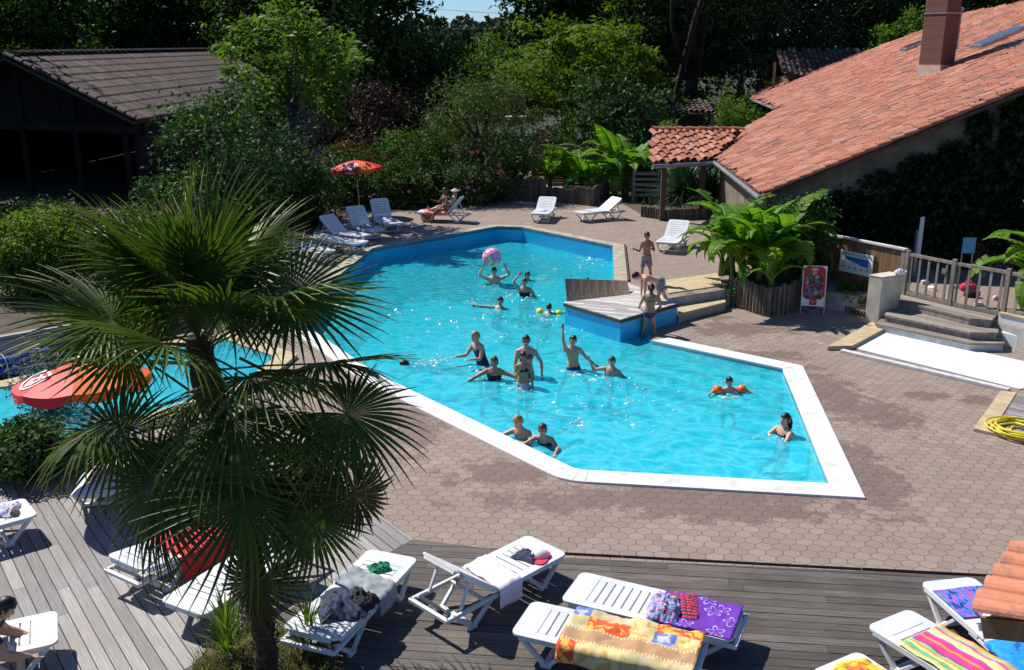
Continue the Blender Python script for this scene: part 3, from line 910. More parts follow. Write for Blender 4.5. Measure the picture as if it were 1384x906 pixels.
for i in range(5):
    x = -.38 + .19 * i
    m.mi = 1 if i == 4 else 0
    m.add([(x - .05, -.0125, -.155), (x + .06, -.0125, -.16), (x + .03, -.0125, -.135), (x - .04, -.0125, -.13)], [(0, 1, 2, 3)])
    m.add([(x - .012, -.0127, -.13), (x + .018, -.0127, -.13), (x + .012, -.0127, -.095), (x - .008, -.0127, -.095)], [(0, 1, 2, 3)])
m.build('pictogram', [signtxt, pm('sign_red', (.6, .05, .05))], t)

# white-blue post sign and blue notice beyond the gate
q = AT(1238, 334, 25.3)
t = thing('upright_sign', 'tall narrow white edged sign board standing behind the gate', 'sign', (q.x, 25.3, .56))
m = MB(); m.box((0, 0, .62), (.09, .16, 1.24)); m.build('post', M['metal'], t)
m = MB(); m.box((.06, -.06, 1.05), (.16, .03, 1.1), R(35)); m.build('panel', M['logo'], t)
q = AT(1306, 357, 24.6)
t = thing('notice_board', 'small bright blue notice board behind the picket fence', 'sign', (q.x, 24.6, .56))
m = MB(); m.box((0, 0, .95), (.34, .03, .42)); m.build('panel', pm('notice_blue', (.12, .38, .62), (.10, .33, .56)), t)
for s in (-1, 1):
    m = MB(); m.box((s * .14, .03, .5), (.03, .03, 1.0)); m.build('leg', M['metal'], t)

# shoes and bags scattered behind the gate
def shoe(px, py, rz, mat, label):
    p = P(px, py, .56)
    t = thing('shoe', label, 'shoe', p, rz, 'shoes and bags left behind the gate')
    m = MB(); m.prism([(-.13, -.04), (-.10, -.055), (.06, -.06), (.14, -.03), (.15, .0), (.14, .03), (.06, .05), (-.10, .045), (-.13, .03)], 0, .025)
    m.build('sole', M['greywhite'], t)
    m = MB(); m.tube([(-.12, 0, .05), (-.08, 0, .065), (0, 0, .06), (.08, 0, .045), (.135, 0, .035)], [.035, .05, .05, .045, .02], 8)
    m.build('upper', mat, t, smooth=True)
shoe(1250, 384, .4, M['whitecloth'], 'white shoe nearest the left gate post beyond the steps')
shoe(1259, 392, 2.0, M['logo'], 'pale shoe seen between the middle gate pickets')
shoe(1243, 378, 1.1, M['navyblue'], 'dark shoe farthest back behind the gate')
shoe(1290, 390, 2.6, M['lilac'], 'lilac shoe behind the fence post next to the latch')
shoe(1323, 414, .3, M['whitecloth'], 'white shoe close behind the picket fence panel')
shoe(1345, 405, .9, M['pinkcloth'], 'pale pink shoe behind the right end of the picket fence')
def bag(px, py, z, size, mat, label, mat2=None, group='shoes and bags left behind the gate'):
    p = P(px, py, z)
    t = thing('bag', label, 'bag', p, rnd.uniform(-.5, .5), group)
    m = MB(); w, d, h = size
    m.tube([(0, 0, 0.002), (0, 0, h * .35), (0, 0, h * .8), (0, 0, h)], [(w * .42, d * .42), (w * .55, d * .55), (w * .5, d * .45), (w * .42, d * .25)], 12, up=(1, 0, 0))
    m.build('body', mat, t, smooth=True)
    for s in (-1, 1):
        m = MB(); m.tube([(-w * .22, s * d * .2, h * .95), (-w * .14, s * d * .28, h * 1.35), (w * .14, s * d * .28, h * 1.35), (w * .22, s * d * .2, h * .95)], .012, 6)
        m.build('handle', mat2 or mat, t)
    return t
bag(1308, 394, .56, (.38, .2, .2), M['redcap'], 'red cloth bag on the ground behind the picket fence')
bag(1313, 402, .56, (.36, .2, .16), M['black'], 'black bag beside the red bag behind the fence')

# ice cream price board on an easel
eb = (P(1083, 424, 0) + P(1112, 426, 0)) / 2
t = thing('price_board', 'red and white ice cream price board on thin easel legs', 'sign', eb, R(-12))
m = MB(); EH, EW = 1.22, .58
def eas(x, z, y=0): return (x, .05 + .12 * z + y, .2 + z)
v = [eas(-EW/2, 0), eas(EW/2, 0), eas(EW/2, EH - .2), eas(-EW/2, EH - .2)]
m.add(v + [(a[0], a[1] + .02, a[2]) for a in v], [(0, 1, 2, 3), (7, 6, 5, 4), (0, 4, 5, 1), (1, 5, 6, 2), (2, 6, 7, 3), (3, 7, 4, 0)])
m.build('panel', M['logo'], t)
def rrect(x0, x1, z0, z1, r, n=6):
    pts = []
    for cx, cz, a0 in ((x1 - r, z0 + r, -90), (x1 - r, z1 - r, 0), (x0 + r, z1 - r, 90), (x0 + r, z0 + r, 180)):
        for i in range(n + 1):
            a = R(a0 + 90 * i / n); pts.append((cx + r * math.cos(a), cz + r * math.sin(a)))
    return pts
m = MB()
pr = rrect(-.268, .268, .17, 1.005, .14); m.add([eas(x, z, -.003) for x, z in pr], [tuple(range(len(pr)))])
pr = rrect(-.09, .09, .03, .169, .03); m.add([eas(x, z, -.003) for x, z in pr], [tuple(range(len(pr)))])
m.build('red_shape', M['umb_red'], t)
def mat_icecream():
    t = NT('ice_cream_pictures')
    vo = t.n('ShaderNodeTexVoronoi'); vo.inputs['Scale'].default_value = 14; t.l(t.coord(), vo.inputs['Vector'])
    s = t.n('ShaderNodeSeparateXYZ'); t.l(vo.outputs['Color'], s.inputs[0])
    t.l(t.ramp(s.outputs[0], [(0, (.05, .01, .015)), (.3, (.26, .10, .07)), (.45, (.10, .015, .02)), (.58, (.10, .14, .28)), (.72, (.38, .28, .16)), (.80, (.40, .34, .33)), (.87, (.16, .22, .08)), (.93, (.30, .02, .03))], 'CONSTANT'), t.b.inputs['Base Color'])
    return t.mat
m = MB(); pr = rrect(-.215, .215, .20, .83, .07); m.add([eas(x, z, -.006) for x, z in pr], [tuple(range(len(pr)))])
m.build('pictures', mat_icecream(), t)
def heart_logo(place, r):
    """ring with an open heart swirl, as flat ribbons in local 2D"""
    mb = MB()
    def ribbon(pts, w):
        vs, n = [], len(pts)
        for i in range(n):
            a, b = Vector(pts[max(0, i - 1)]), Vector(pts[min(n - 1, i + 1)])
            d = (b - a).normalized(); nn = Vector((-d.y, d.x)) * w / 2
            p = Vector(pts[i]); vs += [place(*(p + nn)), place(*(p - nn))]
        mb.add(vs, [(2*i, 2*i+1, 2*i+3, 2*i+2) for i in range(n - 1)])
    ribbon([(r * math.cos(a), r * .8 * math.sin(a)) for a in [2 * PI * i / 28 for i in range(29)]], r * .16)
    def hpt(a, k): return (k * r * .62 * math.sin(a) ** 3 * 1.0, k * r * (.50 * math.cos(a) - .2 * math.cos(2 * a) - .08 * math.cos(3 * a)) * .95)
    ribbon([hpt(a, 1) for a in [.45 + (2 * PI - .6) * i / 26 for i in range(27)]], r * .16)
    ribbon([hpt(a, .5) for a in [.5 + (2 * PI - 1.6) * i / 20 for i in range(21)]], r * .14)
    return mb
mb = heart_logo(lambda x, y: eas(x, .925 + y * .62, -.009), .075)
mb.build('logo', M['logo'], t)
m = MB()
lettering(m, 'MIKO', .05, lambda x, y: eas(x, .848 + y, -.009))
for k, z in enumerate((.135, .10, .065)): lettering(m, ('GLACES', 'PRIX', '2010')[k] if k < 2 else '', .034, lambda x, y, z=z: eas(x, z + y, -.009))
m.build('lettering', M['logo'], t)
for s in (-1, 1):
    m = MB(); m.tube([eas(s * EW * .48, .3, .0)[:2] + (.5,), (s * EW * .5, .03, 0)], .012, 6); m.tube([eas(s * EW * .48, .02, .02), (-s * .1, .0, 0.0)], .008, 6)
    m.build('front_leg', M['steel'], t)
m = MB(); m.tube([eas(0, .8, .03), (0, .62, 0)], .012, 6); m.build('rear_leg', M['steel'], t)

# ------------------------------------------------------------------ roofs
def tile_cover(mb, p, up, across, nrm, L, r0, r1, seg=6, lf=.035):
    vs = []
    for (q, r, lift) in ((p, r0, lf), (p + up * L, r1, .0)):
        for k in range(seg + 1):
            a = PI * k / seg
            vs.append(q + across * (r * math.cos(a)) + nrm * (r * .85 * math.sin(a) + lift))
    n = seg + 1
    fs = [(k, k + 1, n + k + 1, n + k) for k in range(seg)]
    mb.add(vs, fs)
    # visible mouth of the tile
    vs2 = [p + across * (.86 * r0 * math.cos(PI * k / seg)) + nrm * (.86 * r0 * .85 * math.sin(PI * k / seg) + lf) for k in range(seg + 1)]
    mb.add(vs[:n] + vs2, [(k, n + k, n + k + 1, k + 1) for k in range(seg)])

def inside(pt, poly):
    x, y = pt; c = False; n = len(poly)
    for i in range(n):
        x1, y1 = poly[i]; x2, y2 = poly[(i + 1) % n]
        if (y1 > y) != (y2 > y) and x < (x2 - x1) * (y - y1) / (y2 - y1) + x1: c = not c
    return c

def tile_field(mb, o, up, across, poly, rng, cw=.20, rl=.36, r=.088, jit=.012, lf=.035, var=.24):
    """canal tiles over the polygon (s up-slope, t across) of the plane at o"""
    nrm = across.cross(up).normalized()
    if nrm.z < 0: nrm = -nrm
    s0, s1 = min(p[0] for p in poly), max(p[0] for p in poly)
    t0, t1 = min(p[1] for p in poly), max(p[1] for p in poly)
    for j in range(int((t1 - t0) / cw) + 1):
        t = t0 + (j + .5) * cw
        sag = rng.uniform(0, rl)
        colt = rng.uniform(-.12, .12)
        for i in range(int((s1 - s0) / rl) + 2):
            s = s0 + i * rl - sag
            if not inside((s + rl * .4, t), poly): continue
            if s < 0: s = 0.0
            mb.tone = min(1, max(0, rng.gauss(.5, var) + colt))
            a = across * math.cos(0) 
            p = o + up * (s + rng.uniform(-.015, .015)) + across * (t + rng.uniform(-jit, jit)) + nrm * rng.uniform(0, .012)
            u2 = (up + across * rng.uniform(-.03, .03)).normalized()
            tile_cover(mb, p, u2, a, nrm, rl * 1.12, r * rng.uniform(.96, 1.06), r * .86, 6, lf)

def plane_poly(o, up, across, px):
    nrm = across.cross(up)
    res = []
    for x, y in px:
        q = RP(x, y, o, nrm) - o
        res.append((q.dot(up), q.dot(across)))
    return res

def roof_slab(mb, o, up, across, poly, th, lift=0):
    nrm = across.cross(up).normalized()
    if nrm.z < 0: nrm = -nrm
    top = [o + up * s + across * t + nrm * lift for s, t in poly]; bot = [p - nrm * th for p in top]
    n = len(poly); tri = tessellate_polygon([[Vector((s, t, 0)) for s, t in poly]])
    fs = []
    for a, b, c in tri:
        N_ = (top[b] - top[a]).cross(top[c] - top[a])
        if N_.dot(nrm) < 0: a, c = c, a
        fs += [(a, b, c), (c + n, b + n, a + n)]
    fs += [(i, (i + 1) % n, (i + 1) % n + n, i + n) for i in range(n)]
    mb.add(top + bot, fs)

rt = random.Random(11)
E1, E2 = P(1030, 265, 2.6), P(962, 213, 2.6)
acr = (E2 - E1).normalized()
outw = Vector((acr.y, -acr.x, 0))
al = R(23.5)
upv = outw * math.cos(al) + Vector((0, 0, math.sin(al)))
nrmv = acr.cross(upv)
if nrmv.z < 0: nrmv = -nrmv
house = thing('tiled_house', 'old house with large red tiled roof and ivy covered wall', 'house', (E1.x, E1.y, 0))
HO = Vector((E1.x, E1.y, 0))
oE = E1 - HO
rp = plane_poly(E1, upv, acr, [(962, 213), (1003, 176), (1053, 147), (1010, 130), (1240, 45), (1302, 20), (1384, 4)])
rp = [(0, 0)] + rp + [(rp[-1][0] + 2, rp[-1][1] - 2), (rp[-1][0] + 2, 0.0)]
smax = 10.5
poly = rp
m = MB(); tile_field(m, oE, upv, acr, poly, rt, cw=.19, rl=.46, lf=.014, var=.27)
# verge row along the near edge
for i in range(int(poly[-1][0] / .36)):
    m.tone = rt.uniform(.35, .9)
    tile_cover(m, oE + upv * (i * .36) - acr * .02 + nrmv * .05, upv, acr, nrmv, .42, .12, .10)
roof = m.build('roof', M['tile'], house)
m = MB(); roof_slab(m, oE, upv, acr, poly, .10, -.02)
m.build('roof_deck', pm('roof_underside', (.13, .06, .045), (.08, .04, .03), rough=.9), house)
# gutter along the two eaves
def loc3(px, py): return RP(px, py, E1, nrmv) - HO
for qa, qb in ((loc3(1030, 265), loc3(962, 213)), (loc3(1053, 147), loc3(1010, 130))):
    d = -outw; m = MB()
    m.tube([qa + d * .06 - Vector((0, 0, .07)), qb + d * .06 - Vector((0, 0, .07))], .07, 10)
    m.build('gutter', M['metal'], house)
# walls: gable under the near verge, eave wall
wt = .35
gs = poly[-1][0]
m = MB()
wy = acr * .45
a0 = oE + outw * .55 + wy; 
def rz_at(dist): return oE.z + dist * math.tan(al)
pts = [(0.45, 0), (11.5, 0), (11.5, rz_at(11.5) - .16), (.45, rz_at(.45) - .16)]
base = oE + acr * .45; base.z = 0
w0 = [base + outw * s + Vector((0, 0, z)) for s, z in pts]; w1 = [p + acr * wt for p in w0]
m.add(w0 + w1, [(0, 1, 2, 3), (7, 6, 5, 4), (0, 4, 5, 1), (1, 5, 6, 2), (2, 6, 7, 3), (3, 7, 4, 0)])
m.build('wall', M['oldwall'], house)
m = MB()
b2_ = base + acr * wt
q0 = b2_ + outw * .45; q1 = q0 + acr * 9.6
m.bar(q0 + Vector((0, 0, rz_at(.45) / 2 - .08)), q1 + Vector((0, 0, rz_at(.45) / 2 - .08)), .3, rz_at(.45) - .16)
m.build('wall', M['oldwall'], house)
m = MB()                                                  # brick quoin on the gable
q = RP(1345, 195, HO + base - acr * .03, acr) - HO
m.box((q.x, q.y, 2.35), (.62, .08, 3.1), math.atan2(outw.y, outw.x))
m.build('brick_pilaster', M['brick'], house)
# chimney
cb = RP(1266, 98, E1, nrmv) - HO
m = MB(); rz_ = math.atan2(acr.y, acr.x) - R(90) + R(38)
cw_ = .82
m.box((cb.x, cb.y + .1, cb.z + 1.5), (cw_, cw_, 3.6), rz_)
ch = m.build('chimney', M['brick'], house)
m = MB(); m.box((cb.x, cb.y + .1, cb.z + 1.95), (cw_ + .05, cw_ + .05, .05), rz_); m.build('band', M['metal'], ch)
m = MB(); m.box((cb.x, cb.y + .1, cb.z + 3.32), (cw_ + .24, cw_ + .24, .12), rz_); m.box((cb.x, cb.y + .1, cb.z + 3.48), (cw_ + .1, cw_ + .1, .2), rz_); m.build('crown', M['brick'], ch)
m = MB(); m.box((cb.x, cb.y + .1, cb.z + .0), (cw_ + .06, cw_ + .06, .50), rz_); m.build('flashing', M['render'], ch)
# skylights
for (x, y, w_, l_) in ((1352, 55, 1.1, 1.7), (1236, 66, .9, .9)):
    q = RP(x, y, E1, nrmv) - HO
    Mx = Matrix((upv, acr, nrmv)).transposed()
    m = MB(); m.box(q + nrmv * .14, (l_, w_, .12), Mx); sk = m.build('skylight', M['metal'], house)
    m = MB(); m.box(q + nrmv * .205, (l_ - .16, w_ - .16, .012), Mx); m.build('pane', M['glassdark'], sk)
q = RP(1292, 70, E1, nrmv) - HO
m = MB(); m.tube([q, q + Vector((0, 0, 1.5))], .05, 8); m.ball(q + Vector((0, 0, 1.5)), (.12, .12, .08)); m.build('vent_pipe', M['metal'], house)

# porch roof: canal tiles sloping to the viewer
pe0, pe1 = P(884, 223, 2.55), P(968, 219, 2.55)
pac = (pe1 - pe0).normalized(); pout = Vector((-pac.y, pac.x, 0))
pal = R(24); pup = pout * math.cos(pal) + Vector((0, 0, math.sin(pal))); pn = pac.cross(pup)
porch = thing('porch_roof', 'small terracotta tiled porch roof on posts beside the house', 'porch', (pe0.x, pe0.y, UP))
PO = Vector((pe0.x, pe0.y, UP))
pp = plane_poly(pe0, pup, pac, [(884, 223), (962, 220), (1003, 177), (882, 177)])
m = MB(); tile_field(m, pe0 - PO, pup, pac, pp, rt, cw=.27, rl=.40, r=.125, jit=.008)
m.build('roof', M['tile'], porch)
m = MB(); roof_slab(m, pe0 - PO, pup, pac, pp, .06, -.02); m.build('roof_deck', M['darkwood'], porch)
m = MB()
ra, rb = RP(882, 177, pe0, pn) - PO, RP(1004, 177, pe0, pn) - PO
n_ = 8
for i in range(n_):
    m.tone = rt.uniform(.3, .7)
    tile_cover(m, ra.lerp(rb, i / n_) + Vector((0, 0, .04)), (rb - ra).normalized(), pout, Vector((0, 0, 1)), (rb - ra).length / n_ * 1.1, .13, .11)
m.build('ridge', M['tile'], porch)
m = MB(); m.tube([pe0 - PO - pout * .07 - Vector((0, 0, .05)) - pac * .1, pe1 - PO - pout * .07 - Vector((0, 0, .05))], .075, 10); m.build('gutter', M['metal'], porch)
for k, f in enumerate((.22, .85)):
    q = pe0.lerp(pe1, f) - PO + pout * .25
    m = MB(); m.box((q.x, q.y, 1.0), (.18, .18, 2.0)); m.build('post', M['darkwood'], porch)

# small roofed outbuildings behind
def shed(label, px_l, px_r, py_eave, py_ridge, y, depth, name='outbuilding', mat='tileold'):
    a, b = AT(px_l, py_eave, y), AT(px_r, py_eave, y)
    b.z = a.z
    t = thing(name, label, 'shed', (a.x, a.y, UP))
    O = Vector((a.x, a.y, UP)); ac = Vector((1, 0, 0))
    rdg = AT((px_l + px_r) / 2, py_ridge, y + depth)
    up = Vector((0, depth, rdg.z - a.z)); Ls = up.length; up.normalize()
    w = b.x - a.x
    pl = [(0, 0), (0, w), (Ls, w), (Ls, 0)]
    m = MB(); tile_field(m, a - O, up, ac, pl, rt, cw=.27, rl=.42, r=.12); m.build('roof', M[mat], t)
    m = MB(); roof_slab(m, a - O, up, ac, pl, .06, -.02); m.build('roof_deck', M['darkwood'], t)
    h = a.z - UP
    m = MB(); m.box((w / 2, depth + .1, h / 2 + .2), (w - .3, .12, h + .4)); m.build('wall', M['darkwood'], t)
    for f in (.06, .94):
        m = MB(); m.box((w * f, .2, h / 2), (.2, .2, h - .06)); m.build('post', M['oldwall'], t)
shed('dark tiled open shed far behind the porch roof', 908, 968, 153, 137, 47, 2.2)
# tiled gable beyond the main roof
q = AT(1038, 108, 52)
t = thing('far_house', 'tiled house with dark timber gable behind the big red roof', 'house', (q.x, 52, UP))
O = Vector((q.x, 52, UP))
ridge0, ridge1 = AT(1050, 70, 52), AT(1190, 70, 52); ridge1.z = ridge0.z
fe = AT(1064, 104, 50.2)
up = (ridge0 - Vector((ridge0.x, fe.y, fe.z))); Ls = up.length; up.normalize()
w = ridge1.x - ridge0.x
o_ = Vector((ridge0.x, fe.y, fe.z)) - O
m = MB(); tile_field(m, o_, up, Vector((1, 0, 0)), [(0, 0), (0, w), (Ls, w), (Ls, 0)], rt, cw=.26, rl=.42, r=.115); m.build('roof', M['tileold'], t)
m = MB(); roof_slab(m, o_, up, Vector((1, 0, 0)), [(0, 0), (0, w), (Ls, w), (Ls, 0)], .08, -.02)
q2 = ridge0 - O
up2 = Vector((0, 1.8, -(ridge0.z - fe.z)))
m.add([q2, q2 + Vector((w, 0, 0)), q2 + Vector((w, 0, 0)) + up2, q2 + up2], [(0, 1, 2, 3)])
m.build('roof_deck', M['darkwood'], t)
m = MB(); hh = fe.z - UP
m.box((o_.x + w / 2 + .2, o_.y + 1.9, hh / 2), (w - .2, 3.2, hh - .02)); m.build('wall', M['fencewood'], t)
m = MB(); m.tube([(o_.x - .4, o_.y + .5, 0), (o_.x - .4, o_.y + .5, hh + .7)], .07, 8); m.build('post', M['greywood'], t)

# barn on the left
bA, bR, bE, bF = Vector((-15.2, 39, 3.8)), Vector((-21.4, 41.6, 6.3)), Vector((-14.4, 66.5, 4.25)), Vector((-20.6, 69.1, 6.75))
barn = thing('open_barn', 'dark open barn with long brown tiled roof', 'barn', (bA.x, bA.y, UP))
O = Vector((bA.x, bA.y, UP))
m = MB()
acb = (bE - bA); LA = acb.length; acb.normalize(); upb = bR - bA; LU = upb.length; upb.normalize(); nb_ = acb.cross(upb).normalized()
if nb_.z < 0: nb_ = -nb_
rows = 9; per = .23; cols = int(LA / per)
for i in range(rows):
    prof = []
    jt = rt.uniform(0, per)
    for j in range(cols):
        m.tone = min(1, max(0, rt.gauss(.5, .36)))
        vs = []
        for (s, lift) in ((LU * i / rows - .03, .08), (LU * (i + 1) / rows + .03, .03)):
            for k in range(5):
                tt = j * per + per * k / 4 + jt - per * .5
                vs.append((bA - O) + acb * min(max(tt, 0), LA) + upb * s + nb_ * (lift + .075 * (1 - abs(k - 2) / 2) + rt.uniform(-.004, .004)))
        m.add(vs, [(k, k + 1, 6 + k, 5 + k) for k in range(4)])
        m.add([vs[0], vs[1], vs[2], vs[3], vs[4]] + [v - nb_ * .1 for v in vs[:5]], [(k + 5, k + 6, k + 1, k) for k in range(4)])
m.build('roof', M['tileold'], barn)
m = MB()
q = [bA - O, bE - O, bF - O, bR - O]
m.add(q + [p - nb_ * .12 for p in q], [(0, 1, 2, 3), (7, 6, 5, 4), (0, 4, 5, 1), (1, 5, 6, 2), (2, 6, 7, 3), (3, 7, 4, 0)])
mir = (bA - bR); mir = Vector((-mir.x, -mir.y, mir.z))
q = [bR - O, bF - O, bF - O + mir, bR - O + mir]
m.add(q + [p - Vector((0, 0, .12)) for p in q], [(3, 2, 1, 0), (4, 5, 6, 7), (0, 1, 5, 4), (1, 2, 6, 5), (2, 3, 7, 6), (3, 0, 4, 7)])
m.build('roof_deck', M['darkwood'], barn)
m = MB()
for i in range(14):
    m.tone = rt.uniform(.2, .9)
    a = (bA - O) + upb * (LU * i / 14) + nb_ * .12; 
    tile_cover(m, a, upb, acb, nb_, LU / 14 * 1.12, .15, .13)
for i in range(40):
    m.tone = rt.uniform(.3, 1)
    tile_cover(m, (bR - O).lerp(bF - O, i / 40) + Vector((0, 0, .12)), acb, Vector((upb.x, upb.y, 0)).normalized(), Vector((0, 0, 1)), LA / 40 * 1.12, .17, .14)
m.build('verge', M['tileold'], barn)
m = MB()
wl = .5
for f, dep in ((.04, LA * .98),):
    m.bar((bA - O) + upb * .25 + acb * .4 + Vector((0, 0, -1.7)), (bE - O) + upb * .25 - acb * .3 + Vector((0, 0, -1.9)), .15, 3.3)
mb_ = (bF - O); 
m.bar((bE - O) + upb * .2 - acb * .4 + Vector((0, 0, -2.0)), (bF - O) + mir - acb * .4 + Vector((0, 0, -2.4)), .15, 3.6)
lf = (bR - O) + mir
m.bar(lf + Vector((0, 0, -2.0)) + acb * .4, lf + (bF - bR) + Vector((0, 0, -2.2)) - acb * .4, .15, 3.6)
g0, g1, g2 = (bA - O) + acb * .9, lf + acb * .9, (bR - O) + acb * .9
zc = g0.z - .6
m.add([Vector((g0.x, g0.y, zc)), Vector((g1.x, g1.y, zc)), g1 - Vector((0, 0, .15)), g2 - Vector((0, 0, .15)), g0 - Vector((0, 0, .15))], [(0, 1, 2, 3, 4)])
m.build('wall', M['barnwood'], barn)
m = MB()
for f in (.1, .5, .95):
    b_ = (bA - O).lerp(bR - O, f) + acb * .25
    m.bar((b_.x, b_.y, 0), (b_.x, b_.y, b_.z - .15), .22, .22)
b0_, b1_ = (bA - O) + acb * .25, (bR - O) + acb * .25 
m.bar(b0_ + Vector((0, 0, -.35)), Vector((b1_.x, b1_.y, b0_.z - .35)), .2, .25)
for f in (.3, .6):
    p_ = b0_.lerp(b1_, f); m.bar((p_.x, p_.y, b0_.z - .3), (p_.x - .3, p_.y, p_.z - .2), .12, .12)
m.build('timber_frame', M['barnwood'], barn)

# ------------------------------------------------------------------ VEGETATION
def leaf_object(name, pts, size, tone, mat, parent=None, aspect=.5, upbias=.6, seed=0, fold=.12, dirs=None):
    g = np.random.default_rng(seed)
    n = len(pts)
    nr = g.normal(size=(n, 3)); nr[:, 2] += upbias * 1.6
    nr /= np.linalg.norm(nr, axis=1)[:, None]
    a = g.normal(size=(n, 3)) if dirs is None else dirs + g.normal(size=(n, 3)) * .35
    a -= nr * np.sum(a * nr, axis=1)[:, None]
    a /= np.linalg.norm(a, axis=1)[:, None] + 1e-9
    b = np.cross(nr, a)
    s = (size * g.uniform(.45, 1.6, n))[:, None]
    v = np.empty((n, 4, 3), np.float32)
    v[:, 0] = pts
    v[:, 1] = pts + a * s * .45 + b * s * aspect * .5 + nr * s * fold
    v[:, 2] = pts + a * s
    v[:, 3] = pts + a * s * .45 - b * s * aspect * .5 + nr * s * fold
    me = bpy.data.meshes.new(name)
    me.vertices.add(n * 4); me.loops.add(n * 4); me.polygons.add(n)
    me.vertices.foreach_set('co', v.reshape(-1))
    me.loops.foreach_set('vertex_index', np.arange(n * 4, dtype=np.int32))
    me.polygons.foreach_set('loop_start', np.arange(0, n * 4, 4, dtype=np.int32))
    at = me.attributes.new('tone', 'FLOAT', 'FACE')
    at.data.foreach_set('value', np.clip(tone, 0, 1).astype(np.float32))
    me.materials.append(mat)
    me.update(calc_edges=True)
    o = bpy.data.objects.new(name, me); COL.objects.link(o)
    if parent: o.parent = parent
    return o

def crown_points(c, rad, nclump, per, cr, seed, zcut=-.75, shell=.55, flat=.7):
    g = np.random.default_rng(seed)
    cs = []
    while len(cs) < nclump:
        d = g.normal(size=3); d /= np.linalg.norm(d)
        q = d * (shell + (1 - shell) * g.random() ** .7)
        if q[2] < zcut: continue
        cs.append(q * g.uniform(.82, 1.12))
    cs = np.array(cs)
    ctr = np.array(c) + cs * np.array(rad)
    rc = cr * g.uniform(.6, 1.4, nclump)
    idx = np.repeat(np.arange(nclump), per)
    d = g.normal(size=(len(idx), 3)); d /= np.linalg.norm(d, axis=1)[:, None]
    rr = g.random(len(idx)) ** .5
    off = d * (rr * rc[idx])[:, None]; off[:, 2] *= flat
    pts = ctr[idx] + off
    ct = g.uniform(.15, .85, nclump)
    tone = ct[idx] + g.normal(0, .16, len(idx))
    return pts, tone, ctr

def trunk_mesh(parent, h, r, ctrs, seed, mat, base_c=(0, 0), nlimb=7, lean=(0, 0)):
    g = random.Random(seed)
    m = MB()
    top = Vector((lean[0], lean[1], h))
    pts = [Vector((0, 0, -.1)), Vector((lean[0] * .2 + g.uniform(-.1, .1), lean[1] * .2, h * .35)), Vector((lean[0] * .6 + g.uniform(-.12, .12), lean[1] * .6, h * .7)), top]
    m.tube(pts, [r * 1.25, r, r * .8, r * .55], 9)
    for k in range(nlimb):
        c = Vector(ctrs[g.randrange(len(ctrs))])
        f = g.uniform(.45, .95)
        s = pts[1].lerp(top, f)
        mid = s.lerp(c, .5) + Vector((0, 0, g.uniform(0, .15) * (c - s).length))
        m.tube([s, mid, c], [r * .42, r * .26, r * .08], 6)
    return m.build('trunk', mat, parent, smooth=True)

def tree(name, label, x, y, h, rad, mat, cat='tree', z0=UP, leaf=.3, nclump=60, per=110, cr=None, seed=1, group=None, trunk=.22, ch=None, aspect=.5, upbias=.6, bark='bark', shell=.5, zcut=-.75, lean=(0, 0), nlimb=7, flat=.7):
    t = thing(name, label, cat, (x, y, z0), 0, group)
    ch = ch if ch is not None else h - rad[2]
    cr = cr or max(rad) * .32
    pts, tone, ctr = crown_points((lean[0], lean[1], ch), rad, nclump, per, cr, seed, zcut, shell, flat)
    pts[:, 2] = np.maximum(pts[:, 2], .02)
    leaf_object('crown', pts, leaf, tone, M[mat], t, aspect, upbias, seed)
    trunk_mesh(t, ch, trunk, ctr, seed, M[bark], nlimb=nlimb + 6, lean=lean)
    return t

def bush(label, px, pyt, wpx, y, mat, zb=UP, name='shrub', leaf=.1, nclump=40, per=120, seed=1, group=None, depth=1.0, aspect=.5, upbias=.5, cat='shrub', bottom=None, shell=.55):
    """a shrub as wide as wpx photo pixels whose top is at pyt, standing at distance y"""
    top = AT(px, pyt, y); base = zb
    h = max(.4, top.z - base); w = wpx * y / FPX / 2
    return tree(name, label, top.x, y, h, (w, w * depth, h * .52), mat, cat, zb, leaf, nclump, per, max(w, h * .5) * .36, seed, group, trunk=.05 + .02 * h, ch=h * .5, aspect=aspect, upbias=upbias, zcut=-.95, shell=shell, nlimb=6)

# --- the tall backdrop trees -------------------------------------------------
G1 = 'tall trees behind the barn'
for i, (x, y, h, rx, lab) in enumerate(((-33, 47, 19, 6.5, 'unseen tall tree added to shade the barn from the left'), (-38, 60, 21, 7, 'unseen tall tree added left behind the barn for shade'), (-27, 33, 15, 5, 'unseen tree added left in front of the barn for shade'), (-46, 72, 20, 8, 'unseen tree added farthest left behind the barn for shade'))):
    tree('broadleaf_tree', lab, x, y, h, (rx, rx, h * .42), 'f_dark', leaf=.5, nclump=80, per=90, seed=200 + i, group=G1, trunk=.35, cr=2.2)  # unseen trees added out of frame to shade the barn roof
for i in range(14):
    x = -62 + 9.6 * i; y = 96 + 9 * math.sin(i * 2.3)
    px_ = 692 + x / y * FPX
    if 480 < px_ < 800: continue
    tree('background_tree', 'dark woodland tree far behind the garden', x, y, 20, (6.2, 5, 10), 'f_dark', leaf=.62, nclump=80, per=80, seed=220 + i, group='dark woodland trees far behind', trunk=.3, cr=2.4, zcut=-1, shell=.25)
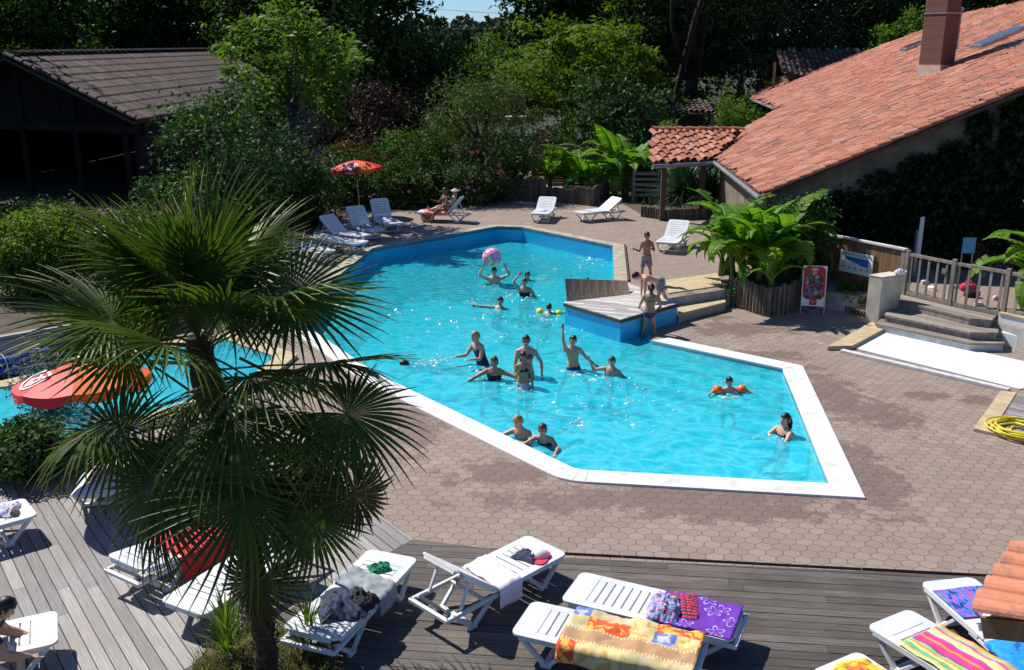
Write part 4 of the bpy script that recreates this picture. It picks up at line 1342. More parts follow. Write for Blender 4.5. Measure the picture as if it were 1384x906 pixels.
BT = [ # label, px, y, h, rx, rz, mat, leaf, seed, trunk
 ('sunlit broadleaf tree at the left photo edge behind the barn', 25, 76, 15, 7.0, 6.6, 'f_mid', .42, 21, .35),
 ('dark tree behind the left half of the barn ridge', 160, 82, 17, 6.5, 8, 'f_dark', .45, 22, .4),
 ('dark tall tree behind the right end of the barn ridge', 285, 86, 19, 7.0, 9, 'f_dark', .45, 23, .4),
 ('dark tree above the pale green leafy tree', 400, 78, 18, 6.0, 8.5, 'f_dark', .42, 24, .4),
 ('tall dark tree left of the sky gap', 470, 62, 17, 4.1, 8.4, 'f_dark', .38, 25, .4),
]
for lab, px, y, h, rx, rz, mt, lf, sd, tr in BT:
    q = AT(px, 100, y)
    tree('broadleaf_tree', lab, q.x, y, h, (rx, rx * .8, rz), mt, leaf=lf, nclump=150, per=130, seed=sd, group=G1, trunk=tr, cr=2.0)
# lower dark growth that fills under those crowns
LT = [
 ('low dark tree filling the gap under the tall left trees', 90, 72, 8.2, 5.5, 3.9, 'f_mid', 31),
 ('low dark tree behind the middle of the barn roof', 230, 92, 9, 7, 4.4, 'f_dark', 32),
 ('shaded low tree behind the burgundy plum', 455, 56, 7.0, 4.0, 3.4, 'f_dark', 33),
 ('shaded low tree below the tall dark tree by the sky gap', 560, 60, 7.2, 4.0, 3.5, 'f_dark', 34),
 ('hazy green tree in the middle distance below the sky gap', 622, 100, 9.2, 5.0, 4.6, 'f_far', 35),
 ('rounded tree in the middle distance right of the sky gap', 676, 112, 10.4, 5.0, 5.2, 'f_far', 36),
 ('soft green tree behind the round willow bush', 655, 74, 7.4, 4.5, 3.6, 'f_mid', 37),
 ('distant rounded tree at the left side of the sky gap', 588, 118, 9.6, 5.0, 4.8, 'f_far', 38),
]
for lab, px, y, h, rx, rz, mt, sd in LT:
    q = AT(px, 100, y)
    tree('low_tree', lab, q.x, y, h, (rx, rx * .8, rz), mt, leaf=.32 if y < 90 else .45, nclump=80, per=100, seed=sd, group='lower trees of the backdrop', trunk=.22, cr=1.4, zcut=-.95)
# right hand backdrop
RT = [
 ('dark tall tree whose boughs overhang the sky gap', 768, 66, 17.5, 4.3, 6.2, 'f_dark', 41, .38, .40),
 ('tall dark tree above the feathery yellow green tree', 850, 74, 19, 6.0, 8.5, 'f_dark', 42, .40, .40),
 ('tall tree with slim leaning trunks behind the bamboo', 935, 58, 17, 4.8, 6.5, 'f_pinef', 43, .34, .30),
 ('dark conifer behind the small tiled far house', 1030, 72, 18.5, 5.0, 8.8, 'f_pinef', 44, .36, .38),
 ('dark conifer above the far tiled house ridge', 1120, 78, 19, 5.4, 9.2, 'f_pinef', 45, .38, .38),
 ('dark tree left of the brick chimney', 1205, 82, 18, 5.5, 8.4, 'f_dark', 46, .40, .38),
 ('dark tree behind the ridge right of the chimney', 1330, 88, 17.5, 7.0, 8.2, 'f_dark', 47, .42, .38),
]
for lab, px, y, h, rx, rz, mt, sd, lf, tr in RT:
    q = AT(px, 100, y)
    tree('tall_tree', lab, q.x, y, h, (rx, rx * .8, rz), mt, leaf=lf, nclump=140, per=125, seed=sd, group='tall trees behind the red roof', trunk=tr, cr=1.7, aspect=.4 if mt == 'f_pinef' else .5)
q = AT(1226, 40, 64)
tree('small_tree', 'sunlit pale green tree peeping over the roof left of the chimney', q.x, 64, 8.8, (1.9, 1.7, 2.4), 'f_light', leaf=.3, nclump=40, per=80, seed=48, trunk=.12)
for lab, px, y, lean, h in (('slim dark trunk leaning right below the conifer crowns', 902, 53, 2.6, 12), ('forked dark trunk beside the bamboo', 930, 55, 1.5, 12)):
    q = AT(px, 140, y); t = thing('bare_trunk', lab, 'tree', (q.x, y, UP), 0, 'bare trunks behind the garden fence')
    m = MB(); m.tube([(0, 0, -.2), (lean * .15, 0, h * .3), (lean * .5, .2, h * .65), (lean, 0, h)], [.26, .20, .16, .10], 9)
    m.tube([(lean * .3, .05, h * .45), (lean * .3 - .7, .1, h * .62), (lean * .3 - .9, 0, h * .85)], [.12, .1, .05], 7)
    m.build('trunk', M['barnwood'], t, smooth=True)

# feathery yellow green tree, layered sprays
q = AT(792, 150, 51)
tree('feathery_tree', 'feathery yellow green tree with layered sprays behind the garden fence', q.x, 51, 8.2, (4.1, 3.4, 3.2), 'f_yel', leaf=.30, nclump=120, per=110, seed=51, trunk=.2, aspect=.38, upbias=1.2, cr=.95, flat=.4, shell=.35, zcut=-.9)
q = AT(705, 120, 56)
tree('feathery_tree', 'lighter feathery tree just right of the sky gap', q.x, 56, 6.9, (2.3, 2.0, 2.6), 'f_light', leaf=.28, nclump=60, per=90, seed=52, trunk=.15, aspect=.38, upbias=1.1, cr=.9, flat=.4, shell=.35)
q = AT(880, 60, 60)
tree('feathery_tree', 'tall shaded yellow green tree above the round dark shrub', q.x, 60, 11.5, (4.0, 3.4, 3.6), 'f_yel', leaf=.30, nclump=80, per=100, seed=53, trunk=.2, aspect=.4, upbias=1.1, cr=1.1, flat=.45, shell=.4)
# top-left sprawling light tree
q = AT(392, 90, 35)
tree('leafy_tree', 'pale green tree with drooping leaf clusters beside the barn roof', q.x, 35, 7.9, (2.45, 2.1, 2.3), 'f_light', leaf=.28, nclump=58, per=60, seed=54, trunk=.13, aspect=.42, upbias=.9, cr=.62, shell=.6, flat=.75)
bush('silver grey creeper hanging below the pale green tree', 398, 120, 70, 35.5, 'f_silver', name='creeper', leaf=.11, nclump=40, per=110, seed=55)
# shrubs of the middle ground
bush('large glossy green shrub in front of the barn eave', 298, 122, 168, 31, 'f_gloss', leaf=.15, nclump=80, per=130, seed=61, name='large_shrub')
bush('dark shrub at the foot of the glossy shrub', 222, 236, 120, 29, 'f_gloss', leaf=.12, nclump=40, per=110, seed=62)
bush('burgundy leaved plum behind the hedge', 505, 108, 100, 45, 'f_burg', leaf=.16, nclump=50, per=110, seed=63, name='plum_tree', cat='tree')
bush('round willowy bush in the middle of the garden', 648, 100, 150, 42, 'f_olive', leaf=.20, nclump=90, per=140, seed=64, aspect=.22, upbias=.2, name='willow_bush')
bush('round dark shrub behind the arched fence', 830, 98, 155, 46.5, 'f_gloss', leaf=.20, nclump=80, per=130, seed=65, name='round_shrub')
bush('rusty leaved shrub between the plum and the parasol', 462, 182, 90, 40.5, 'f_rust', leaf=.13, nclump=40, per=100, seed=66)
bush('dense dark hedge right behind the far red parasol', 480, 205, 130, 39.6, 'f_dark', leaf=.13, nclump=60, per=130, seed=67, name='hedge_shrub')
bush('mid green hedge shrub right of the red parasol', 560, 176, 110, 40.6, 'f_mid', leaf=.13, nclump=55, per=120, seed=68, name='hedge_shrub')
bush('dark undergrowth shrub below the willowy bush', 668, 184, 120, 40.6, 'f_dark', leaf=.14, nclump=50, per=120, seed=69)
bush('light green shrub left of the far loungers', 405, 228, 110, 34.2, 'f_mid', leaf=.12, nclump=55, per=120, seed=70)
bush('small green shrub just above the palm crown', 330, 248, 110, 29.5, 'f_mid', leaf=.12, nclump=40, per=110, seed=71)
bush('bright yellow green bush at the left photo edge', 40, 292, 150, 23.6, 'f_acid', leaf=.10, nclump=110, per=140, seed=72, name='bright_bush', depth=.8)
bush('dark green shrub between bright bush and palm', 150, 286, 120, 25.5, 'f_gloss', leaf=.12, nclump=50, per=110, seed=73)
bush('shaded shrub low in front of the barn opening', 60, 282, 150, 31, 'f_dark', leaf=.13, nclump=50, per=110, seed=74)
bush('dark shrub under the pale green tree', 370, 170, 120, 36, 'f_dark', leaf=.14, nclump=50, per=110, seed=75)
bush('low loose shrub with small pale leaves by the paddling pool', 60, 470, 110, 16.2, 'f_silver', zb=0, leaf=.055, nclump=60, per=70, seed=76, aspect=.5, shell=.3)
bush('dark shrub below the near red parasol', 42, 575, 130, 13.6, 'f_gloss', zb=0, leaf=.075, nclump=70, per=120, seed=77)
bush('dark low shrub at the corner of the left deck', -20, 590, 120, 13.6, 'f_gloss', zb=0, leaf=.075, nclump=50, per=120, seed=78)
bush('dark leafy shrub behind the potted bananas', 1085, 268, 90, 25.2, 'f_gloss', leaf=.09, nclump=50, per=100, seed=79, zb=.3)
bush('small yellow green shrub beside the porch roof ridge', 915, 160, 44, 43, 'f_acid', leaf=.16, nclump=24, per=80, seed=80)
bush('low weeds at the foot of the board fence', 1150, 398, 62, 23.9, 'f_mid', zb=.2, leaf=.07, nclump=22, per=60, seed=81, name='weed_clump', cat='weeds', shell=.3)
bush('trailing green plant over the banana planter edge', 1030, 375, 120, 24.4, 'f_mid', zb=.05, leaf=.07, nclump=36, per=90, seed=82, name='trailing_plant', cat='plant', depth=.5)
t = bush('oleander bush with small pink flowers beside the two sunbathers', 628, 222, 96, 39.4, 'f_gloss', leaf=.15, nclump=60, per=120, seed=83, aspect=.28, name='oleander')
def flowers(t, c, rad, n, seed, size=.05):
    g = random.Random(seed); m = MB()
    for _ in range(n):
        d = Vector((g.gauss(0, 1), -abs(g.gauss(0, 1)), g.gauss(.2, 1))).normalized()
        p = Vector(c) + Vector((d.x * rad[0], d.y * rad[1], d.z * rad[2]))
        s = size * g.uniform(.7, 1.5)
        for k in range(5):
            a = 2 * PI * k / 5 + g.random()
            e = Vector((math.cos(a), -.4, math.sin(a))) * s; f = Vector((math.cos(a + .9), -.4, math.sin(a + .9))) * s
            m.add([p, p + e, p + (e + f) * .62, p + f], [(0, 1, 2, 3)])
    m.build('blossom', M['petal'], t)
flowers(t, (0, 0, 1.2), (1.55, 1.5, 1.15), 34, 4)
bush('dark oleander with a few pink flowers behind the white loungers', 545, 225, 80, 38.6, 'f_dark', leaf=.15, nclump=50, per=120, seed=84, aspect=.28, name='oleander')
t = COL.objects[-1] if False else bpy.data.objects['oleander.001']
flowers(t, (0, 0, 1.1), (1.3, 1.3, 1.1), 12, 5)
# bamboo plume
q = AT(990, 165, 43)
t = thing('bamboo', 'pale green bamboo plume in front of the dark conifers', 'bamboo', (q.x, 43, UP))
g = np.random.default_rng(90); pts = []; m = MB()
for k in range(26):
    a, r_ = g.uniform(0, 2 * PI), g.uniform(0, .45); H = g.uniform(2.3, 4.6)
    b = np.array([r_ * math.cos(a), r_ * math.sin(a), 0]); lean = np.array([math.cos(a), math.sin(a), 0]) * g.uniform(.05, .6)
    cp = [Vector(b + lean * s * s + np.array([0, 0, H * s])) for s in (0, .4, .75, 1)]
    m.tube(cp, [.02, .018, .012, .005], 5)
    for s in g.uniform(.2, 1, 200): pts.append(b + lean * s * s + np.array([0, 0, H * s]) + g.normal(0, .12, 3))
m.build('stem', M['stem'], t)
pts = np.array(pts); leaf_object('foliage', pts, .24, g.uniform(.2, 1, len(pts)), M['f_light'], t, .2, .2, 91)

# far forest on a low hill, one mass
m = MB(); nx, ny = 40, 14
hv = []
for j in range(ny):
    for i in range(nx):
        x = -260 + 520 * i / (nx - 1); y = 120 + 260 * j / (ny - 1)
        hv.append((x, y, UP + 9.5 * (1 - math.exp(-((y - 115) / 95) ** 2)) + 1.0 * math.sin(x * .03 + 1) - .4))
m.add(hv, [(j * nx + i, j * nx + i + 1, (j + 1) * nx + i + 1, (j + 1) * nx + i) for j in range(ny - 1) for i in range(nx - 1)])
tag(m.build('hill', M['earth'], smooth=True), kind='structure')
g = np.random.default_rng(5); pts = []; tn = []
for k in range(230):
    y = g.uniform(135, 250); x = g.uniform(-.16, .08) * y + g.uniform(-8, 8)
    z = UP + 9.5 * (1 - math.exp(-((y - 115) / 95) ** 2)) - .6
    H = g.uniform(5.5, 9.0); W = g.uniform(1.8, 3.4); con = g.random() < .5
    nn = 420
    s = g.random(nn); a = g.uniform(0, 2 * PI, nn)
    r_ = W * ((1 - s) ** (.8 if con else .45)) * (.55 + .5 * g.random(nn))
    pts.append(np.stack([x + r_ * np.cos(a), y + r_ * np.sin(a), z + H * (.12 + .88 * s)], 1)); tn.append(np.clip(g.uniform(.1, .9) + g.normal(0, .15, nn), 0, 1))
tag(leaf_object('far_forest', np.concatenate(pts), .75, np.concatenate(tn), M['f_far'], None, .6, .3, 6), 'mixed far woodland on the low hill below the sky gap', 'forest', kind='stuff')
# thin overhead wire across the sky gap
t = thing('overhead_wire', 'thin overhead wire crossing the sky gap between the trees', 'wire', (0, 0, 0))
m = MB(); a, b = AT(530, 6, 96), AT(760, 20, 96); m.tube([a.lerp(b, i / 10) - Vector((0, 0, .25 * math.sin(PI * i / 10))) for i in range(11)], .02, 5); m.build('wire', M['metal'], t)

# ivy on the gable wall
def wall_pt(px, py, off=-.05): return RP(px, py, HO + base + acr * off, acr)
g = np.random.default_rng(12)
pts = []
for (px, py, rx, ry, n) in ((1180, 300, 75, 36, 3600), (1265, 280, 70, 60, 5200), (1345, 260, 60, 70, 5200), (1290, 218, 26, 30, 700), (1325, 170, 16, 34, 600), (1245, 225, 30, 14, 500), (1375, 170, 24, 50, 2000), (1200, 245, 40, 12, 350), (1130, 275, 40, 14, 500), (1400, 240, 50, 80, 2500)):
    for _ in range(n):
        a, r_ = g.uniform(0, 2 * PI), math.sqrt(g.random()) * g.uniform(.7, 1.05)
        q = wall_pt(px + rx * r_ * math.cos(a), py + ry * r_ * math.sin(a), -.04 - .22 * g.random() ** 2)
        pts.append(q[:])
pts = np.array(pts); pts = pts[pts[:, 2] > .5]
t = thing('ivy', 'dark ivy climbing over the gable wall of the big house', 'ivy', (HO.x + 4, HO.y, .56))
pts -= np.array(t.location)
leaf_object('foliage', pts, .15, g.uniform(0, 1, len(pts)), M['f_ivy'], t, .8, -.1, 13)

for i, (px, pyt, w, y, mt) in enumerate(((1000, 130, 110, 54, 'f_dark'), (1075, 118, 120, 60, 'f_dark'), (935, 128, 110, 56, 'f_mid'), (890, 120, 100, 58, 'f_dark'), (1010, 150, 90, 48, 'f_dark'))):
    bush(('dark hedge tree beside the far tiled house', 'dark hedge tree behind the far tiled house', 'green hedge tree behind the open tiled shed', 'dark hedge tree left of the open tiled shed', 'dark low shrub behind the bamboo')[i], px, pyt, w, y, mt, leaf=.2, nclump=60, per=110, seed=240 + i, name='hedge_tree', group='hedge trees behind the porch')
for i, (px, pyt, w, y) in enumerate(((1130, 262, 110, 26.3), (1185, 270, 90, 26.2), (1390, 262, 110, 26.0), (1300, 285, 110, 26.3))):
    bush(('dark shrub under the lower end of the big roof', 'dark shrub behind the board fence', 'dark shrub at the right edge below the ivy wall', 'dark shrub against the ivy wall behind the gate')[i], px, pyt, w, y, 'f_ivy', leaf=.12, nclump=55, per=110, seed=250 + i, zb=.5, depth=.35)
# --- log edging and arched fence ------------------------------------------------
def log_edge(label, pts, z0, h, group='split log edging round the beds'):
    t = thing('log_edging', label, 'edging', (pts[0].x, pts[0].y, z0), 0, group)
    O = Vector((pts[0].x, pts[0].y, 0)); m = MB(); g = random.Random(len(label))
    for a, b in zip(pts, pts[1:]):
        n = max(1, int((b - a).length / .12))
        for i in range(n):
            c = a.lerp(b, (i + .5) / n) - O; m.tone = g.random()
            m.tube([(c.x, c.y, 0), (c.x, c.y, h * g.uniform(.93, 1.04))], .062, 7)
    m.build('logs', M['logwood'], t, smooth=False)
log_edge('straight dark log edging below the willowy bush', [P(600, 268, UP), P(655, 270, UP), P(738, 272, UP)], UP, .95)
log_edge('log edging in front of the left far banana plants', [P(738, 272, UP), P(775, 276, UP), P(802, 273, UP)], UP, .62)
log_edge('curved log edging of the middle banana bed', [P(765, 274, UP), P(800, 279, UP), P(822, 266, UP)], UP, .75)
log_edge('low log edging beside the yucca', [P(866, 293, UP), P(900, 298, UP), P(960, 296, UP)], UP, .42)
log_edge('tall log planter edge under the big banana clump', [P(985, 412, 0), P(1000, 416, 0), P(1035, 428, 0), P(1066, 424, 0), P(1078, 412, 0)], 0, .78)
m = MB(); pl = [P(985, 411, 0), P(1035, 427, 0), P(1078, 411, 0)]
m.prism(xy(pl[0], pl[1], pl[2], Vector((8.0, 25.6, 0)), Vector((5.9, 25.2, 0))), .0, .66)
tag(m.build('planter_soil', M['soil']), kind='structure')
log_edge('low log kerb between easel board and cream pier', [P(1112, 412, 0), P(1172, 430, 0)], 0, .16)
m = MB(); m.prism(xy(P(1108, 412, 0), P(1170, 428, 0), P(1190, 400, 0), Vector((8.3, 25.6, 0)), Vector((7.6, 25.6, 0))), 0, .13)
tag(m.build('sandy_bed', M['sand']), kind='structure')
m = MB(); m.sheet([xy(P(430, 300, UP), P(560, 284, UP), P(660, 262, UP), P(740, 264, UP), P(735, 235, UP), P(360, 235, UP))], UP + .006)
m.sheet([xy(P(765, 272, UP), P(830, 270, UP), P(868, 290, UP), P(962, 296, UP), P(985, 250, UP), P(760, 248, UP))], UP + .006)
m.sheet([xy(P(-200, 470, UP), P(0, 462, UP), P(210, 428, UP), P(360, 395, UP), P(420, 330, UP), P(430, 296, UP), P(250, 270, UP), P(-200, 300, UP))], UP + .006)
tag(m.build('bed_soil', M['soil']), kind='structure')
m = MB(); m.sheet([xy(P(-200, 640), P(60, 612), P(95, 600), P(60, 640), P(-160, 660))], .006); tag(m.build('corner_soil', M['soil']), kind='structure')

def arched_panel(label, px0, px1, py_top, py_side, y, zb=UP + .3):
    a, b = AT(px0, py_side, y), AT(px1, py_side, y); top = AT((px0 + px1) / 2, py_top, y)
    t = thing('arched_fence', label, 'fence', (a.x, y, zb), 0, 'arched garden fence panels')
    w = b.x - a.x; h0 = a.z - zb; h1 = top.z - zb
    m = MB(); n = 14
    arc = [(w * i / n, h0 + (h1 - h0) * math.sin(PI * i / n)) for i in range(n + 1)]
    g = random.Random(int(px0))
    nrow = 14
    for r_ in range(nrow):
        z0_, z1_ = h1 * r_ / nrow, h1 * (r_ + 1) / nrow - .006
        xs = [x for x, z in arc if z >= z1_]
        if len(xs) < 2: continue
        m.tone = g.random()
        m.box(((xs[0] + xs[-1]) / 2, .01 * (r_ % 2), (z0_ + z1_) / 2), (xs[-1] - xs[0], .02, z1_ - z0_))
    m.build('slats', M['fencewood'], t)
    m = MB(); m.tube([(x, -.01, z + .02) for x, z in arc], .035, 6); m.build('rim', M['greywood'], t)
    for x in (-.04, w + .04):
        m = MB(); m.box((x, 0, (h0 + .1) / 2), (.09, .09, h0 + .1)); m.build('post', M['greywood'], t)
arched_panel('arched wooden fence panel left of the dark fence post', 738, 795, 196, 206, 44.0)
arched_panel('arched wooden fence panel right behind the banana leaves', 797, 850, 196, 207, 44.0)
arched_panel('arched wooden fence panel highest and farthest left', 722, 758, 170, 176, 46.5)
t = thing('white_table', 'pale table top glimpsed between bushes beyond the garden fence', 'table', AT(697, 158, 47)[:2] + (UP,))
h_ = AT(697, 158, 47).z - UP
m = MB(); m.box((0, 0, h_), (1.0, .8, .05)); m.build('tabletop', M['whitewall'], t)
for sx in (-.4, .4):
    for sy in (-.3, .3):
        m = MB(); m.box((sx, sy, h_ / 2 - .02), (.06, .06, h_ - .04)); m.build('leg', M['greywhite'], t)
t = thing('slatted_crate', 'grey slatted wooden crate behind the banana leaves', 'crate', AT(874, 205, 40)[:2] + (UP,))
for i in range(5):
    m = MB(); m.box((0, 0, .3 + .22 * i), (1.1, .5, .1)); m.build('slat', M['greywood'], t)
for s in (-.5, .5):
    m = MB(); m.box((s, .0, .65), (.08, .44, 1.3)); m.build('post', M['greywood'], t)

# --- bananas -------------------------------------------------------------------
def banana_leaf_mesh(L, W, seed, arch):
    g = random.Random(seed); m = MB(); n = 16
    mid = []
    p = Vector((0, 0, 0)); el = R(78 - arch * 8)
    for i in range(n + 1):
        mid.append(p.copy())
        el -= arch * R(5.5) * (.4 + 1.1 * i / n)
        p = p + Vector((math.cos(el), 0, math.sin(el))) * (L / n)
    def wid(s): return W * max(0.0, math.sin(PI * min(1, max(0, (s - .16) / .84)) ** .72)) if s > .16 else .0
    for side in (-1, 1):
        drop = 0
        for i in range(n):
            s0, s1 = i / n, (i + 1) / n
            if s1 <= .17: continue
            if g.random() < .30: drop = g.uniform(-.15, .5)
            m.tone = min(1, max(0, .45 + g.uniform(-.2, .25) + (.12 if side > 0 else -.05)))
            a, b = mid[i], mid[i + 1]
            t_ = (b - a).normalized(); upn = Vector((-t_.z, 0, t_.x))
            def out(w, q): return q + Vector((0, side * w * .93, 0)) + upn * (w * (.28 - drop)) 
            w0, w1 = wid(s0), wid(s1)
            e0, e1 = out(w0, a), out(w1, b)
            m0, m1 = a.lerp(e0, .5) + upn * w0 * .10, b.lerp(e1, .5) + upn * w1 * .10
            gap = t_ * (.006 * L if drop else 0)
            m.add([a, b, m1, m0], [(0, 1, 2, 3) if side > 0 else (3, 2, 1, 0)])
            m.add([m0, m1, e1 - gap, e0 + gap], [(0, 1, 2, 3) if side > 0 else (3, 2, 1, 0)])
    m.tone = .95
    m.tube(mid, [.030 * (1 - .75 * i / n) * (L ** .5) for i in range(n + 1)], 6)
    return m
BL = []
def banana(label, x, y, z0, h, L, n, seed, nstem=2, spread=.35):
    g = random.Random(seed)
    t = thing('banana_plant', label, 'banana plant', (x, y, z0), g.uniform(0, 6), 'banana plants around the terrace')
    az = g.uniform(0, 6)
    for k in range(nstem):
        c = Vector((g.uniform(-1, 1) * spread, g.uniform(-1, 1) * spread, 0)) if nstem > 1 else Vector((0, 0, 0))
        hh = h * g.uniform(.7, 1.05)
        lean = Vector((c.x * .3, c.y * .3, 0))
        m = MB(); m.tube([c, c + lean * .5 + Vector((0, 0, hh * .5)), c + lean + Vector((0, 0, hh))], [.085, .07, .04], 9); m.build('stem', M['stem'], t, smooth=True)
        for i in range(n):
            az += 2.4 + g.uniform(-.3, .3)
            arch = .55 + 1.75 * (1 - i / n) * g.uniform(.7, 1.1)
            ln = L * g.uniform(.75, 1.1)
            mb = banana_leaf_mesh(ln, ln * .185, g.randrange(9999), arch)
            mb.build('leaf', M['f_banana'], t, c + lean + Vector((0, 0, hh * (.55 + .45 * i / n))), rot=(0, 0, az))
banana('large banana clump overhanging the log planter', 6.35, 24.5, .6, 1.05, 2.0, 9, 5, 5, .6)
banana('shorter banana clump above the price board', 7.55, 24.9, .6, .95, 1.75, 7, 6, 3, .35)
banana('drooping banana plant right above the log planter edge', 6.7, 24.0, .55, .55, 1.5, 8, 14, 3, .6)
banana('banana plant on the left side of the log planter', 5.6, 24.9, .6, .8, 1.7, 7, 7, 2, .3)
q = P(750, 262, UP); banana('low banana plant farthest left by the arched fence', q.x, q.y, UP, 1.0, 2.3, 6, 8, 2, .4)
q = P(790, 264, UP); banana('middle far banana plant before the arched fence', q.x, q.y, UP, .9, 2.3, 6, 9, 3, .5)
q = P(838, 266, UP); banana('tall upright banana plant left of the porch', q.x, q.y, UP, 1.4, 2.6, 7, 10, 3, .5)
q = P(872, 268, UP); banana('banana plant nearest the porch post', q.x, q.y, UP, 1.0, 2.0, 6, 11, 2, .4)
banana('banana plant at the right photo edge behind the picket fence', 12.4, 21.2, .56, 1.3, 2.2, 8, 12, 2, .3)
q = P(897, 268, UP); banana('small banana plant hiding the foot of the porch post', q.x, q.y - .4, UP, .8, 1.8, 7, 13, 2, .4)
# yucca
def strap_plant(label, x, y, z0, R0, n, seed, mat='f_yucca', w=.035, name='yucca', cat='yucca', up=.2):
    g = random.Random(seed); t = thing(name, label, cat, (x, y, z0)); m = MB()
    for k in range(n):
        az = g.uniform(0, 2 * PI); el = R(g.uniform(-5, 88)) if up < .5 else R(g.uniform(45, 88)); L = R0 * g.uniform(.6, 1.1)
        d = Vector((math.cos(az), math.sin(az), 0)); sd = Vector((-d.y, d.x, 0)); m.tone = g.random()
        p = Vector((0, 0, up * g.random())) + d * .04; vs = []
        e = el
        for i in range(5):
            ww = w * (1, 1.1, .9, .55, .05)[i]
            vs += [p + sd * ww, p - sd * ww]
            p = p + (d * math.cos(e) + Vector((0, 0, math.sin(e)))) * L / 4; e -= R(9)
        m.add(vs, [(2*i, 2*i+1, 2*i+3, 2*i+2) for i in range(4)])
    m.build('foliage', M[mat], t)
q = P(925, 288, UP); strap_plant('spiky dark green yucca below the porch roof', q.x, q.y + .3, UP + .4, 1.75, 520, 3, w=.03, up=.45)
q = P(958, 288, UP); strap_plant('second spiky yucca below the roof gutter', q.x, q.y, UP + .3, 1.5, 380, 4, w=.03, up=.45)

# --- the palm -----------------------------------------------------------------
def fan_mesh(rad, pet, nseg, seed, droop, spread=R(158)):
    """palmate fan in local axes: stalk along +X to the hub, blades round the hub, droop along -Z"""
    g = random.Random(seed); m = MB()
    m.tone = .8
    m.tube([(-pet, 0, 0), (-pet * .5, 0, .015), (0, 0, 0)], [(.011, .016), (.009, .013), (.008, .010)], 6)
    dphi = 2 * spread / nseg
    for k in range(nseg):
        phi = -spread + dphi * (k + .5)
        Lr = rad * (.70 + .30 * math.cos(phi * .5)) * g.uniform(.90, 1.05)
        d = Vector((math.cos(phi), math.sin(phi), 0)); sd = Vector((-d.y, d.x, 0))
        tone = min(1, max(0, .42 + g.uniform(-.25, .25)))
        bend = droop * g.uniform(.8, 1.2); tipb = g.uniform(.0, .5) ** 2
        n = 6; cen, lft, rgt = [], [], []
        for i in range(n + 1):
            s = i / n
            z = -bend * s * s * rad - (tipb * rad * max(0, s - .65) * 1.5)
            x = d * (Lr * s * (1 - .12 * bend * s))
            hw = min(.96 * s * Lr * math.tan(dphi / 2), .0225 * (1 - .9 * max(0, (s - .42) / .58)))
            cup = .10 * abs(math.sin(phi)) * s * rad
            c = x + Vector((0, 0, z + cup))
            cen.append(c - Vector((0, 0, hw * .55))); lft.append(c + sd * hw); rgt.append(c - sd * hw)
        for i in range(n):
            m.tone = min(1, tone + (.6 if i >= 5 else .08 * (i > 3)))
            m.add([lft[i], cen[i], cen[i + 1], lft[i + 1]], [(0, 1, 2, 3)])
            m.tone = max(0, m.tone - .18)
            m.add([cen[i], rgt[i], rgt[i + 1], cen[i + 1]], [(0, 1, 2, 3)])
    return m
palm_b = P(366, 930, 0)
palm = thing('fan_palm', 'tall fan palm with shaggy trunk in front of the paddling pool', 'palm', palm_b)
top = Vector((-.46, .12, 3.72))
tp = [Vector((0, 0, -.05)), Vector((-.03, .0, .7)), Vector((-.10, .03, 1.5)), Vector((-.24, .06, 2.4)), Vector((-.38, .1, 3.2)), top]
m = MB()
dense = []
for i in range(41):
    f = i / 40 * (len(tp) - 1); k = min(int(f), len(tp) - 2); dense.append(tp[k].lerp(tp[k + 1], f - k))
g = random.Random(2)
m.tube(dense, [.098 + .012 * (i % 3) + g.uniform(-.012, .012) + (.03 if i > 18 else 0) - (.05 * max(0, (i - 34) / 6)) for i in range(41)], 14)
pass
#                                            # shag of fibre and old leaf bases
for i in range(520):
    f = g.uniform(.05, .97); q = dense[int(f * 40)]
    a = g.uniform(0, 2 * PI); d = Vector((math.cos(a), math.sin(a), 0)); m.tone = g.random()
    r0 = .085; up_ = g.uniform(.02, .13) * (1.7 if f > .5 else 1)
    p = q + d * r0; e = p + d * g.uniform(.02, .09) + Vector((0, 0, up_)); sd = Vector((-d.y, d.x, 0)) * g.uniform(.008, .03)
    m.add([p - sd, p + sd, e + sd * .4, e - sd * .4], [(0, 1, 2, 3)])
m.build('trunk', M['palmbark'], palm)
old = dict()
def frond(hub, axis, normal, rad, pet, droop, mat, seed):
    x = axis.normalized(); z = (normal - x * normal.dot(x)).normalized(); y = z.cross(x)
    o = fan_mesh(rad, pet, 46, seed, droop).build('frond', M[mat], palm)
    o.matrix_basis = Matrix.Translation(hub) @ Matrix((x, y, z)).transposed().to_4x4()
g = random.Random(17)
NF = 38
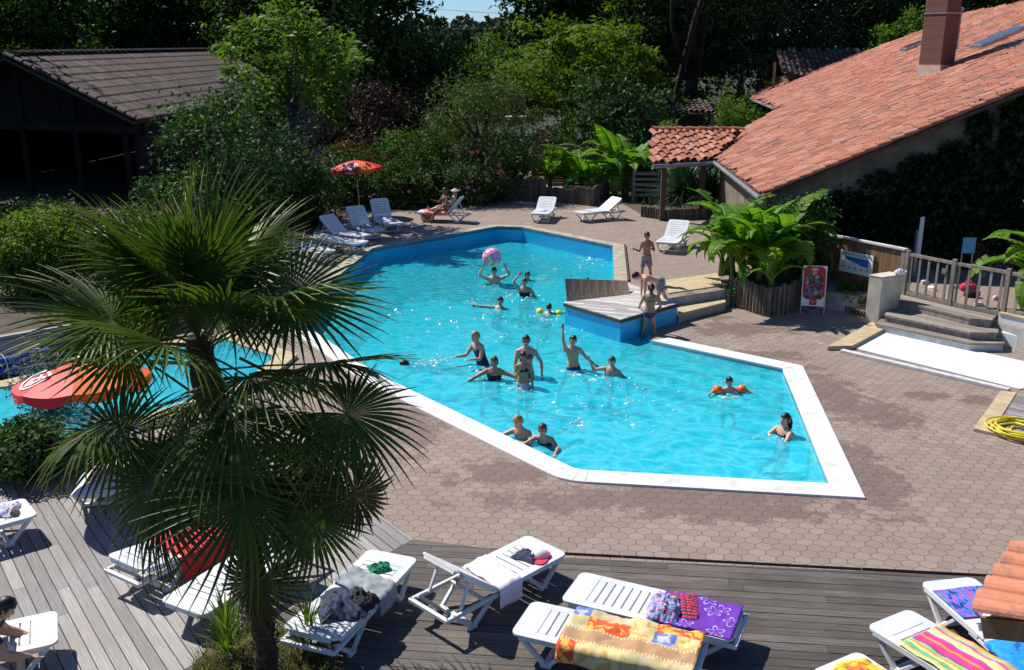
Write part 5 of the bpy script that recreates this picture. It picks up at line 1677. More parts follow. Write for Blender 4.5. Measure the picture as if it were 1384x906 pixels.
for i in range(NF):
    u = i / (NF - 1)                                   # 0 youngest (top) ... 1 oldest (hanging)
    az = i * 2.39996 + g.uniform(-.25, .25)
    el = R(84 - 118 * u ** .85 + g.uniform(-9, 9))
    d = Vector((math.cos(az) * math.cos(el), math.sin(az) * math.cos(el), math.sin(el)))
    st = dense[int(40 - 17 * u ** 1.3)]
    pet = (.62 + .50 * math.sin(PI * min(1, u * 1.05))) * g.uniform(.85, 1.15)
    hub = st + d * pet + Vector((0, 0, .10 * u))
    ax = (d + Vector((0, 0, -.08 - .26 * u))).normalized()
    side = Vector((-math.sin(az), math.cos(az), 0))
    nrm = side.cross(ax) * -1
    if nrm.z < 0 and u < .6: nrm = -nrm
    if u >= .6 and nrm.dot(Vector((d.x, d.y, .2))) < 0: nrm = -nrm
    nrm = (nrm + side * g.uniform(-.5, .5)).normalized()
    pr_ = palm_b + hub + ax * .45
    f_ = pr_.y * math.cos(PITCH) - (pr_.z - CAMH) * math.sin(PITCH); u_ = pr_.y * math.sin(PITCH) + (pr_.z - CAMH) * math.cos(PITCH)
    sx_, sy_ = 692 + FPX * pr_.x / f_, 453 - FPX * u_ / f_
    if (10 < sx_ < 205 and 488 < sy_ < 560) or (205 < sx_ < 300 and 700 < sy_ < 790) or (400 < sx_ < 520 and 260 < sy_ < 340): continue
    frond(hub, ax, nrm, g.uniform(.78, 1.0), pet,   .10 + .55 * u * g.uniform(.6, 1.2), 'f_palmold' if u > .88 else 'f_palm', 100 + i)

for i, (hx, hy, hy_, tx, ty, ty_, rad, dr, mt) in enumerate((
        (440, 494, 8.3, 572, 470, 8.6, .95, .10, 'edge'), (470, 560, 8.0, 570, 612, 7.8, .85, .35, 'f_palm'), (478, 668, 8.2, 505, 740, 8.2, .62, .45, 'f_palmold'),
        (420, 700, 8.0, 470, 790, 7.9, .80, .4, 'f_palm'), (212, 492, 8.5, 80, 486, 8.4, .92, .05, 'edge'), (165, 590, 8.1, 35, 618, 8.0, .88, .2, 'f_palm'),
        (215, 655, 7.9, 100, 790, 7.7, .92, .25, 'f_palm'), (170, 470, 8.9, 60, 395, 9.0, .95, .1, 'f_palm'), (300, 640, 7.9, 285, 745, 7.8, .85, .3, 'f_palm'), (395, 640, 8.7, 475, 668, 8.8, .80, .3, 'f_palm'), (258, 610, 8.6, 180, 690, 8.5, .85, .3, 'f_palm'), (345, 785, 7.9, 292, 880, 7.85, .62, .4, 'f_palmold'), (395, 400, 8.2, 520, 400, 8.3, .95, .1, 'f_palm'))):
    hub = AT(hx, hy, hy_) - palm_b; tip = AT(tx, ty, ty_) - palm_b
    nv = Vector((.15, -.55, .8))
    if mt == 'edge': nv = (tip - hub).cross(ray(hx, hy)); nv = nv if nv.z > 0 else -nv; mt = 'f_palm'
    frond(hub, tip - hub, nv, rad, min(1.15, (hub - dense[34]).length), dr, mt, 300 + i)
# grass and dry weeds at the palm foot
m = MB(); m.prism(xy(P(262, 900, .04), P(300, 858, .04), P(395, 850, .04), P(440, 880, .04), P(470, 960, .04), P(250, 980, .04)), .0, .06)
tag(m.build('palm_bed', M['soil']), kind='structure')
gg = np.random.default_rng(8); m = MB()
for k in range(2600):
    px, py = gg.uniform(262, 455), gg.uniform(850, 965)
    q = P(px, py, .05)
    if px < 290 and py < 885: continue
    a = gg.uniform(0, 2 * PI); L = gg.uniform(.06, .26); e = gg.uniform(.7, 1.5)
    d = Vector((math.cos(a), math.sin(a), 0)); sd = Vector((-d.y, d.x, 0)) * .006; m.tone = gg.random()
    p1 = q + d * L * math.cos(e) * .5 + Vector((0, 0, L * math.sin(e) * .6)); p2 = p1 + d * L * .45 + Vector((0, 0, L * .25))
    m.add([q - sd, q + sd, p1 + sd * .7, p1 - sd * .7], [(0, 1, 2, 3)]); m.add([p1 - sd * .7, p1 + sd * .7, p2], [(0, 1, 2)])
tag(m.build('grass', M['f_grass']), 'dry grass and weeds round the foot of the palm', 'grass', kind='stuff')
q = P(310, 892, .05); strap_plant('tuft of long green blades left of the palm trunk', q.x, q.y, .05, .55, 60, 31, 'f_acid', .012, 'grass_tuft', 'grass tuft', .55)
q = P(418, 892, .05); strap_plant('tuft of long green blades right of the palm trunk', q.x, q.y, .05, .48, 50, 32, 'f_acid', .011, 'grass_tuft', 'grass tuft', .55)
gg = np.random.default_rng(9); m = MB()
for k in range(1500):
    px, py = gg.uniform(770, 965), gg.uniform(255, 296); q = P(px, py, UP + .01)
    if py > 262 + (px - 770) * .17: continue
    a = gg.uniform(0, 2 * PI); L = gg.uniform(.15, .4); d = Vector((math.cos(a), math.sin(a), 0)); sd = Vector((-d.y, d.x, 0)) * .012; m.tone = gg.random()
    m.add([q - sd, q + sd, q + d * L * .4 + Vector((0, 0, L))], [(0, 1, 2)])
tag(m.build('bed_grass', M['f_grass']), 'dry grass in the beds of the far banana plants', 'grass', kind='stuff')

# ------------------------------------------------------------------ SUN LOUNGERS
def panel_poly(x0, x1, w, r, ends=(True, True), n=5):
    pts = []
    h = w / 2
    for cx, cy, a0, on in ((x1, h, 90, ends[1]), (x0, h, 180, ends[0]), (x0, -h, 270, ends[0]), (x1, -h, 0, ends[1])):
        sx = -1 if cx == x1 else 1; sy = -1 if cy > 0 else 1
        if on:
            for i in range(n + 1):
                a = R({(x1, h): 0, (x0, h): 90, (x0, -h): 180, (x1, -h): 270}[(cx, cy)] + 90 * i / n)
                pts.append((cx + sx * r + r * math.cos(a), cy + sy * r + r * math.sin(a)))
        else: pts.append((cx, cy))
    # order: rebuild counter-clockwise by angle
    c = ((x0 + x1) / 2, 0)
    pts = sorted(set((round(a, 5), round(b, 5)) for a, b in pts), key=lambda p: math.atan2((p[1] - c[1]) / w, (p[0] - c[0]) / (x1 - x0)))
    return pts
LW, SH = .68, .36
def slatted(x0, x1, solid0, solid1, nsl, z, th=.028, round0=False, round1=False):
    m = MB()
    m.prism(panel_poly(x0, x0 + solid0, LW, .09, (round0, False)), z - th, z)
    m.prism(panel_poly(x1 - solid1, x1, LW, .09, (False, round1)), z - th, z)
    a, b = x0 + solid0, x1 - solid1; w = (b - a) / nsl
    for s in (-1, 1): m.box(((a + b) / 2, s * (LW / 2 - .055), z - th / 2), (b - a, .11, th))
    for i in range(nsl):
        m.box((a + w * (i + .5), 0, z - th / 2), (w - .016, LW - .222, th))
    # turned-down rim
    for s in (-1, 1): m.box(((x0 + x1) / 2, s * (LW / 2 - .016), z - th - .018), (x1 - x0 - .18, .03, .036))
    if round0: m.box((x0 + .018, 0, z - th - .018), (.03, LW - .19, .036))
    if round1: m.box((x1 - .018, 0, z - th - .018), (.03, LW - .19, .036))
    return m
def make_lounger():
    t = thing('sun_lounger', 'x', 'sun lounger', (0, 0, 0), 0, 'white plastic sun loungers')
    slatted(0, 1.14, .26, .06, 8, SH, round0=True).build('seat', M['white'], t, bevel=.006)
    m = slatted(.0, .76, .06, .12, 6, .0, round1=True)
    m.build('backrest', M['white'], t, (1.155, 0, SH), bevel=.006)
    m = MB()
    for s in (-1, 1): m.box((1.43, s * (LW / 2 - .03), SH - .075), (1.06, .045, .05))
    m.box((1.945, 0, SH - .075), (.05, LW - .02, .05)); m.box((1.35, 0, SH - .08), (.04, LW - .1, .04))
    m.build('frame', M['white'], t, bevel=.01)
    for s in (-1, 1):
        for (xa, xg, xb) in ((.10, .36, .66), (1.86, 1.56, 1.22)):
            m = MB(); y = s * (LW / 2 - .045)
            m.bar((xa, y, SH - .05), (xg, y * .93, .03), .05, .045, (1, 0, 0)); m.bar((xg + (.05 if xb > xa else -.05), y * .93, .03), (xb, y, SH - .07), .045, .04, (1, 0, 0))
            m.box((xg + (.02 if xb > xa else -.02), y * .93, .022), (.12, .055, .044))
            m.build('leg', M['white'], t, bevel=.006)
    for xg in (.38, 1.54):
        m = MB(); m.box((xg, 0, .035), (.05, LW - .16, .04)); m.build('crossbar', M['white'], t)
    return t
LPROTO = make_lounger(); _lused = [False]
def lounger(label, foot, head, z, angle=0):
    """foot and head: world points of the two ends"""
    t = LPROTO if not _lused[0] else copy_tree(LPROTO)
    _lused[0] = True
    d = Vector((head[0] - foot[0], head[1] - foot[1], 0))
    t.location = (foot[0], foot[1], z); t.rotation_euler = (0, 0, math.atan2(d.y, d.x))
    t['label'] = label
    for c in t.children:
        if c.name.startswith('backrest'): c.rotation_euler = (0, -R(angle), 0)
    if angle > 15:
        m = MB(); x = 1.155 + .5 * math.cos(R(angle)); zz = SH + .5 * math.sin(R(angle))
        for s in (-1, 1): m.bar((x, s * .26, zz - .02), (x + .16, s * .27, SH - .06), .028, .028, (0, 1, 0))
        m.build('prop', M['white'], t)
    return t
def LP(px, py, z): return P(px, py, z + SH)
LA_ = lounger('white lounger by the palm with green cloth and dark clothes', LP(532, 748, DZ), LP(420, 862, DZ), DZ, 5)
LB_ = lounger('white lounger with raised backrest holding a pink shirt and red cap', LP(740, 735, DZ), LP(580, 817, DZ), DZ, 38)
LC_ = lounger('white lounger with purple flowered towel', LP(772, 791, DZ), LP(1000, 845, DZ), DZ, 0)
LD_ = lounger('white lounger with patchwork towel in front of the purple towel', LP(705, 833, DZ), LP(945, 886, DZ), DZ, 0)
LE_ = lounger('white lounger with striped beach towel', LP(1200, 834, DZ), LP(1352, 925, DZ), DZ, 0)
LF_ = lounger('white lounger partly under the tiled eave with blue towel', LP(1279, 783, DZ), LP(1408, 893, DZ), DZ, 0)
LG_ = lounger('white lounger at the bottom photo edge with yellow towel', LP(1128, 893, DZ), LP(1270, 990, DZ), DZ, 0)
LH_ = lounger('white lounger at the left photo edge with lilac cloth', LP(42, 684, DZ), LP(-120, 728, DZ), DZ, 0)
LI_ = lounger('white lounger at the bottom left corner with a person sitting on it', LP(78, 846, DZ), LP(-120, 890, DZ), DZ, 0)
LJ_ = lounger('white lounger behind the palm under the bright red towel', LP(335, 688, DZ), LP(229, 741, DZ), DZ, 8)
LK_ = lounger('white lounger below the red towel with raised back behind the fronds', LP(244, 822, DZ), LP(342, 760, DZ), DZ, 48)
LL_ = lounger('white lounger behind the palm left of the red towel lounger', LP(206, 668, DZ), LP(282, 632, DZ), DZ, 0)
LM_ = lounger('white lounger behind the palm trunk on the paving', LP(372, 700, 0.036), LP(330, 640, 0.036), DZ, 30)
LN_ = lounger('white lounger with raised back behind the left palm fronds', LP(128, 668, DZ), LP(160, 612, DZ), DZ, 50)
# the far side of the pool
LFA = lounger('white lounger with raised back farthest right under the far red parasol', LP(534, 302, UP), LP(494, 286, UP), UP, 62)
LFB = lounger('white lounger with grey cloth just right of the parasol pole foot', LP(508, 311, UP), LP(463, 296, UP), UP, 52)
LFC = lounger('white lounger with raised back left of the parasol pole', LP(495, 318, UP), LP(425, 309, UP), UP, 42)
LFD = lounger('flat white lounger nearest the pool corner behind the palm tips', LP(490, 328, UP), LP(408, 318, UP), UP, 4)
LFE = lounger('flat white lounger half hidden by the palm fronds on the far terrace', LP(442, 340, UP), LP(385, 326, UP), UP, 4)
LFF = lounger('white lounger with two sunbathers and pink towel', LP(566, 285, UP), LP(628, 287, UP), UP, 50)
LFG = lounger('white lounger with low raised back in the middle of the far terrace', LP(729, 289, UP), LP(749, 272, UP), UP, 30)
LFH = lounger('white lounger side on with lilac towel near the banana bed', LP(780, 287, UP), LP(858, 280, UP), UP, 35)
LFI = lounger('white lounger with half raised back by the big banana clump', LP(900, 328, UP), LP(925, 310, UP), UP, 35)

# ---- towels and clothes ---------------------------------------------------------
def drape(name, label, cat, lg, x0, x1, mat, w=.72, hang=(.0, .0), skew=0.0, wr=.012, seed=1, group=None, zoff=.006, parent=None):
    """cloth lying on lounger lg from x0 to x1, with side overhangs (y-, y+)"""
    nx, ny = 40, 26
    v, f = [], []
    tot = w + hang[0] + hang[1]
    for i in range(nx + 1):
        for j in range(ny + 1):
            u = -w / 2 - hang[0] + tot * j / ny
            x = x0 + (x1 - x0) * i / nx + skew * u
            n1 = noise_v(x * 5 + seed * 7, u * 5, seed); n2 = noise_v(x * 14, u * 14 + seed, seed + 3)
            z = SH + zoff + wr * max(0, n1 + .35) + wr * .5 * max(0, n2 + .3)
            y = u; E = LW / 2 + .012
            if abs(u) > E:
                s = 1 if u > 0 else -1; over = abs(u) - E
                y = s * (E + .015 + .03 * math.sin(over * 6) + .02 * n1); z = SH + zoff - over + .01 * n2
            v.append((x, y, z))
    k = ny + 1
    for i in range(nx):
        for j in range(ny): f.append((i * k + j, (i + 1) * k + j, (i + 1) * k + j + 1, i * k + j + 1))
    m = MB(); m.add(v, f)
    o = m.build(name, mat, None, lg.location.copy(), True, rot=lg.rotation_euler)
    sol = o.modifiers.new('thick', 'SOLIDIFY'); sol.thickness = .006; sol.offset = 1
    return tag(o, label, cat, group)
from mathutils import noise as mnoise
def noise_v(x, y, z): return mnoise.noise(Vector((x, y, z)))
def heap(name, label, cat, loc, size, mat, seed=1, rz=0, mats=None):
    """a crumpled heap of cloth: a folded sheet gathered into ridges"""
    nx, ny = 34, 28; v, f = [], []
    for i in range(nx + 1):
        for j in range(ny + 1):
            a, b = i / nx * 2 - 1, j / ny * 2 - 1
            rr = 1 + .22 * noise_v(a * 1.5 + seed, b * 1.5, seed * 1.7)
            e = max(0, 1 - max(abs(a), abs(b)) ** 3)
            q = noise_v(a * 2.2 + seed * 3, b * 2.2, seed); q2 = noise_v(a * 6, b * 6 + seed, seed + 5)
            z = size[2] * e * (.55 + .7 * abs(q) + .35 * abs(q2)) + .008
            sx = 1 - .12 * q2; rad = math.sqrt(a * a + b * b) / max(abs(a), abs(b), 1e-6); k = .75 + .25 / max(rad, 1)
            v.append((a * size[0] / 2 * rr * k, b * size[1] / 2 * rr * sx * k, z))
    k = ny + 1
    for i in range(nx):
        for j in range(ny): f.append((i * k + j, (i + 1) * k + j, (i + 1) * k + j + 1, i * k + j + 1))
    m = MB(); m.add(v, f)
    return tag(m.build(name, mat, None, loc, True, rot=(0, 0, rz)), label, cat)
def on(lg, x, y, z=SH + .004):
    a = lg.rotation_euler.z
    return Vector((lg.location.x + x * math.cos(a) - y * math.sin(a), lg.location.y + x * math.sin(a) + y * math.cos(a), lg.location.z + z))

def mat_stripes():
    t = NT('striped_beach_towel'); s = t.n('ShaderNodeSeparateXYZ'); t.l(t.coord(), s.inputs[0])
    f = t.math('ADD', t.math('MULTIPLY', s.outputs[1], 1.36), .5)
    cols = [(.80, .70, .30), (.85, .55, .20), (.20, .42, .18), (.75, .68, .28), (.85, .28, .04), (.30, .50, .22), (.20, .06, .25), (.80, .05, .22), (.85, .25, .05), (.75, .04, .25), (.30, .12, .35), (.75, .70, .32), (.80, .62, .25), (.70, .10, .28), (.40, .52, .22), (.85, .32, .06)]
    pos = [0, .06, .11, .20, .25, .29, .34, .38, .50, .54, .63, .66, .74, .80, .85, .92]
    t.l(t.ramp(f, list(zip(pos, cols)), 'CONSTANT'), t.b.inputs['Base Color']); t.b.inputs['Roughness'].default_value = .9
    t.bump(t.noise(120, 3), .3, .004); return t.mat
def mat_patchwork():
    t = NT('patchwork_towel'); v = t.coord()
    s = t.n('ShaderNodeSeparateXYZ'); t.l(v, s.inputs[0])
    gx = t.math('MULTIPLY', s.outputs[0], 4.2); gy = t.math('ADD', t.math('MULTIPLY', s.outputs[1], 4.4), 20.1)
    c = t.n('ShaderNodeCombineXYZ'); t.l(t.math('FLOOR', gx), c.inputs[0]); t.l(t.math('FLOOR', gy), c.inputs[1])
    w = t.n('ShaderNodeTexWhiteNoise'); t.l(c.outputs[0], w.inputs['Vector'])
    base = t.ramp(w.outputs['Value'], [(0, (.72, .10, .03)), (.30, (.50, .42, .20)), (.50, (.10, .18, .48)), (.68, (.70, .56, .26)), (.85, (.66, .08, .03))], 'CONSTANT')
    blob = t.ramp(t.noise(9, 3), [(.50, (0,) * 3), (.55, (1,) * 3)])
    mark = t.ramp(w.outputs['Value'], [(0, (.80, .48, .08)), (.30, (.62, .50, .30)), (.50, (.45, .45, .50)), (.68, (.55, .36, .12)), (.85, (.80, .46, .08))], 'CONSTANT')
    col = t.mix(blob, base, mark)
    row = t.math('MODULO', t.math('FLOOR', gy), 3.0)
    band = t.math('COMPARE', row, 1.0, .4)
    sx = t.math('FRACT', t.math('MULTIPLY', s.outputs[0], 26))
    fy = t.math('ABSOLUTE', t.math('SUBTRACT', t.math('FRACT', gy), .5))
    edge = t.math('MULTIPLY', t.math('GREATER_THAN', fy, .36), t.math('LESS_THAN', sx, .45))
    tan = t.mix(edge, (.46, .27, .14), (.70, .55, .28))
    t.l(t.mix(band, col, tan), t.b.inputs['Base Color']); t.b.inputs['Roughness'].default_value = .9
    t.bump(t.noise(120, 3), .3, .004); return t.mat
def mat_purple():
    t = NT('purple_flower_towel'); v = t.coord()
    nz = t.n('ShaderNodeTexNoise'); nz.inputs['Scale'].default_value = 2.5; t.l(v, nz.inputs['Vector'])
    vo = t.n('ShaderNodeTexVoronoi', feature='F1'); vo.inputs['Scale'].default_value = 3.4
    t.l(v, vo.inputs['Vector'])
    d = t.vm('SUBTRACT', v, vo.outputs['Position']); s = t.n('ShaderNodeSeparateXYZ'); t.l(d, s.inputs[0])
    ang_ = t.math('ARCTAN2', s.outputs[1], s.outputs[0])
    pet = t.math('MULTIPLY', t.math('ABSOLUTE', t.math('SINE', t.math('MULTIPLY', ang_, 2.5))), .075)
    rad_ = t.vm('LENGTH', t.vm('MULTIPLY', d, (1, 1, 0)))
    ln = t.math('ABSOLUTE', t.math('SUBTRACT', rad_, t.math('ADD', pet, .022)))
    f = t.ramp(ln, [(.003, (1,) * 3), (.0075, (0,) * 3)])
    t.l(t.mix(f, t.mix(t.noise(3, 3), (.16, .035, .42), (.11, .02, .32)), (.70, .60, .82)), t.b.inputs['Base Color']); t.b.inputs['Roughness'].default_value = .9
    t.bump(t.noise(120, 3), .3, .004); return t.mat
def mat_blotch(name, cols, scale, stretch=None):
    t = NT(name); f = t.noise(scale, 5, .6, stretch=stretch)
    n = len(cols); t.l(t.ramp(f, [(.3 + .4 * i / n, c) for i, c in enumerate(cols)], 'CONSTANT'), t.b.inputs['Base Color']); t.b.inputs['Roughness'].default_value = .9
    t.bump(t.noise(120, 3), .3, .004); return t.mat
M['t_stripes'] = mat_stripes(); M['t_patch'] = mat_patchwork(); M['t_purple'] = mat_purple()
M['t_blue'] = mat_blotch('black_blue_print_towel', [(.008, .008, .015), (.01, .012, .03), (.02, .12, .55), (.03, .20, .70), (.60, .06, .32), (.02, .14, .60), (.05, .45, .15)], 9, (1, 2.5, 1))
M['t_yellow'] = mat_blotch('yellow_tie_dye_towel', [(.35, .04, .10), (.60, .20, .03), (.80, .50, .02), (.85, .62, .04), (.85, .55, .02)], 6)
M['t_wrap'] = mat_blotch('blue_pink_print_wrap', [(.60, .15, .22), (.08, .20, .50), (.70, .35, .42), (.12, .30, .60), (.03, .04, .12), (.65, .08, .12)], 7, (1, 3, 1))
M['t_redstripe'] = stripe_mat('red_navy_striped_cloth', [(.60, .03, .07), (.03, .02, .07)], 1, 11)
M['t_cyan'] = mat_blotch('bright_blue_towel', [(.01, .10, .40), (.01, .25, .75), (.02, .32, .85), (.01, .18, .60)], 5)

drape('towel', 'purple towel with white flower outlines on the lounger end', 'towel', LC_, 1.03, 1.90, M['t_purple'], .66, seed=3, wr=.028)
heap('beach_wrap', 'crumpled blue and pink wrap bunched on the purple towel', 'wrap', on(LC_, 1.12, -.06, SH + .012), (.36, .52, .15), M['t_wrap'], 3, LC_.rotation_euler.z + .1)
heap('striped_cloth', 'red and navy striped cloth spilling over the purple towel', 'cloth', on(LC_, 1.32, .10, SH + .016), (.30, .50, .05), M['t_redstripe'], 6, LC_.rotation_euler.z + .35)
drape('towel', 'patchwork towel of red, blue and tan squares over a lounger', 'towel', LD_, .52, 1.93, M['t_patch'], .70, (.17, .0), seed=5, wr=.045)
drape('towel', 'colourful lengthwise striped beach towel hanging over its lounger', 'towel', LE_, .40, 1.95, M['t_stripes'], .68, (.0, .02), seed=8, wr=.03)
drape('towel', 'black and bright blue printed towel under the tiled eave', 'towel', LF_, .22, .78, M['t_blue'], .64, seed=9)
drape('towel', 'bright blue towel at the right photo edge below the tiles', 'towel', LF_, 1.20, 1.92, M['t_cyan'], .66, (.05, .22), seed=10)
heap('towel', 'yellow and purple tie dyed towel at the bottom photo edge', 'towel', on(LG_, .42, .02), (.66, .56, .10), M['t_yellow'], 4, LG_.rotation_euler.z)
drape('towel', 'bright red towel on the lounger behind the palm trunk', 'towel', LJ_, .10, 1.40, M['redcloth'], .70, (.10, .28), seed=12, wr=.02)
# lounger A
heap('green_cloth', 'small green cloth on the lounger by the palm', 'cloth', on(LA_, .40, .02), (.26, .20, .07), M['green'], 7, .4)
drape('grey_towel', 'grey jersey cloth draped across the lounger by the palm', 'cloth', LA_, .55, .95, M['greycloth'], .70, (.0, .16), skew=.25, wr=.04, seed=14)
heap('dark_clothes', 'dark blue patterned clothes piled on the lower end of the palm lounger', 'clothes', on(LA_, 1.30, .05, SH + .05), (.55, .62, .15), M['navyblue'], 9, .3)
heap('dark_clothes', 'black garment on top of the dark clothes by the palm', 'clothes', on(LA_, 1.22, .22, SH + .06), (.36, .34, .16), M['black'], 13, 1.0)
# lounger B
drape('pink_shirt', 'white and pink shirt hanging over the side of the raised lounger', 'shirt', LB_, .80, 1.16, M['whitecloth'], .62, (.0, .26), skew=.10, wr=.03, seed=16)
heap('black_shorts', 'black patterned shorts lying on the raised lounger', 'shorts', on(LB_, .42, .05), (.26, .32, .06), M['navyblue'], 17, 1.0)
def cap(label, loc, rz):
    t = thing('headwear', label, 'cap', loc, rz)  # a peaked cap with white crown and red brim
    m = MB(); m.ball((0, 0, .0), (.10, .12, .095), 14, 10); m.v = [(x, y, max(z, .004)) for x, y, z in m.v]; m.build('crown', M['whitecloth'], t, smooth=True)
    m = MB(); n = 12
    v = [(.085 * math.cos(a), .10 * math.sin(a), .012) for a in [R(-80 + 160 * i / n) for i in range(n + 1)]] + [(.05 + .17 * math.cos(a), .105 * math.sin(a), .006) for a in [R(-80 + 160 * i / n) for i in range(n + 1)]]
    m.add(v + [(x, y, z + .008) for x, y, z in v], [(i, i + 1, n + 2 + i, n + 1 + i) for i in range(n)] + [(2*n+2+n+1+i, 2*n+2+n+2+i, 2*n+2+i+1, 2*n+2+i) for i in range(n)] + [(n+1+i, n+2+i, 3*n+4+i, 3*n+3+i) for i in range(n)]); m.build('brim', M['redcap'], t)
    m = MB(); m.tube([(.104 * math.cos(a), .124 * math.sin(a), .02) for a in [2 * PI * i / 20 for i in range(21)]], .016, 6); m.build('band', M['redcap'], t)
cap('red and white cap beside the black shorts', on(LB_, .30, .14, SH + .004), LB_.rotation_euler.z + .8)
heap('lilac_cloth', 'lilac and white cloth on the left edge lounger', 'cloth', on(LH_, .28, -.05), (.30, .45, .09), M['lilac'], 19, .2)
heap('dark_bundle', 'small brown cloth bundle beside the lilac cloth', 'cloth', on(LH_, .24, .14), (.12, .14, .07), M['screenwood'], 23, .2)
heap('lilac_cloth', 'pale cloth on the lounger left of the red towel', 'cloth', on(LL_, .9, 0), (.5, .5, .10), M['lilac'], 21, .2)
heap('pink_cloth', 'pink striped cloth on the lounger behind the left fronds', 'cloth', on(LN_, .7, 0), (.5, .55, .10), M['pinkcloth'], 22, .2)
heap('grey_towel', 'grey folded towel on the lounger right of the parasol pole', 'towel', on(LFB, .75, .0), (.5, .5, .10), M['greycloth'], 25, .3)
heap('lilac_cloth', 'pale printed towel on the lounger farthest right under the parasol', 'towel', on(LFA, .85, .0), (.6, .66, .08), M['lilac'], 26, .3)
heap('lilac_cloth', 'small pale towel on the lounger in the middle of the far terrace', 'towel', on(LFG, .80, .0), (.4, .6, .06), M['lilac'], 27, .3)
drape('towel', 'long lilac towel on the side on lounger by the banana bed', 'towel', LFH, .5, 1.12, M['lilac'], .68, (.06, .06), seed=28)
drape('towel', 'hot pink towel hanging from the sunbathers lounger', 'towel', LFF, .35, 1.1, M['hotpink'], .70, (.10, .20), seed=29, wr=.03)
q = P(578, 299, UP); t = bag(578, 299, UP, (.5, .32, .34), mat_blotch('orange_print_bag', [(.75, .08, .03), (.85, .28, .02), (.30, .30, .03), (.85, .30, .02)], 8), 'orange printed beach bag beside the sunbathers lounger', M['umb_orange'], None)

# ------------------------------------------------------------------ PARASOLS
def parasol(label, base, top, rad, pattern, rz, group='red and orange parasols'):
    t = thing('parasol', label, 'parasol', base, 0, group)
    O = Vector(base); ax = (Vector(top) - O); H = ax.length; ax.normalize()
    X = Vector((math.cos(rz), math.sin(rz), 0)); X = (X - ax * X.dot(ax)).normalized(); Y = ax.cross(X)
    rise = rad * .27
    def S(r, a, lift=0):
        k = r / rad
        z = H - rise * k ** 1.6 + lift
        return ax * z + (X * math.cos(a) + Y * math.sin(a)) * r
    m = MB(); m.tube([(0, 0, -.05), ax * (H - .02)], .019, 10); m.build('pole', M['steel'], t, smooth=True)
    m = MB(); m.ball(ax * (H + .03), (.03, .03, .05), 8, 6); m.build('finial', M['steel'], t)
    n = 8; mats = [M['umb_red'], M['umb_orange']]
    cn = t
    m = MB(); mv = MB()
    for k in range(n):
        m.mi = mv.mi = pattern[k]
        a0, a1 = 2 * PI * k / n, 2 * PI * (k + 1) / n
        nr, na = 6, 6
        vs = []
        for i in range(nr + 1):
            for j in range(na + 1):
                a = a0 + (a1 - a0) * j / na
                r = rad * i / nr
                sag = -.045 * rad * math.sin(PI * j / na) * (i / nr)
                pull = 1 - .03 * math.sin(PI * j / na) * (i / nr)
                vs.append(S(r * pull, a, sag))
        m.add(vs, [(i * (na + 1) + j, (i + 1) * (na + 1) + j, (i + 1) * (na + 1) + j + 1, i * (na + 1) + j + 1) for i in range(nr) for j in range(na)])
        vs = []
        for j in range(na + 1):
            a = a0 + (a1 - a0) * j / na
            p = S(rad * (1 - .03 * math.sin(PI * j / na)), a, -.045 * rad * math.sin(PI * j / na))
            vs += [p, p - ax * rad * (.10 + .06 * math.sin(PI * j / na)) + (X * math.cos(a) + Y * math.sin(a)) * .01]
        mv.add(vs, [(2 * j, 2 * j + 1, 2 * j + 3, 2 * j + 2) for j in range(na)])
    c = m.build('canopy', mats, t, smooth=True); mv.build('valance', mats, c)
    m = MB()
    for k in range(n):
        a = 2 * PI * k / n
        m.tube([S(.02, a, -.02), S(rad * .5, a, -.03), S(rad, a, -.015)], .006, 5)
    m.build('rib', M['steel'], t)
    for k in (0, 4):
        am = 2 * PI * (k + .5) / n
        def on_canopy(x, y, am=am):
            r = rad * .66 + y; a = am - x / r * 1.0
            j = (am + PI / n - a) / (2 * PI / n)
            return S(r, a, .012 - .045 * rad * math.sin(PI * min(1, max(0, 1 - j))) * (r / rad))
        heart_logo(lambda x, y: on_canopy(x, -y), rad * .26).build('logo', M['logo'], c)
        m = MB()
        def on_val(x, y, am=am):
            a = am - -x / rad
            return S(rad * .965, a, -.045 * rad) - ax * (rad * .10 - y) + (X * math.cos(a) + Y * math.sin(a)) * .025
        lettering(m, 'MIKO', rad * .15, on_val)
        m.build('lettering', M['logo'], c)
    return t
b_ = P(487, 292, UP); parasol('red and orange parasol on a pale pole by the far loungers', b_, AT(480, 217, b_.y), .95, [0, 1, 0, 0, 0, 1, 0, 0], R(-112.5 - 6))
_tp = AT(108, 489, 12.75); b_ = Vector((_tp.x + .12, 12.62, .03)); parasol('near red and orange parasol half hidden by the palm fronds', b_, _tp, .92, [0, 0, 1, 1, 0, 0, 1, 0], R(-112.5 - 52))

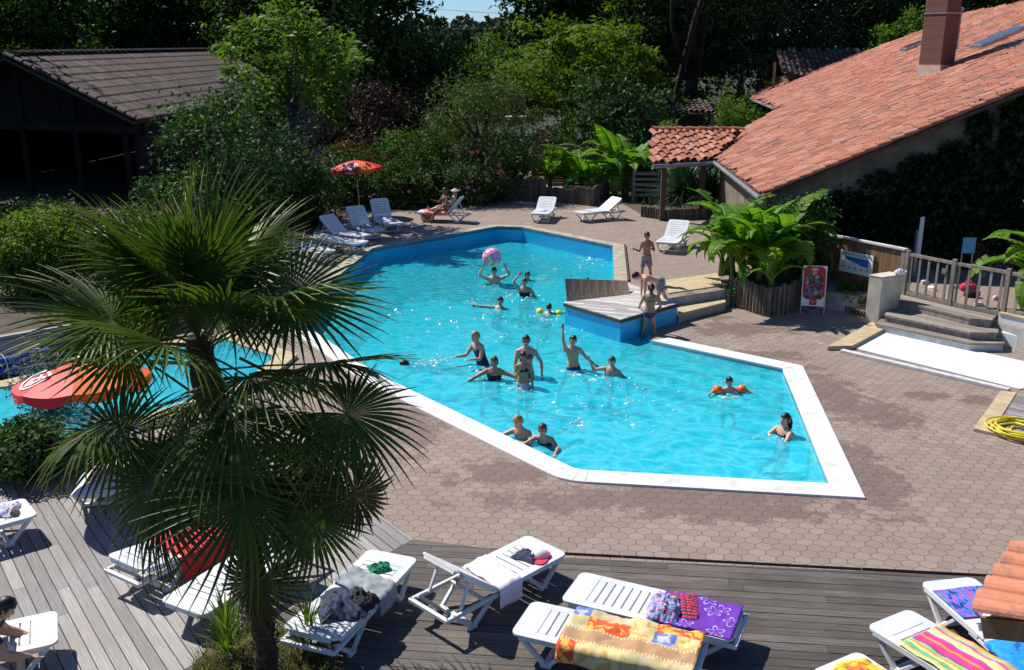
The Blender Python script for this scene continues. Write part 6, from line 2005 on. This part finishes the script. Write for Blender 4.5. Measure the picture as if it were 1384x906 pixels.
# ------------------------------------------------------------------ PEOPLE
def V(*a): return Vector(a)
def person(label, pelvis, rz, h=1.7, torso=(0, 0, 1), head=(0, 0, 1), look=0.0, arms=None, legs=None, skin='skin', hair='hair_dark', style='short', wear=(), group='bathers', curl=.5, width=1.0, shade=None, turn=0):
    """One continuous body. Local axes: faces -Y, its own left is +X. arms/legs: [(right upper dir, lower dir), (left ...)]"""
    k = h / 1.7
    arms = arms or [((-.25, -.05, -1), (-.05, -.2, -1)), ((.25, -.05, -1), (.05, -.2, -1))]
    legs = legs or [((-.06, 0, -1), (0, .03, -1)), ((.06, 0, -1), (0, .03, -1))]
    t = thing('person', label, 'person', pelvis, rz, group)
    T = V(*torso).normalized(); S = V(1, 0, 0)
    S = (S - T * S.dot(T)).normalized(); F = S.cross(T)
    if turn: 
        Rm = Matrix.Rotation(turn, 3, T); S = Rm @ S; F = Rm @ F
    m = MB()
    def ring_tube(mb, secs, n=14, grow=1.0):
        vs = []
        for tt, a, b in secs:
            for i in range(n):
                an = 2 * PI * i / n
                ca, sa = math.cos(an), math.sin(an)
                vs.append(T * tt * k + S * (abs(ca) ** .85 * (1 if ca > 0 else -1) * a * k * grow * width) + F * (sa * b * k * grow))
        N_ = len(secs)
        fs = [(i * n + j, i * n + (j + 1) % n, (i + 1) * n + (j + 1) % n, (i + 1) * n + j) for i in range(N_ - 1) for j in range(n)]
        fs += [tuple(range(n))[::-1], tuple((N_ - 1) * n + j for j in range(n))]
        mb.add(vs, fs)
    SEC = [(-.12, .085, .07), (-.06, .150, .108), (.03, .165, .115), (.12, .148, .105), (.21, .130, .092), (.30, .140, .100), (.38, .158, .108), (.46, .165, .098), (.51, .125, .078), (.545, .065, .06), (.60, .053, .055), (.63, .050, .052)]
    ring_tube(m, SEC)
    hk = k ** .55
    neck = T * (.555 * k)
    hd = V(*head).normalized()
    hc = neck + hd * (.135 * hk)
    # head frame
    hz = hd; hx = (S - hz * S.dot(hz)).normalized(); hf = hx.cross(hz)
    if look:
        Rm = Matrix.Rotation(look, 3, hz); hx = Rm @ hx; hf = Rm @ hf
    HM = Matrix((hx, hf, hz)).transposed()      # local x right(+X own left), y forward(face), z up
    hv = MB(); hv.ball((0, 0, 0), (.076 * hk, .097 * hk, .118 * hk), 20, 16)
    vs = []
    for x, y, z in hv.v:
        q = z / (.118 * hk)
        if q < 0: x *= 1 + .30 * q; y = y * (1 + .12 * q) + .012 * hk * (-q) * (1 if y > 0 else -.5)
        vs.append(V(x, y, z))
    m.add([hc + HM @ v for v in vs], hv.f)
    def hp(x, y, z): return hc + HM @ (V(x, y, z) * hk)
    m.tube([hp(0, .090, .022), hp(0, .112, -.018), hp(0, .092, -.032)], [.009 * hk, .015 * hk, .012 * hk], 8)
    for s in (-1, 1): m.ball(hp(s * .078, -.005, -.008), (.014 * hk, .02 * hk, .03 * hk), 8, 6)
    m.ball(hp(0, .078, -.085), (.028 * hk, .024 * hk, .02 * hk), 8, 6)
    sh = []
    tips = []
    for s, (u, f) in zip((-1, 1), arms):
        shp = T * .475 * k + S * (s * .168 * k * width)
        u, f = V(*u).normalized(), V(*f).normalized()
        el = shp + u * .285 * k; wr = el + f * .245 * k
        m.tube([T * .545 * k + S * (s * .02 * k), T * .505 * k + S * (s * .09 * k), shp - T * .015 * k], [.048 * k, .050 * k, .052 * k], 10)
        m.tube([T * .46 * k + S * (s * .09 * k), shp, shp.lerp(el, .5), el], [.058 * k, .062 * k, .046 * k, .037 * k], 10)
        m.tube([el, el.lerp(wr, .3), wr], [.038 * k, .040 * k, .025 * k], 10)
        # hand: palm, four fingers, thumb
        side = f.cross(F if abs(f.dot(F)) < .9 else T).normalized(); pn_ = side.cross(f).normalized()
        pl_ = wr + f * .085 * k
        m.tube([wr - f * .01 * k, wr + f * .04 * k, pl_], [(.019 * k, .024 * k), (.015 * k, .036 * k), (.013 * k, .038 * k)], 8, up=pn_)
        for i, ln in enumerate((.066, .076, .070, .055)):
            b0 = pl_ + side * ((i - 1.5) * .019 * k) - f * .01 * k
            d1 = (f + side * (i - 1.5) * .06).normalized(); d2 = (d1 - pn_ * curl).normalized()
            m.tube([b0, b0 + d1 * ln * .55 * k, b0 + d1 * ln * .55 * k + d2 * ln * .5 * k], [.0095 * k, .0088 * k, .0072 * k], 6)
        b0 = wr + f * .03 * k + side * (s * .028 * k); d1 = (f * .7 + side * (s * .8)).normalized()
        m.tube([b0, b0 + d1 * .038 * k, b0 + (d1 + f * .5).normalized() * .068 * k], [.012 * k, .0105 * k, .008 * k], 6)
        sh.append((shp, el, wr))
    lg = []
    for s, (a, b) in zip((-1, 1), legs):
        hip = T * (-.05 * k) + S * (s * .085 * k * width)
        a, b = V(*a).normalized(), V(*b).normalized()
        kn = hip + a * .415 * k; an_ = kn + b * .40 * k
        m.tube([hip + T * .03 * k, hip + a * .06 * k, hip.lerp(kn, .5), kn], [.080 * k, .088 * k, .068 * k, .052 * k], 12)
        m.tube([kn, kn.lerp(an_, .3), kn.lerp(an_, .7), an_], [.051 * k, .056 * k, .040 * k, .033 * k], 10)
        fw = (F - b * F.dot(b)); fw = fw.normalized() if fw.length > .2 else (a - b * a.dot(b)).normalized() if (a - b * a.dot(b)).length > .1 else F
        ft = (fw + b * .32).normalized()
        m.tube([an_ - fw * .045 * k + b * .03 * k, an_ + b * .035 * k + fw * .03 * k, an_ + b * .05 * k + fw * .11 * k, an_ + b * .06 * k + fw * .175 * k], [(.030 * k, .030 * k), (.034 * k, .036 * k), (.024 * k, .042 * k), (.012 * k, .034 * k)], 8, up=b)
        lg.append((hip, kn, an_))
    tmp = m.build('body', M[skin])
    rm = tmp.modifiers.new('weld', 'REMESH'); rm.mode = 'VOXEL'; rm.voxel_size = max(.0105, .0115 * k)
    smo = tmp.modifiers.new('soft', 'SMOOTH'); smo.factor = .5; smo.iterations = 2
    dg = bpy.context.evaluated_depsgraph_get()
    me = bpy.data.meshes.new_from_object(tmp.evaluated_get(dg))
    me.polygons.foreach_set('use_smooth', [True] * len(me.polygons))
    old = tmp.data; tmp.modifiers.clear(); tmp.data = me; bpy.data.meshes.remove(old)
    if not me.materials: me.materials.append(M[skin])
    tmp.parent = t
    # face
    for s in (-1, 1):
        e = MB(); e.ball(hp(s * .031, .083, .018), (.0125 * hk,) * 3, 8, 6); e.build('eye', M['dark'], t)
    e = MB(); e.tube([hp(-.024, .088, -.05), hp(0, .096, -.052), hp(.024, .088, -.05)], [.005 * hk, .0085 * hk, .005 * hk], 6); e.build('mouth', M['lip'], t)
    # hair
    if hair:
        c = MB(); c.ball((0, 0, 0), (.083 * hk, .102 * hk, .124 * hk), 20, 16)
        keep = []
        low = {'short': -.02, 'long': -.05, 'bob': -.05}[style if style in ('short', 'long', 'bob') else 'short']
        vv = [V(*p) for p in c.v]
        def isface(p): return p.y > .018 * hk and p.z < (.055 - (0.0)) * hk
        fs = []
        for f_ in c.f:
            ctr_ = sum((vv[i] for i in f_), V(0, 0, 0)) / len(f_)
            if isface(ctr_) or ctr_.z < low * hk - .03 * hk * (1 if ctr_.y < 0 else 0): continue
            fs.append(f_)
        g_ = random.Random(len(label))
        vv = [v * g_.uniform(.985, 1.03) for v in vv]
        hb = MB(); hb.add([hc + HM @ (v + V(0, -.004 * hk, .004 * hk)) for v in vv], fs)
        if style == 'long':
            hb.tube([hp(0, -.06, .04), hp(0, -.10, -.05), hp(0, -.105, -.15), hp(0, -.085, -.28)], [(.04 * hk, .07 * hk), (.035 * hk, .075 * hk), (.03 * hk, .065 * hk), (.008 * hk, .03 * hk)], 10, up=hf)
        if style == 'tail':
            hb.tube([hp(0, -.09, .03), hp(0, -.13, .0), hp(0, -.135, -.10), hp(0, -.12, -.18)], [.022 * hk, .03 * hk, .024 * hk, .008 * hk], 8)
        o = hb.build('hair', M[hair], t, smooth=True)
        so_ = o.modifiers.new('thick', 'SOLIDIFY'); so_.thickness = .006; so_.offset = 0
    def sec_at(t0, t1, n=5):
        res = []
        for i in range(n + 1):
            tt = t0 + (t1 - t0) * i / n
            for (ta, aa, ba), (tb, ab, bb) in zip(SEC, SEC[1:]):
                if ta <= tt <= tb:
                    f_ = (tt - ta) / (tb - ta); res.append((tt, aa + (ab - aa) * f_, ba + (bb - ba) * f_)); break
        return res
    for w in wear:
        kind, mt = w
        c = MB()
        if kind in ('trunks', 'shorts'):
            ring_tube(c, [(-.10, .150, .115)] + sec_at(-.06, .07), grow=1.07)
            for hip, kn, an_ in lg:
                e_ = .62 if kind == 'shorts' else .34
                c.tube([hip + T * .02 * k, hip.lerp(kn, .15), hip.lerp(kn, e_)], [.096 * k, .099 * k, (.098 if kind == 'shorts' else .084) * k], 12, cap=False)
            c.build('swim_shorts', M[mt], t, smooth=True)
        elif kind == 'brief':
            ring_tube(c, [(-.135, .07, .07), (-.10, .118, .105)] + sec_at(-.06, .035), grow=1.06)
            c.build('bikini_bottom', M[mt], t, smooth=True)
        elif kind == 'top':
            ring_tube(c, sec_at(.335, .36, 2), grow=1.05)
            for s in (-1, 1):
                c.ball(T * .375 * k + S * (s * .07 * k) + F * (.088 * k), (.062 * k, .045 * k, .058 * k), 10, 8, Matrix((S, F, T)).transposed())
                c.tube([T * .41 * k + S * (s * .075 * k) + F * .10 * k, T * .49 * k + S * (s * .07 * k) + F * .07 * k, T * .55 * k + S * (s * .045 * k) - F * .02 * k, T * .53 * k - F * .075 * k], .006 * k, 5)
            c.build('bikini_top', M[mt], t, smooth=True)
        elif kind == 'suit':
            ring_tube(c, [(-.135, .07, .07), (-.10, .118, .105)] + sec_at(-.06, .41, 8), grow=1.055)
            for s in (-1, 1): c.tube([T * .40 * k + S * (s * .10 * k) + F * .10 * k, T * .51 * k + S * (s * .09 * k) + F * .03 * k, T * .50 * k + S * (s * .08 * k) - F * .06 * k, T * .40 * k + S * (s * .07 * k) - F * .09 * k], .012 * k, 6)
            c.build('swimsuit', M[mt], t, smooth=True)
        elif kind == 'shirt':
            ring_tube(c, sec_at(-.06, .51, 9), grow=1.12)
            for shp, el, wr in sh: c.tube([shp - (el - shp) * .1, shp.lerp(el, .6)], [.075 * k, .062 * k], 10, cap=False)
            c.build('shirt', M[mt], t, smooth=True)
        elif kind == 'glasses':
            for s in (-1, 1):
                c.ball(hp(s * .033, .092, .018), (.026 * hk, .010 * hk, .019 * hk), 10, 8, HM)
                c.tube([hp(s * .055, .082, .02), hp(s * .078, .03, .02)], .004 * hk, 5)
            c.tube([hp(-.012, .1, .02), hp(.012, .1, .02)], .004 * hk, 5)
            c.build('goggles' if mt != 'dark' else 'sunglasses', M[mt], t, smooth=True)
        elif kind == 'bands':
            for j, (shp, el, wr) in enumerate(sh):
                c = MB(); d = (el - shp)
                c.tube([shp + d * .28, shp + d * .36, shp + d * .65, shp + d * .92, shp + d * 1.0], [.045, .088, .10, .088, .045], 12)
                c.build('armband', M[mt], t, smooth=True)
        elif kind == 'hat':
            c.ball(hc + hz * .05 * hk, (.10 * hk, .11 * hk, .08 * hk), 14, 10)
            c.tube([hc + hz * .045 * hk, hc + hz * .055 * hk], [.17 * hk, .165 * hk], 18)
            c.build('headwear', M[mt], t, smooth=True)
    return t
def W(px, py, dz=0.0):
    q = P(px, py, WZ); q.z += dz; return q
UPARM = lambda x, y=0: ((x, y, 1), (x * .3, y, 1))
# 1 man holding up the ball
p = W(668, 383, -.36)
person('man in the far water holding a big pink ball over his head', p, R(4), 1.76, arms=[((-.95, -.1, .42), (.42, -.05, .92)), ((.95, -.1, .42), (-.42, -.05, .92))], skin='skin_pale', hair='hair_dark', wear=[('trunks', 'navy')], head=(0, -.05, 1))
bc = Vector((p.x - .06, p.y - .05, WZ + .77))
def mat_ball():
    t = NT('pink_beach_ball'); s = t.n('ShaderNodeSeparateXYZ'); t.l(t.coord(), s.inputs[0])
    a = t.math('FRACT', t.math('MULTIPLY', t.math('ARCTAN2', s.outputs[2], s.outputs[0]), 6 / (2 * PI)))
    t.l(t.ramp(t.noise(4, 2), [(.36, (.80, .75, .25)), (.40, (.80, .22, .45)), (.56, (.85, .50, .66)), (.66, (.82, .25, .50))], 'CONSTANT'), t.b.inputs['Base Color'])
    t.b.inputs['Roughness'].default_value = .25; return t.mat
m = MB(); m.ball((0, 0, 0), .285, 28, 18); tag(m.build('beach_ball', mat_ball(), None, bc, True), 'big pink inflatable beach ball held over a bather', 'beach ball')
# 2 woman shading eyes and the swimmer behind
person('woman in black swimsuit with one arm lifted over her forehead', W(709, 400, -.28), R(0), 1.64, arms=[((-.55, -.1, .85), (.62, -.1, .75)), ((.5, -.2, -.8), (-.2, -.5, -.7))], skin='skin', hair='hair_brown', wear=[('suit', 'black')])
person('swimmer right behind the woman with the lifted arm', W(713, 379, -.52), R(20), 1.65, arms=[((-.6, -.3, -.4), (-.3, -.5, -.2)), ((1, .0, .12), (1, -.05, .0))], skin='skin', hair='hair_dark', wear=[('suit', 'navy')])
# 3 swimmer
person('dark haired swimmer stretching an arm to the left in mid pool', W(671, 418, -.42), R(-25), 1.55, torso=(.1, .25, .95), arms=[((-1, -.35, .05), (-.9, -.4, .1)), ((.6, -.5, -.3), (.2, -.7, -.2))], skin='skin', hair='hair_dark', wear=[('trunks', 'bluesuit')], legs=[((0, .8, -.5), (0, .9, -.3)), ((0, .8, -.5), (0, .9, -.3))])
# 4 child with yellow float
person('child with yellow armband swimming in front of the platform', W(739, 426, -.32), R(160), 1.25, torso=(.0, -.45, .88), head=(0, -.1, 1), arms=[((-.9, -.4, .1), (-.4, -.8, 0)), ((.9, -.4, .1), (.4, -.8, 0))], skin='skin', hair='hair_dark', wear=[('suit', 'redsuit'), ('bands', 'yellowplastic')], legs=[((0, .7, -.6), (0, .9, -.3)), ((0, .8, -.5), (0, .9, -.3))])
# 5 face-down swimmer
person('face down swimmer near the palm frond tip', W(588, 489, -.16), R(-75), 1.65, torso=(0, -1, .16), head=(0, -1, .5), arms=[((-.6, -.8, -.3), (-.1, -.9, -.4)), ((.6, -.8, -.25), (.1, -.9, -.4))], legs=[((-.1, 1, -.15), (-.1, 1, -.1)), ((.1, 1, -.2), (.1, 1, -.25))], skin='skin', hair='hair_dark', wear=[('trunks', 'navy')])
# 6 blonde woman
person('blonde woman in navy swimsuit standing left of the pool group', W(653, 492, -.02), R(-50), 1.62, torso=(-.12, -.22, .95), head=(-.1, -.15, 1), look=R(-10), arms=[((-.2, -.5, -.75), (-.2, -.95, .0)), ((.25, -.35, -.85), (-.3, -.9, .05))], skin='skin', hair='hair_blond', wear=[('suit', 'navy')])
# 7 woman with dark halter
person('woman in dark halter top crouching with arms spread in the water', W(667, 512, -.27), R(-6), 1.6, torso=(.05, -.1, 1), arms=[((-.75, -.35, -.38), (-.7, -.4, -.35)), ((.85, -.1, -.28), (.95, -.1, -.25))], skin='skin_tan', hair='hair_brown', style='bob', wear=[('suit', 'black')], legs=[((-.3, -.8, -.5), (0, .3, -1)), ((.3, -.8, -.5), (0, .3, -1))])
# 8 tall woman with sunglasses
person('tall woman in red bikini and sunglasses standing mid pool', W(711, 508, .06), R(2), 1.70, arms=[((-.2, .05, -1), (.0, -.3, -1)), ((.5, .05, -.85), (.05, -.25, -1))], skin='skin', hair='hair_dark', style='tail', wear=[('top', 'redsuit'), ('brief', 'redsuit'), ('glasses', 'dark')])
# 9 girl in front
person('girl in spotted bikini bottoms in front of the tall woman', W(707, 522, .06), R(5), 1.32, arms=[((-.12, -.25, -.9), (.35, -.45, .8)), ((.2, .0, -1), (.05, -.15, -1))], skin='skin_tan', hair='hair_dark', style='long', wear=[('top', 'black'), ('brief', 'floral')])
# 10, 11 boys
person('boy with one arm stretched straight up beside the platform', W(775, 499, .0), R(6), 1.5, torso=(-.05, .1, 1), arms=[((-.22, .0, 1), (-.03, .0, 1)), ((.55, .0, -.7), (.75, -.2, -.6))], skin='skin', hair='hair_dark', wear=[('trunks', 'bluesuit')], legs=[((-.55, -.5, -.6), (-.2, .1, -1)), ((.55, -.5, -.6), (.2, .1, -1))], head=(.12, 0, 1))
person('boy up to his chest raising a hand right of the arm waving boy', W(821, 508, -.28), R(-12), 1.42, torso=(.18, .2, .95), arms=[((-.85, -.1, -.12), (-.35, -.1, .92)), ((.7, -.2, -.6), (.2, -.4, -.8))], skin='skin', hair='hair_brown', wear=[('trunks', 'navy')], legs=[((-.5, -.8, -.1), (-.2, -.6, -.7)), ((.1, -.9, -.2), (0, -.6, -.7))], head=(-.05, -.1, 1))
# 12, 13 at the near edge
q = P(712, 596, 0); person('fair haired boy leaning folded arms on the white pool edge', Vector((q.x, q.y + .33, -.34)), R(-30), 1.55, torso=(-.08, -.3, .95), head=(-.25, -.1, 1), look=R(-12), arms=[((-.7, -.55, -.35), (.55, -.82, .02)), ((.55, -.7, -.38), (-.85, -.35, .02))], skin='skin', hair='hair_blond', wear=[('trunks', 'bluesuit')], legs=[((-.1, .9, -.4), (0, .9, -.4)), ((.1, .9, -.4), (0, .9, -.4))])
q = P(731, 603, 0); person('girl in pink goggles holding the pool edge with legs floating', Vector((q.x + .16, q.y + .42, -.25)), R(-22), 1.4, torso=(-.05, -.62, .78), head=(0, -.05, 1), arms=[((-.5, -.8, -.25), (-.2, -.95, -.05)), ((.75, -.6, -.35), (.1, -.95, -.1))], skin='skin', hair='hair_brown', style='bob', wear=[('suit', 'black'), ('glasses', 'redsuit')], legs=[((-.25, 1, .05), (-.1, 1, .10)), ((.40, .9, .02), (.35, .9, .10))])
# 14 child with orange armbands
person('child with orange armbands near the right pool edge', W(984, 529, -.30), R(8), 1.25, torso=(0, -.12, 1), head=(-.08, -.1, 1), arms=[((-.95, -.25, .12), (-.6, -.7, -.1)), ((.95, -.25, .02), (.75, -.6, -.35))], skin='skin', hair='hair_dark', wear=[('suit', 'greenbright'), ('bands', 'orangeplastic')], legs=[((-.2, -.5, -.9), (0, .2, -1)), ((.2, -.4, -.9), (0, .2, -1))])
# 15 woman with long hair
person('woman with long dark hair in profile near the right pool corner', W(1058, 589, -.36), R(-62), 1.6, torso=(0, .06, 1), arms=[((-.25, -.75, -.55), (.1, -.95, .0)), ((.25, -.75, -.55), (-.1, -.95, .0))], skin='skin', hair='hair_dark', style='long', wear=[('suit', 'black')], legs=[((-.2, -.8, -.5), (0, .3, -1)), ((.2, -.8, -.5), (0, .3, -1))])
# 16 boy on the terrace
q = P(872, 383, UP + .03); person('thin boy in grey print swim shorts standing on the upper terrace', Vector((q.x, q.y, UP + .03 + .895 * 1.36 / 1.7)), R(12), 1.36, arms=[((-.30, -.15, -.9), (-.75, -.45, .35)), ((.35, -.1, -.92), (-.80, -.5, .42))], skin='skin_tan', hair='hair_dark', wear=[('shorts', 'greyshorts')], legs=[((-.12, -.05, -1), (-.05, .05, -1)), ((.16, -.05, -1), (.12, .05, -1))], head=(-.02, -.12, 1), group='children by the platform')
# 17 boy bent over on the platform
q = Vector((3.75, 23.1, .45)); person('boy bent over with both hands on the wooden platform', Vector((3.62, 22.75, .98)), R(-78), 1.5, torso=(0, -.93, .25), head=(0, -.95, .18), arms=[((-.1, .08, -1), (-.05, .0, -1)), ((.1, -.05, -1), (.05, -.08, -1))], skin='skin', hair='hair_dark', wear=[('shorts', 'greyshorts')], legs=[((-.08, .35, -.95), (0, .4, -.9)), ((.08, -.25, -.95), (0, .25, -.95))], group='children by the platform')
# 18 girl stepping out
q = P(876, 461, -.18); person('girl in blue bikini bottoms stepping out of the water by the platform', Vector((q.x, q.y, -.26 + .88 * 1.45 / 1.7)), R(172), 1.45, torso=(-.05, -.12, 1), head=(0, -.2, 1), arms=[((-.4, -.1, -.9), (.45, -.5, -.6)), ((.35, -.3, -.85), (.1, -.8, -.5))], skin='skin_tan', hair='hair_dark', style='tail', wear=[('top', 'bluesuit'), ('brief', 'bluesuit')], legs=[((-.18, -.25, -.95), (-.02, .25, -1)), ((.14, .02, -1), (.05, .05, -1))], group='children by the platform')
# 19 head behind the screen
person('dark haired bather whose head shows over the platform screen', W(793, 391, -.44), R(60), 1.6, skin='skin_tan', hair='hair_dark', wear=[('trunks', 'navy')])
# 20, 21 sunbathers
q = on(LFF, .98, -.02, SH + .10); person('brown skinned sunbather sitting sideways on the pink towel', q, R(-60), 1.62, torso=(.0, .12, 1), arms=[((-.3, -.5, -.8), (.1, -.8, .3)), ((.3, -.4, -.8), (0, -.8, -.4))], skin='skin_dark', hair='hair_dark', style='tail', wear=[('brief', 'redsuit'), ('top', 'redsuit')], legs=[((-.1, -1, .12), (0, -.4, -.9)), ((.1, -1, .12), (0, -.4, -.9))], group='sunbathers on the far lounger')
q = on(LFF, 1.18, .10, SH + .12); person('sunbather in pale shirt and white hat leaning on the backrest', q, R(-88), 1.55, torso=(.0, .38, .92), arms=[((-.3, -.5, -.8), (0, -.9, .2)), ((.3, -.4, -.8), (0, -.9, -.1))], skin='skin', hair='hair_dark', wear=[('shirt', 'greycloth'), ('brief', 'black'), ('hat', 'whitecloth')], legs=[((-.1, -1, .3), (0, -.9, -.35)), ((.1, -1, .2), (0, -.95, -.2))], group='sunbathers on the far lounger')
# 22 person lying on the corner lounger
q = on(LI_, 1.0, .22, SH + .08); person('dark haired person in dark shirt and grey shorts on the corner lounger', q, LI_.rotation_euler.z - PI / 2, 1.68, torso=(0, -.82, .50), head=(0, -.7, .7), arms=[((-.3, -.45, -.85), (.2, -.8, -.45)), ((.3, -.45, -.85), (-.1, -.8, -.5))], skin='skin', hair='hair_dark', wear=[('shirt', 'navyblue'), ('shorts', 'greycloth')], legs=[((-.45, -.75, .28), (.15, -.75, -.45)), ((.40, -.8, .25), (-.1, -.8, -.42))], group='sunbathers on the near deck')
q = on(LI_, .55, .30, SH + .004); heap('pink_cloth', 'pink cloth hanging at the side of the corner lounger', 'cloth', q, (.30, .22, .06), M['pinkcloth'], 31, .2)

# white splashes and foam round the bathers, plus flecks painting sun glints
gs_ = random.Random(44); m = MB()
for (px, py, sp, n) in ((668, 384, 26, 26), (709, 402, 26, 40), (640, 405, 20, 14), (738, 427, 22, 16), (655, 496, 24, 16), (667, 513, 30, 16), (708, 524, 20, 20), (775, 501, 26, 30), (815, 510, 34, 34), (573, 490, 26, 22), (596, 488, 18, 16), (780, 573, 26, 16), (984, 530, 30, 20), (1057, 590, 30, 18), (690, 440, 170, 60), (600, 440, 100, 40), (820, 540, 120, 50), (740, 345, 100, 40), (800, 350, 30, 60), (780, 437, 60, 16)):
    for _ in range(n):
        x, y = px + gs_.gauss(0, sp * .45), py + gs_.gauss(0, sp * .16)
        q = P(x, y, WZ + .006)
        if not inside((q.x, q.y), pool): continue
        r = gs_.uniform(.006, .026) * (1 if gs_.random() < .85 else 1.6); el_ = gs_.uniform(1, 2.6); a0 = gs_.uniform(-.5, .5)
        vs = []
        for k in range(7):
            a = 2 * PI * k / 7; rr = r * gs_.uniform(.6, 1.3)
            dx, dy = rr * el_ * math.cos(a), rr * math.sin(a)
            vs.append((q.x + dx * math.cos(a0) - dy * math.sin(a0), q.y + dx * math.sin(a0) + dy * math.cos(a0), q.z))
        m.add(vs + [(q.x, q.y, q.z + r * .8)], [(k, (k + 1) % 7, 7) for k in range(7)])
tag(m.build('splash_glint', pm('white_splash_glint', (.8, .82, .83), rough=.2)), 'white splashes and bubbles round the bathers, and white flecks for sun glints', 'splash', kind='stuff')

# ------------------------------------------------------------------ the tiled eave in the near right corner
eave = thing('tiled_eave', 'corner of a terracotta tiled eave hanging in at the right edge', 'eave', (0, 0, 0))
eY = 5.3
A0 = AT(1327, 836, eY); A1 = AT(1404, 690, 6.4)
EO = Vector((A0.x, A0.y, A0.z)); eave.location = EO
d_ = (A1 - A0); d_.z = 0; Lr = d_.length; d_.normalize()
ac_ = d_; upx = Vector((d_.y, -d_.x, 0)) * math.cos(R(16)) + Vector((0, 0, math.sin(R(16)))); nn_ = ac_.cross(upx)
if nn_.z < 0: nn_ = -nn_
m = MB(); g = random.Random(3)
for j in range(5):
    for i in range(4):
        m.tone = g.random()
        tile_cover(m, ac_ * (.13 + j * .21) + upx * (i * .34) + nn_ * (.02 + .006 * i) - upx * .04, upx, ac_, nn_, .40, .098, .085, 10)
m.build('roof', M['tilenew'], eave, smooth=False)
m = MB(); roof_slab(m, Vector((0, 0, 0)), upx, ac_, [(0, 0), (0, Lr), (1.5, Lr), (1.5, 0)], .02, -.02); m.build('roof_deck', M['whitewall'], eave)
m = MB(); m.bar(-nn_ * .05 - ac_ * .015 , upx * 1.5 - nn_ * .05 - ac_ * .015, .03, .14, nn_); m.build('verge_board', M['fencewood'], eave)
m = MB()
for i in range(4):
    m.tone = g.random(); tile_cover(m, upx * (i * .36 - .02) + nn_ * .05 - ac_ * .02, upx, ac_, nn_, .42, .07, .06, 8)
m.build('verge', M['tilenew'], eave)
m = MB(); m.bar(-nn_ * .06 - upx * .02, ac_ * Lr - nn_ * .06 - upx * .02, .02, .06, nn_); m.build('gutter_edge', M['whitewall'], eave)
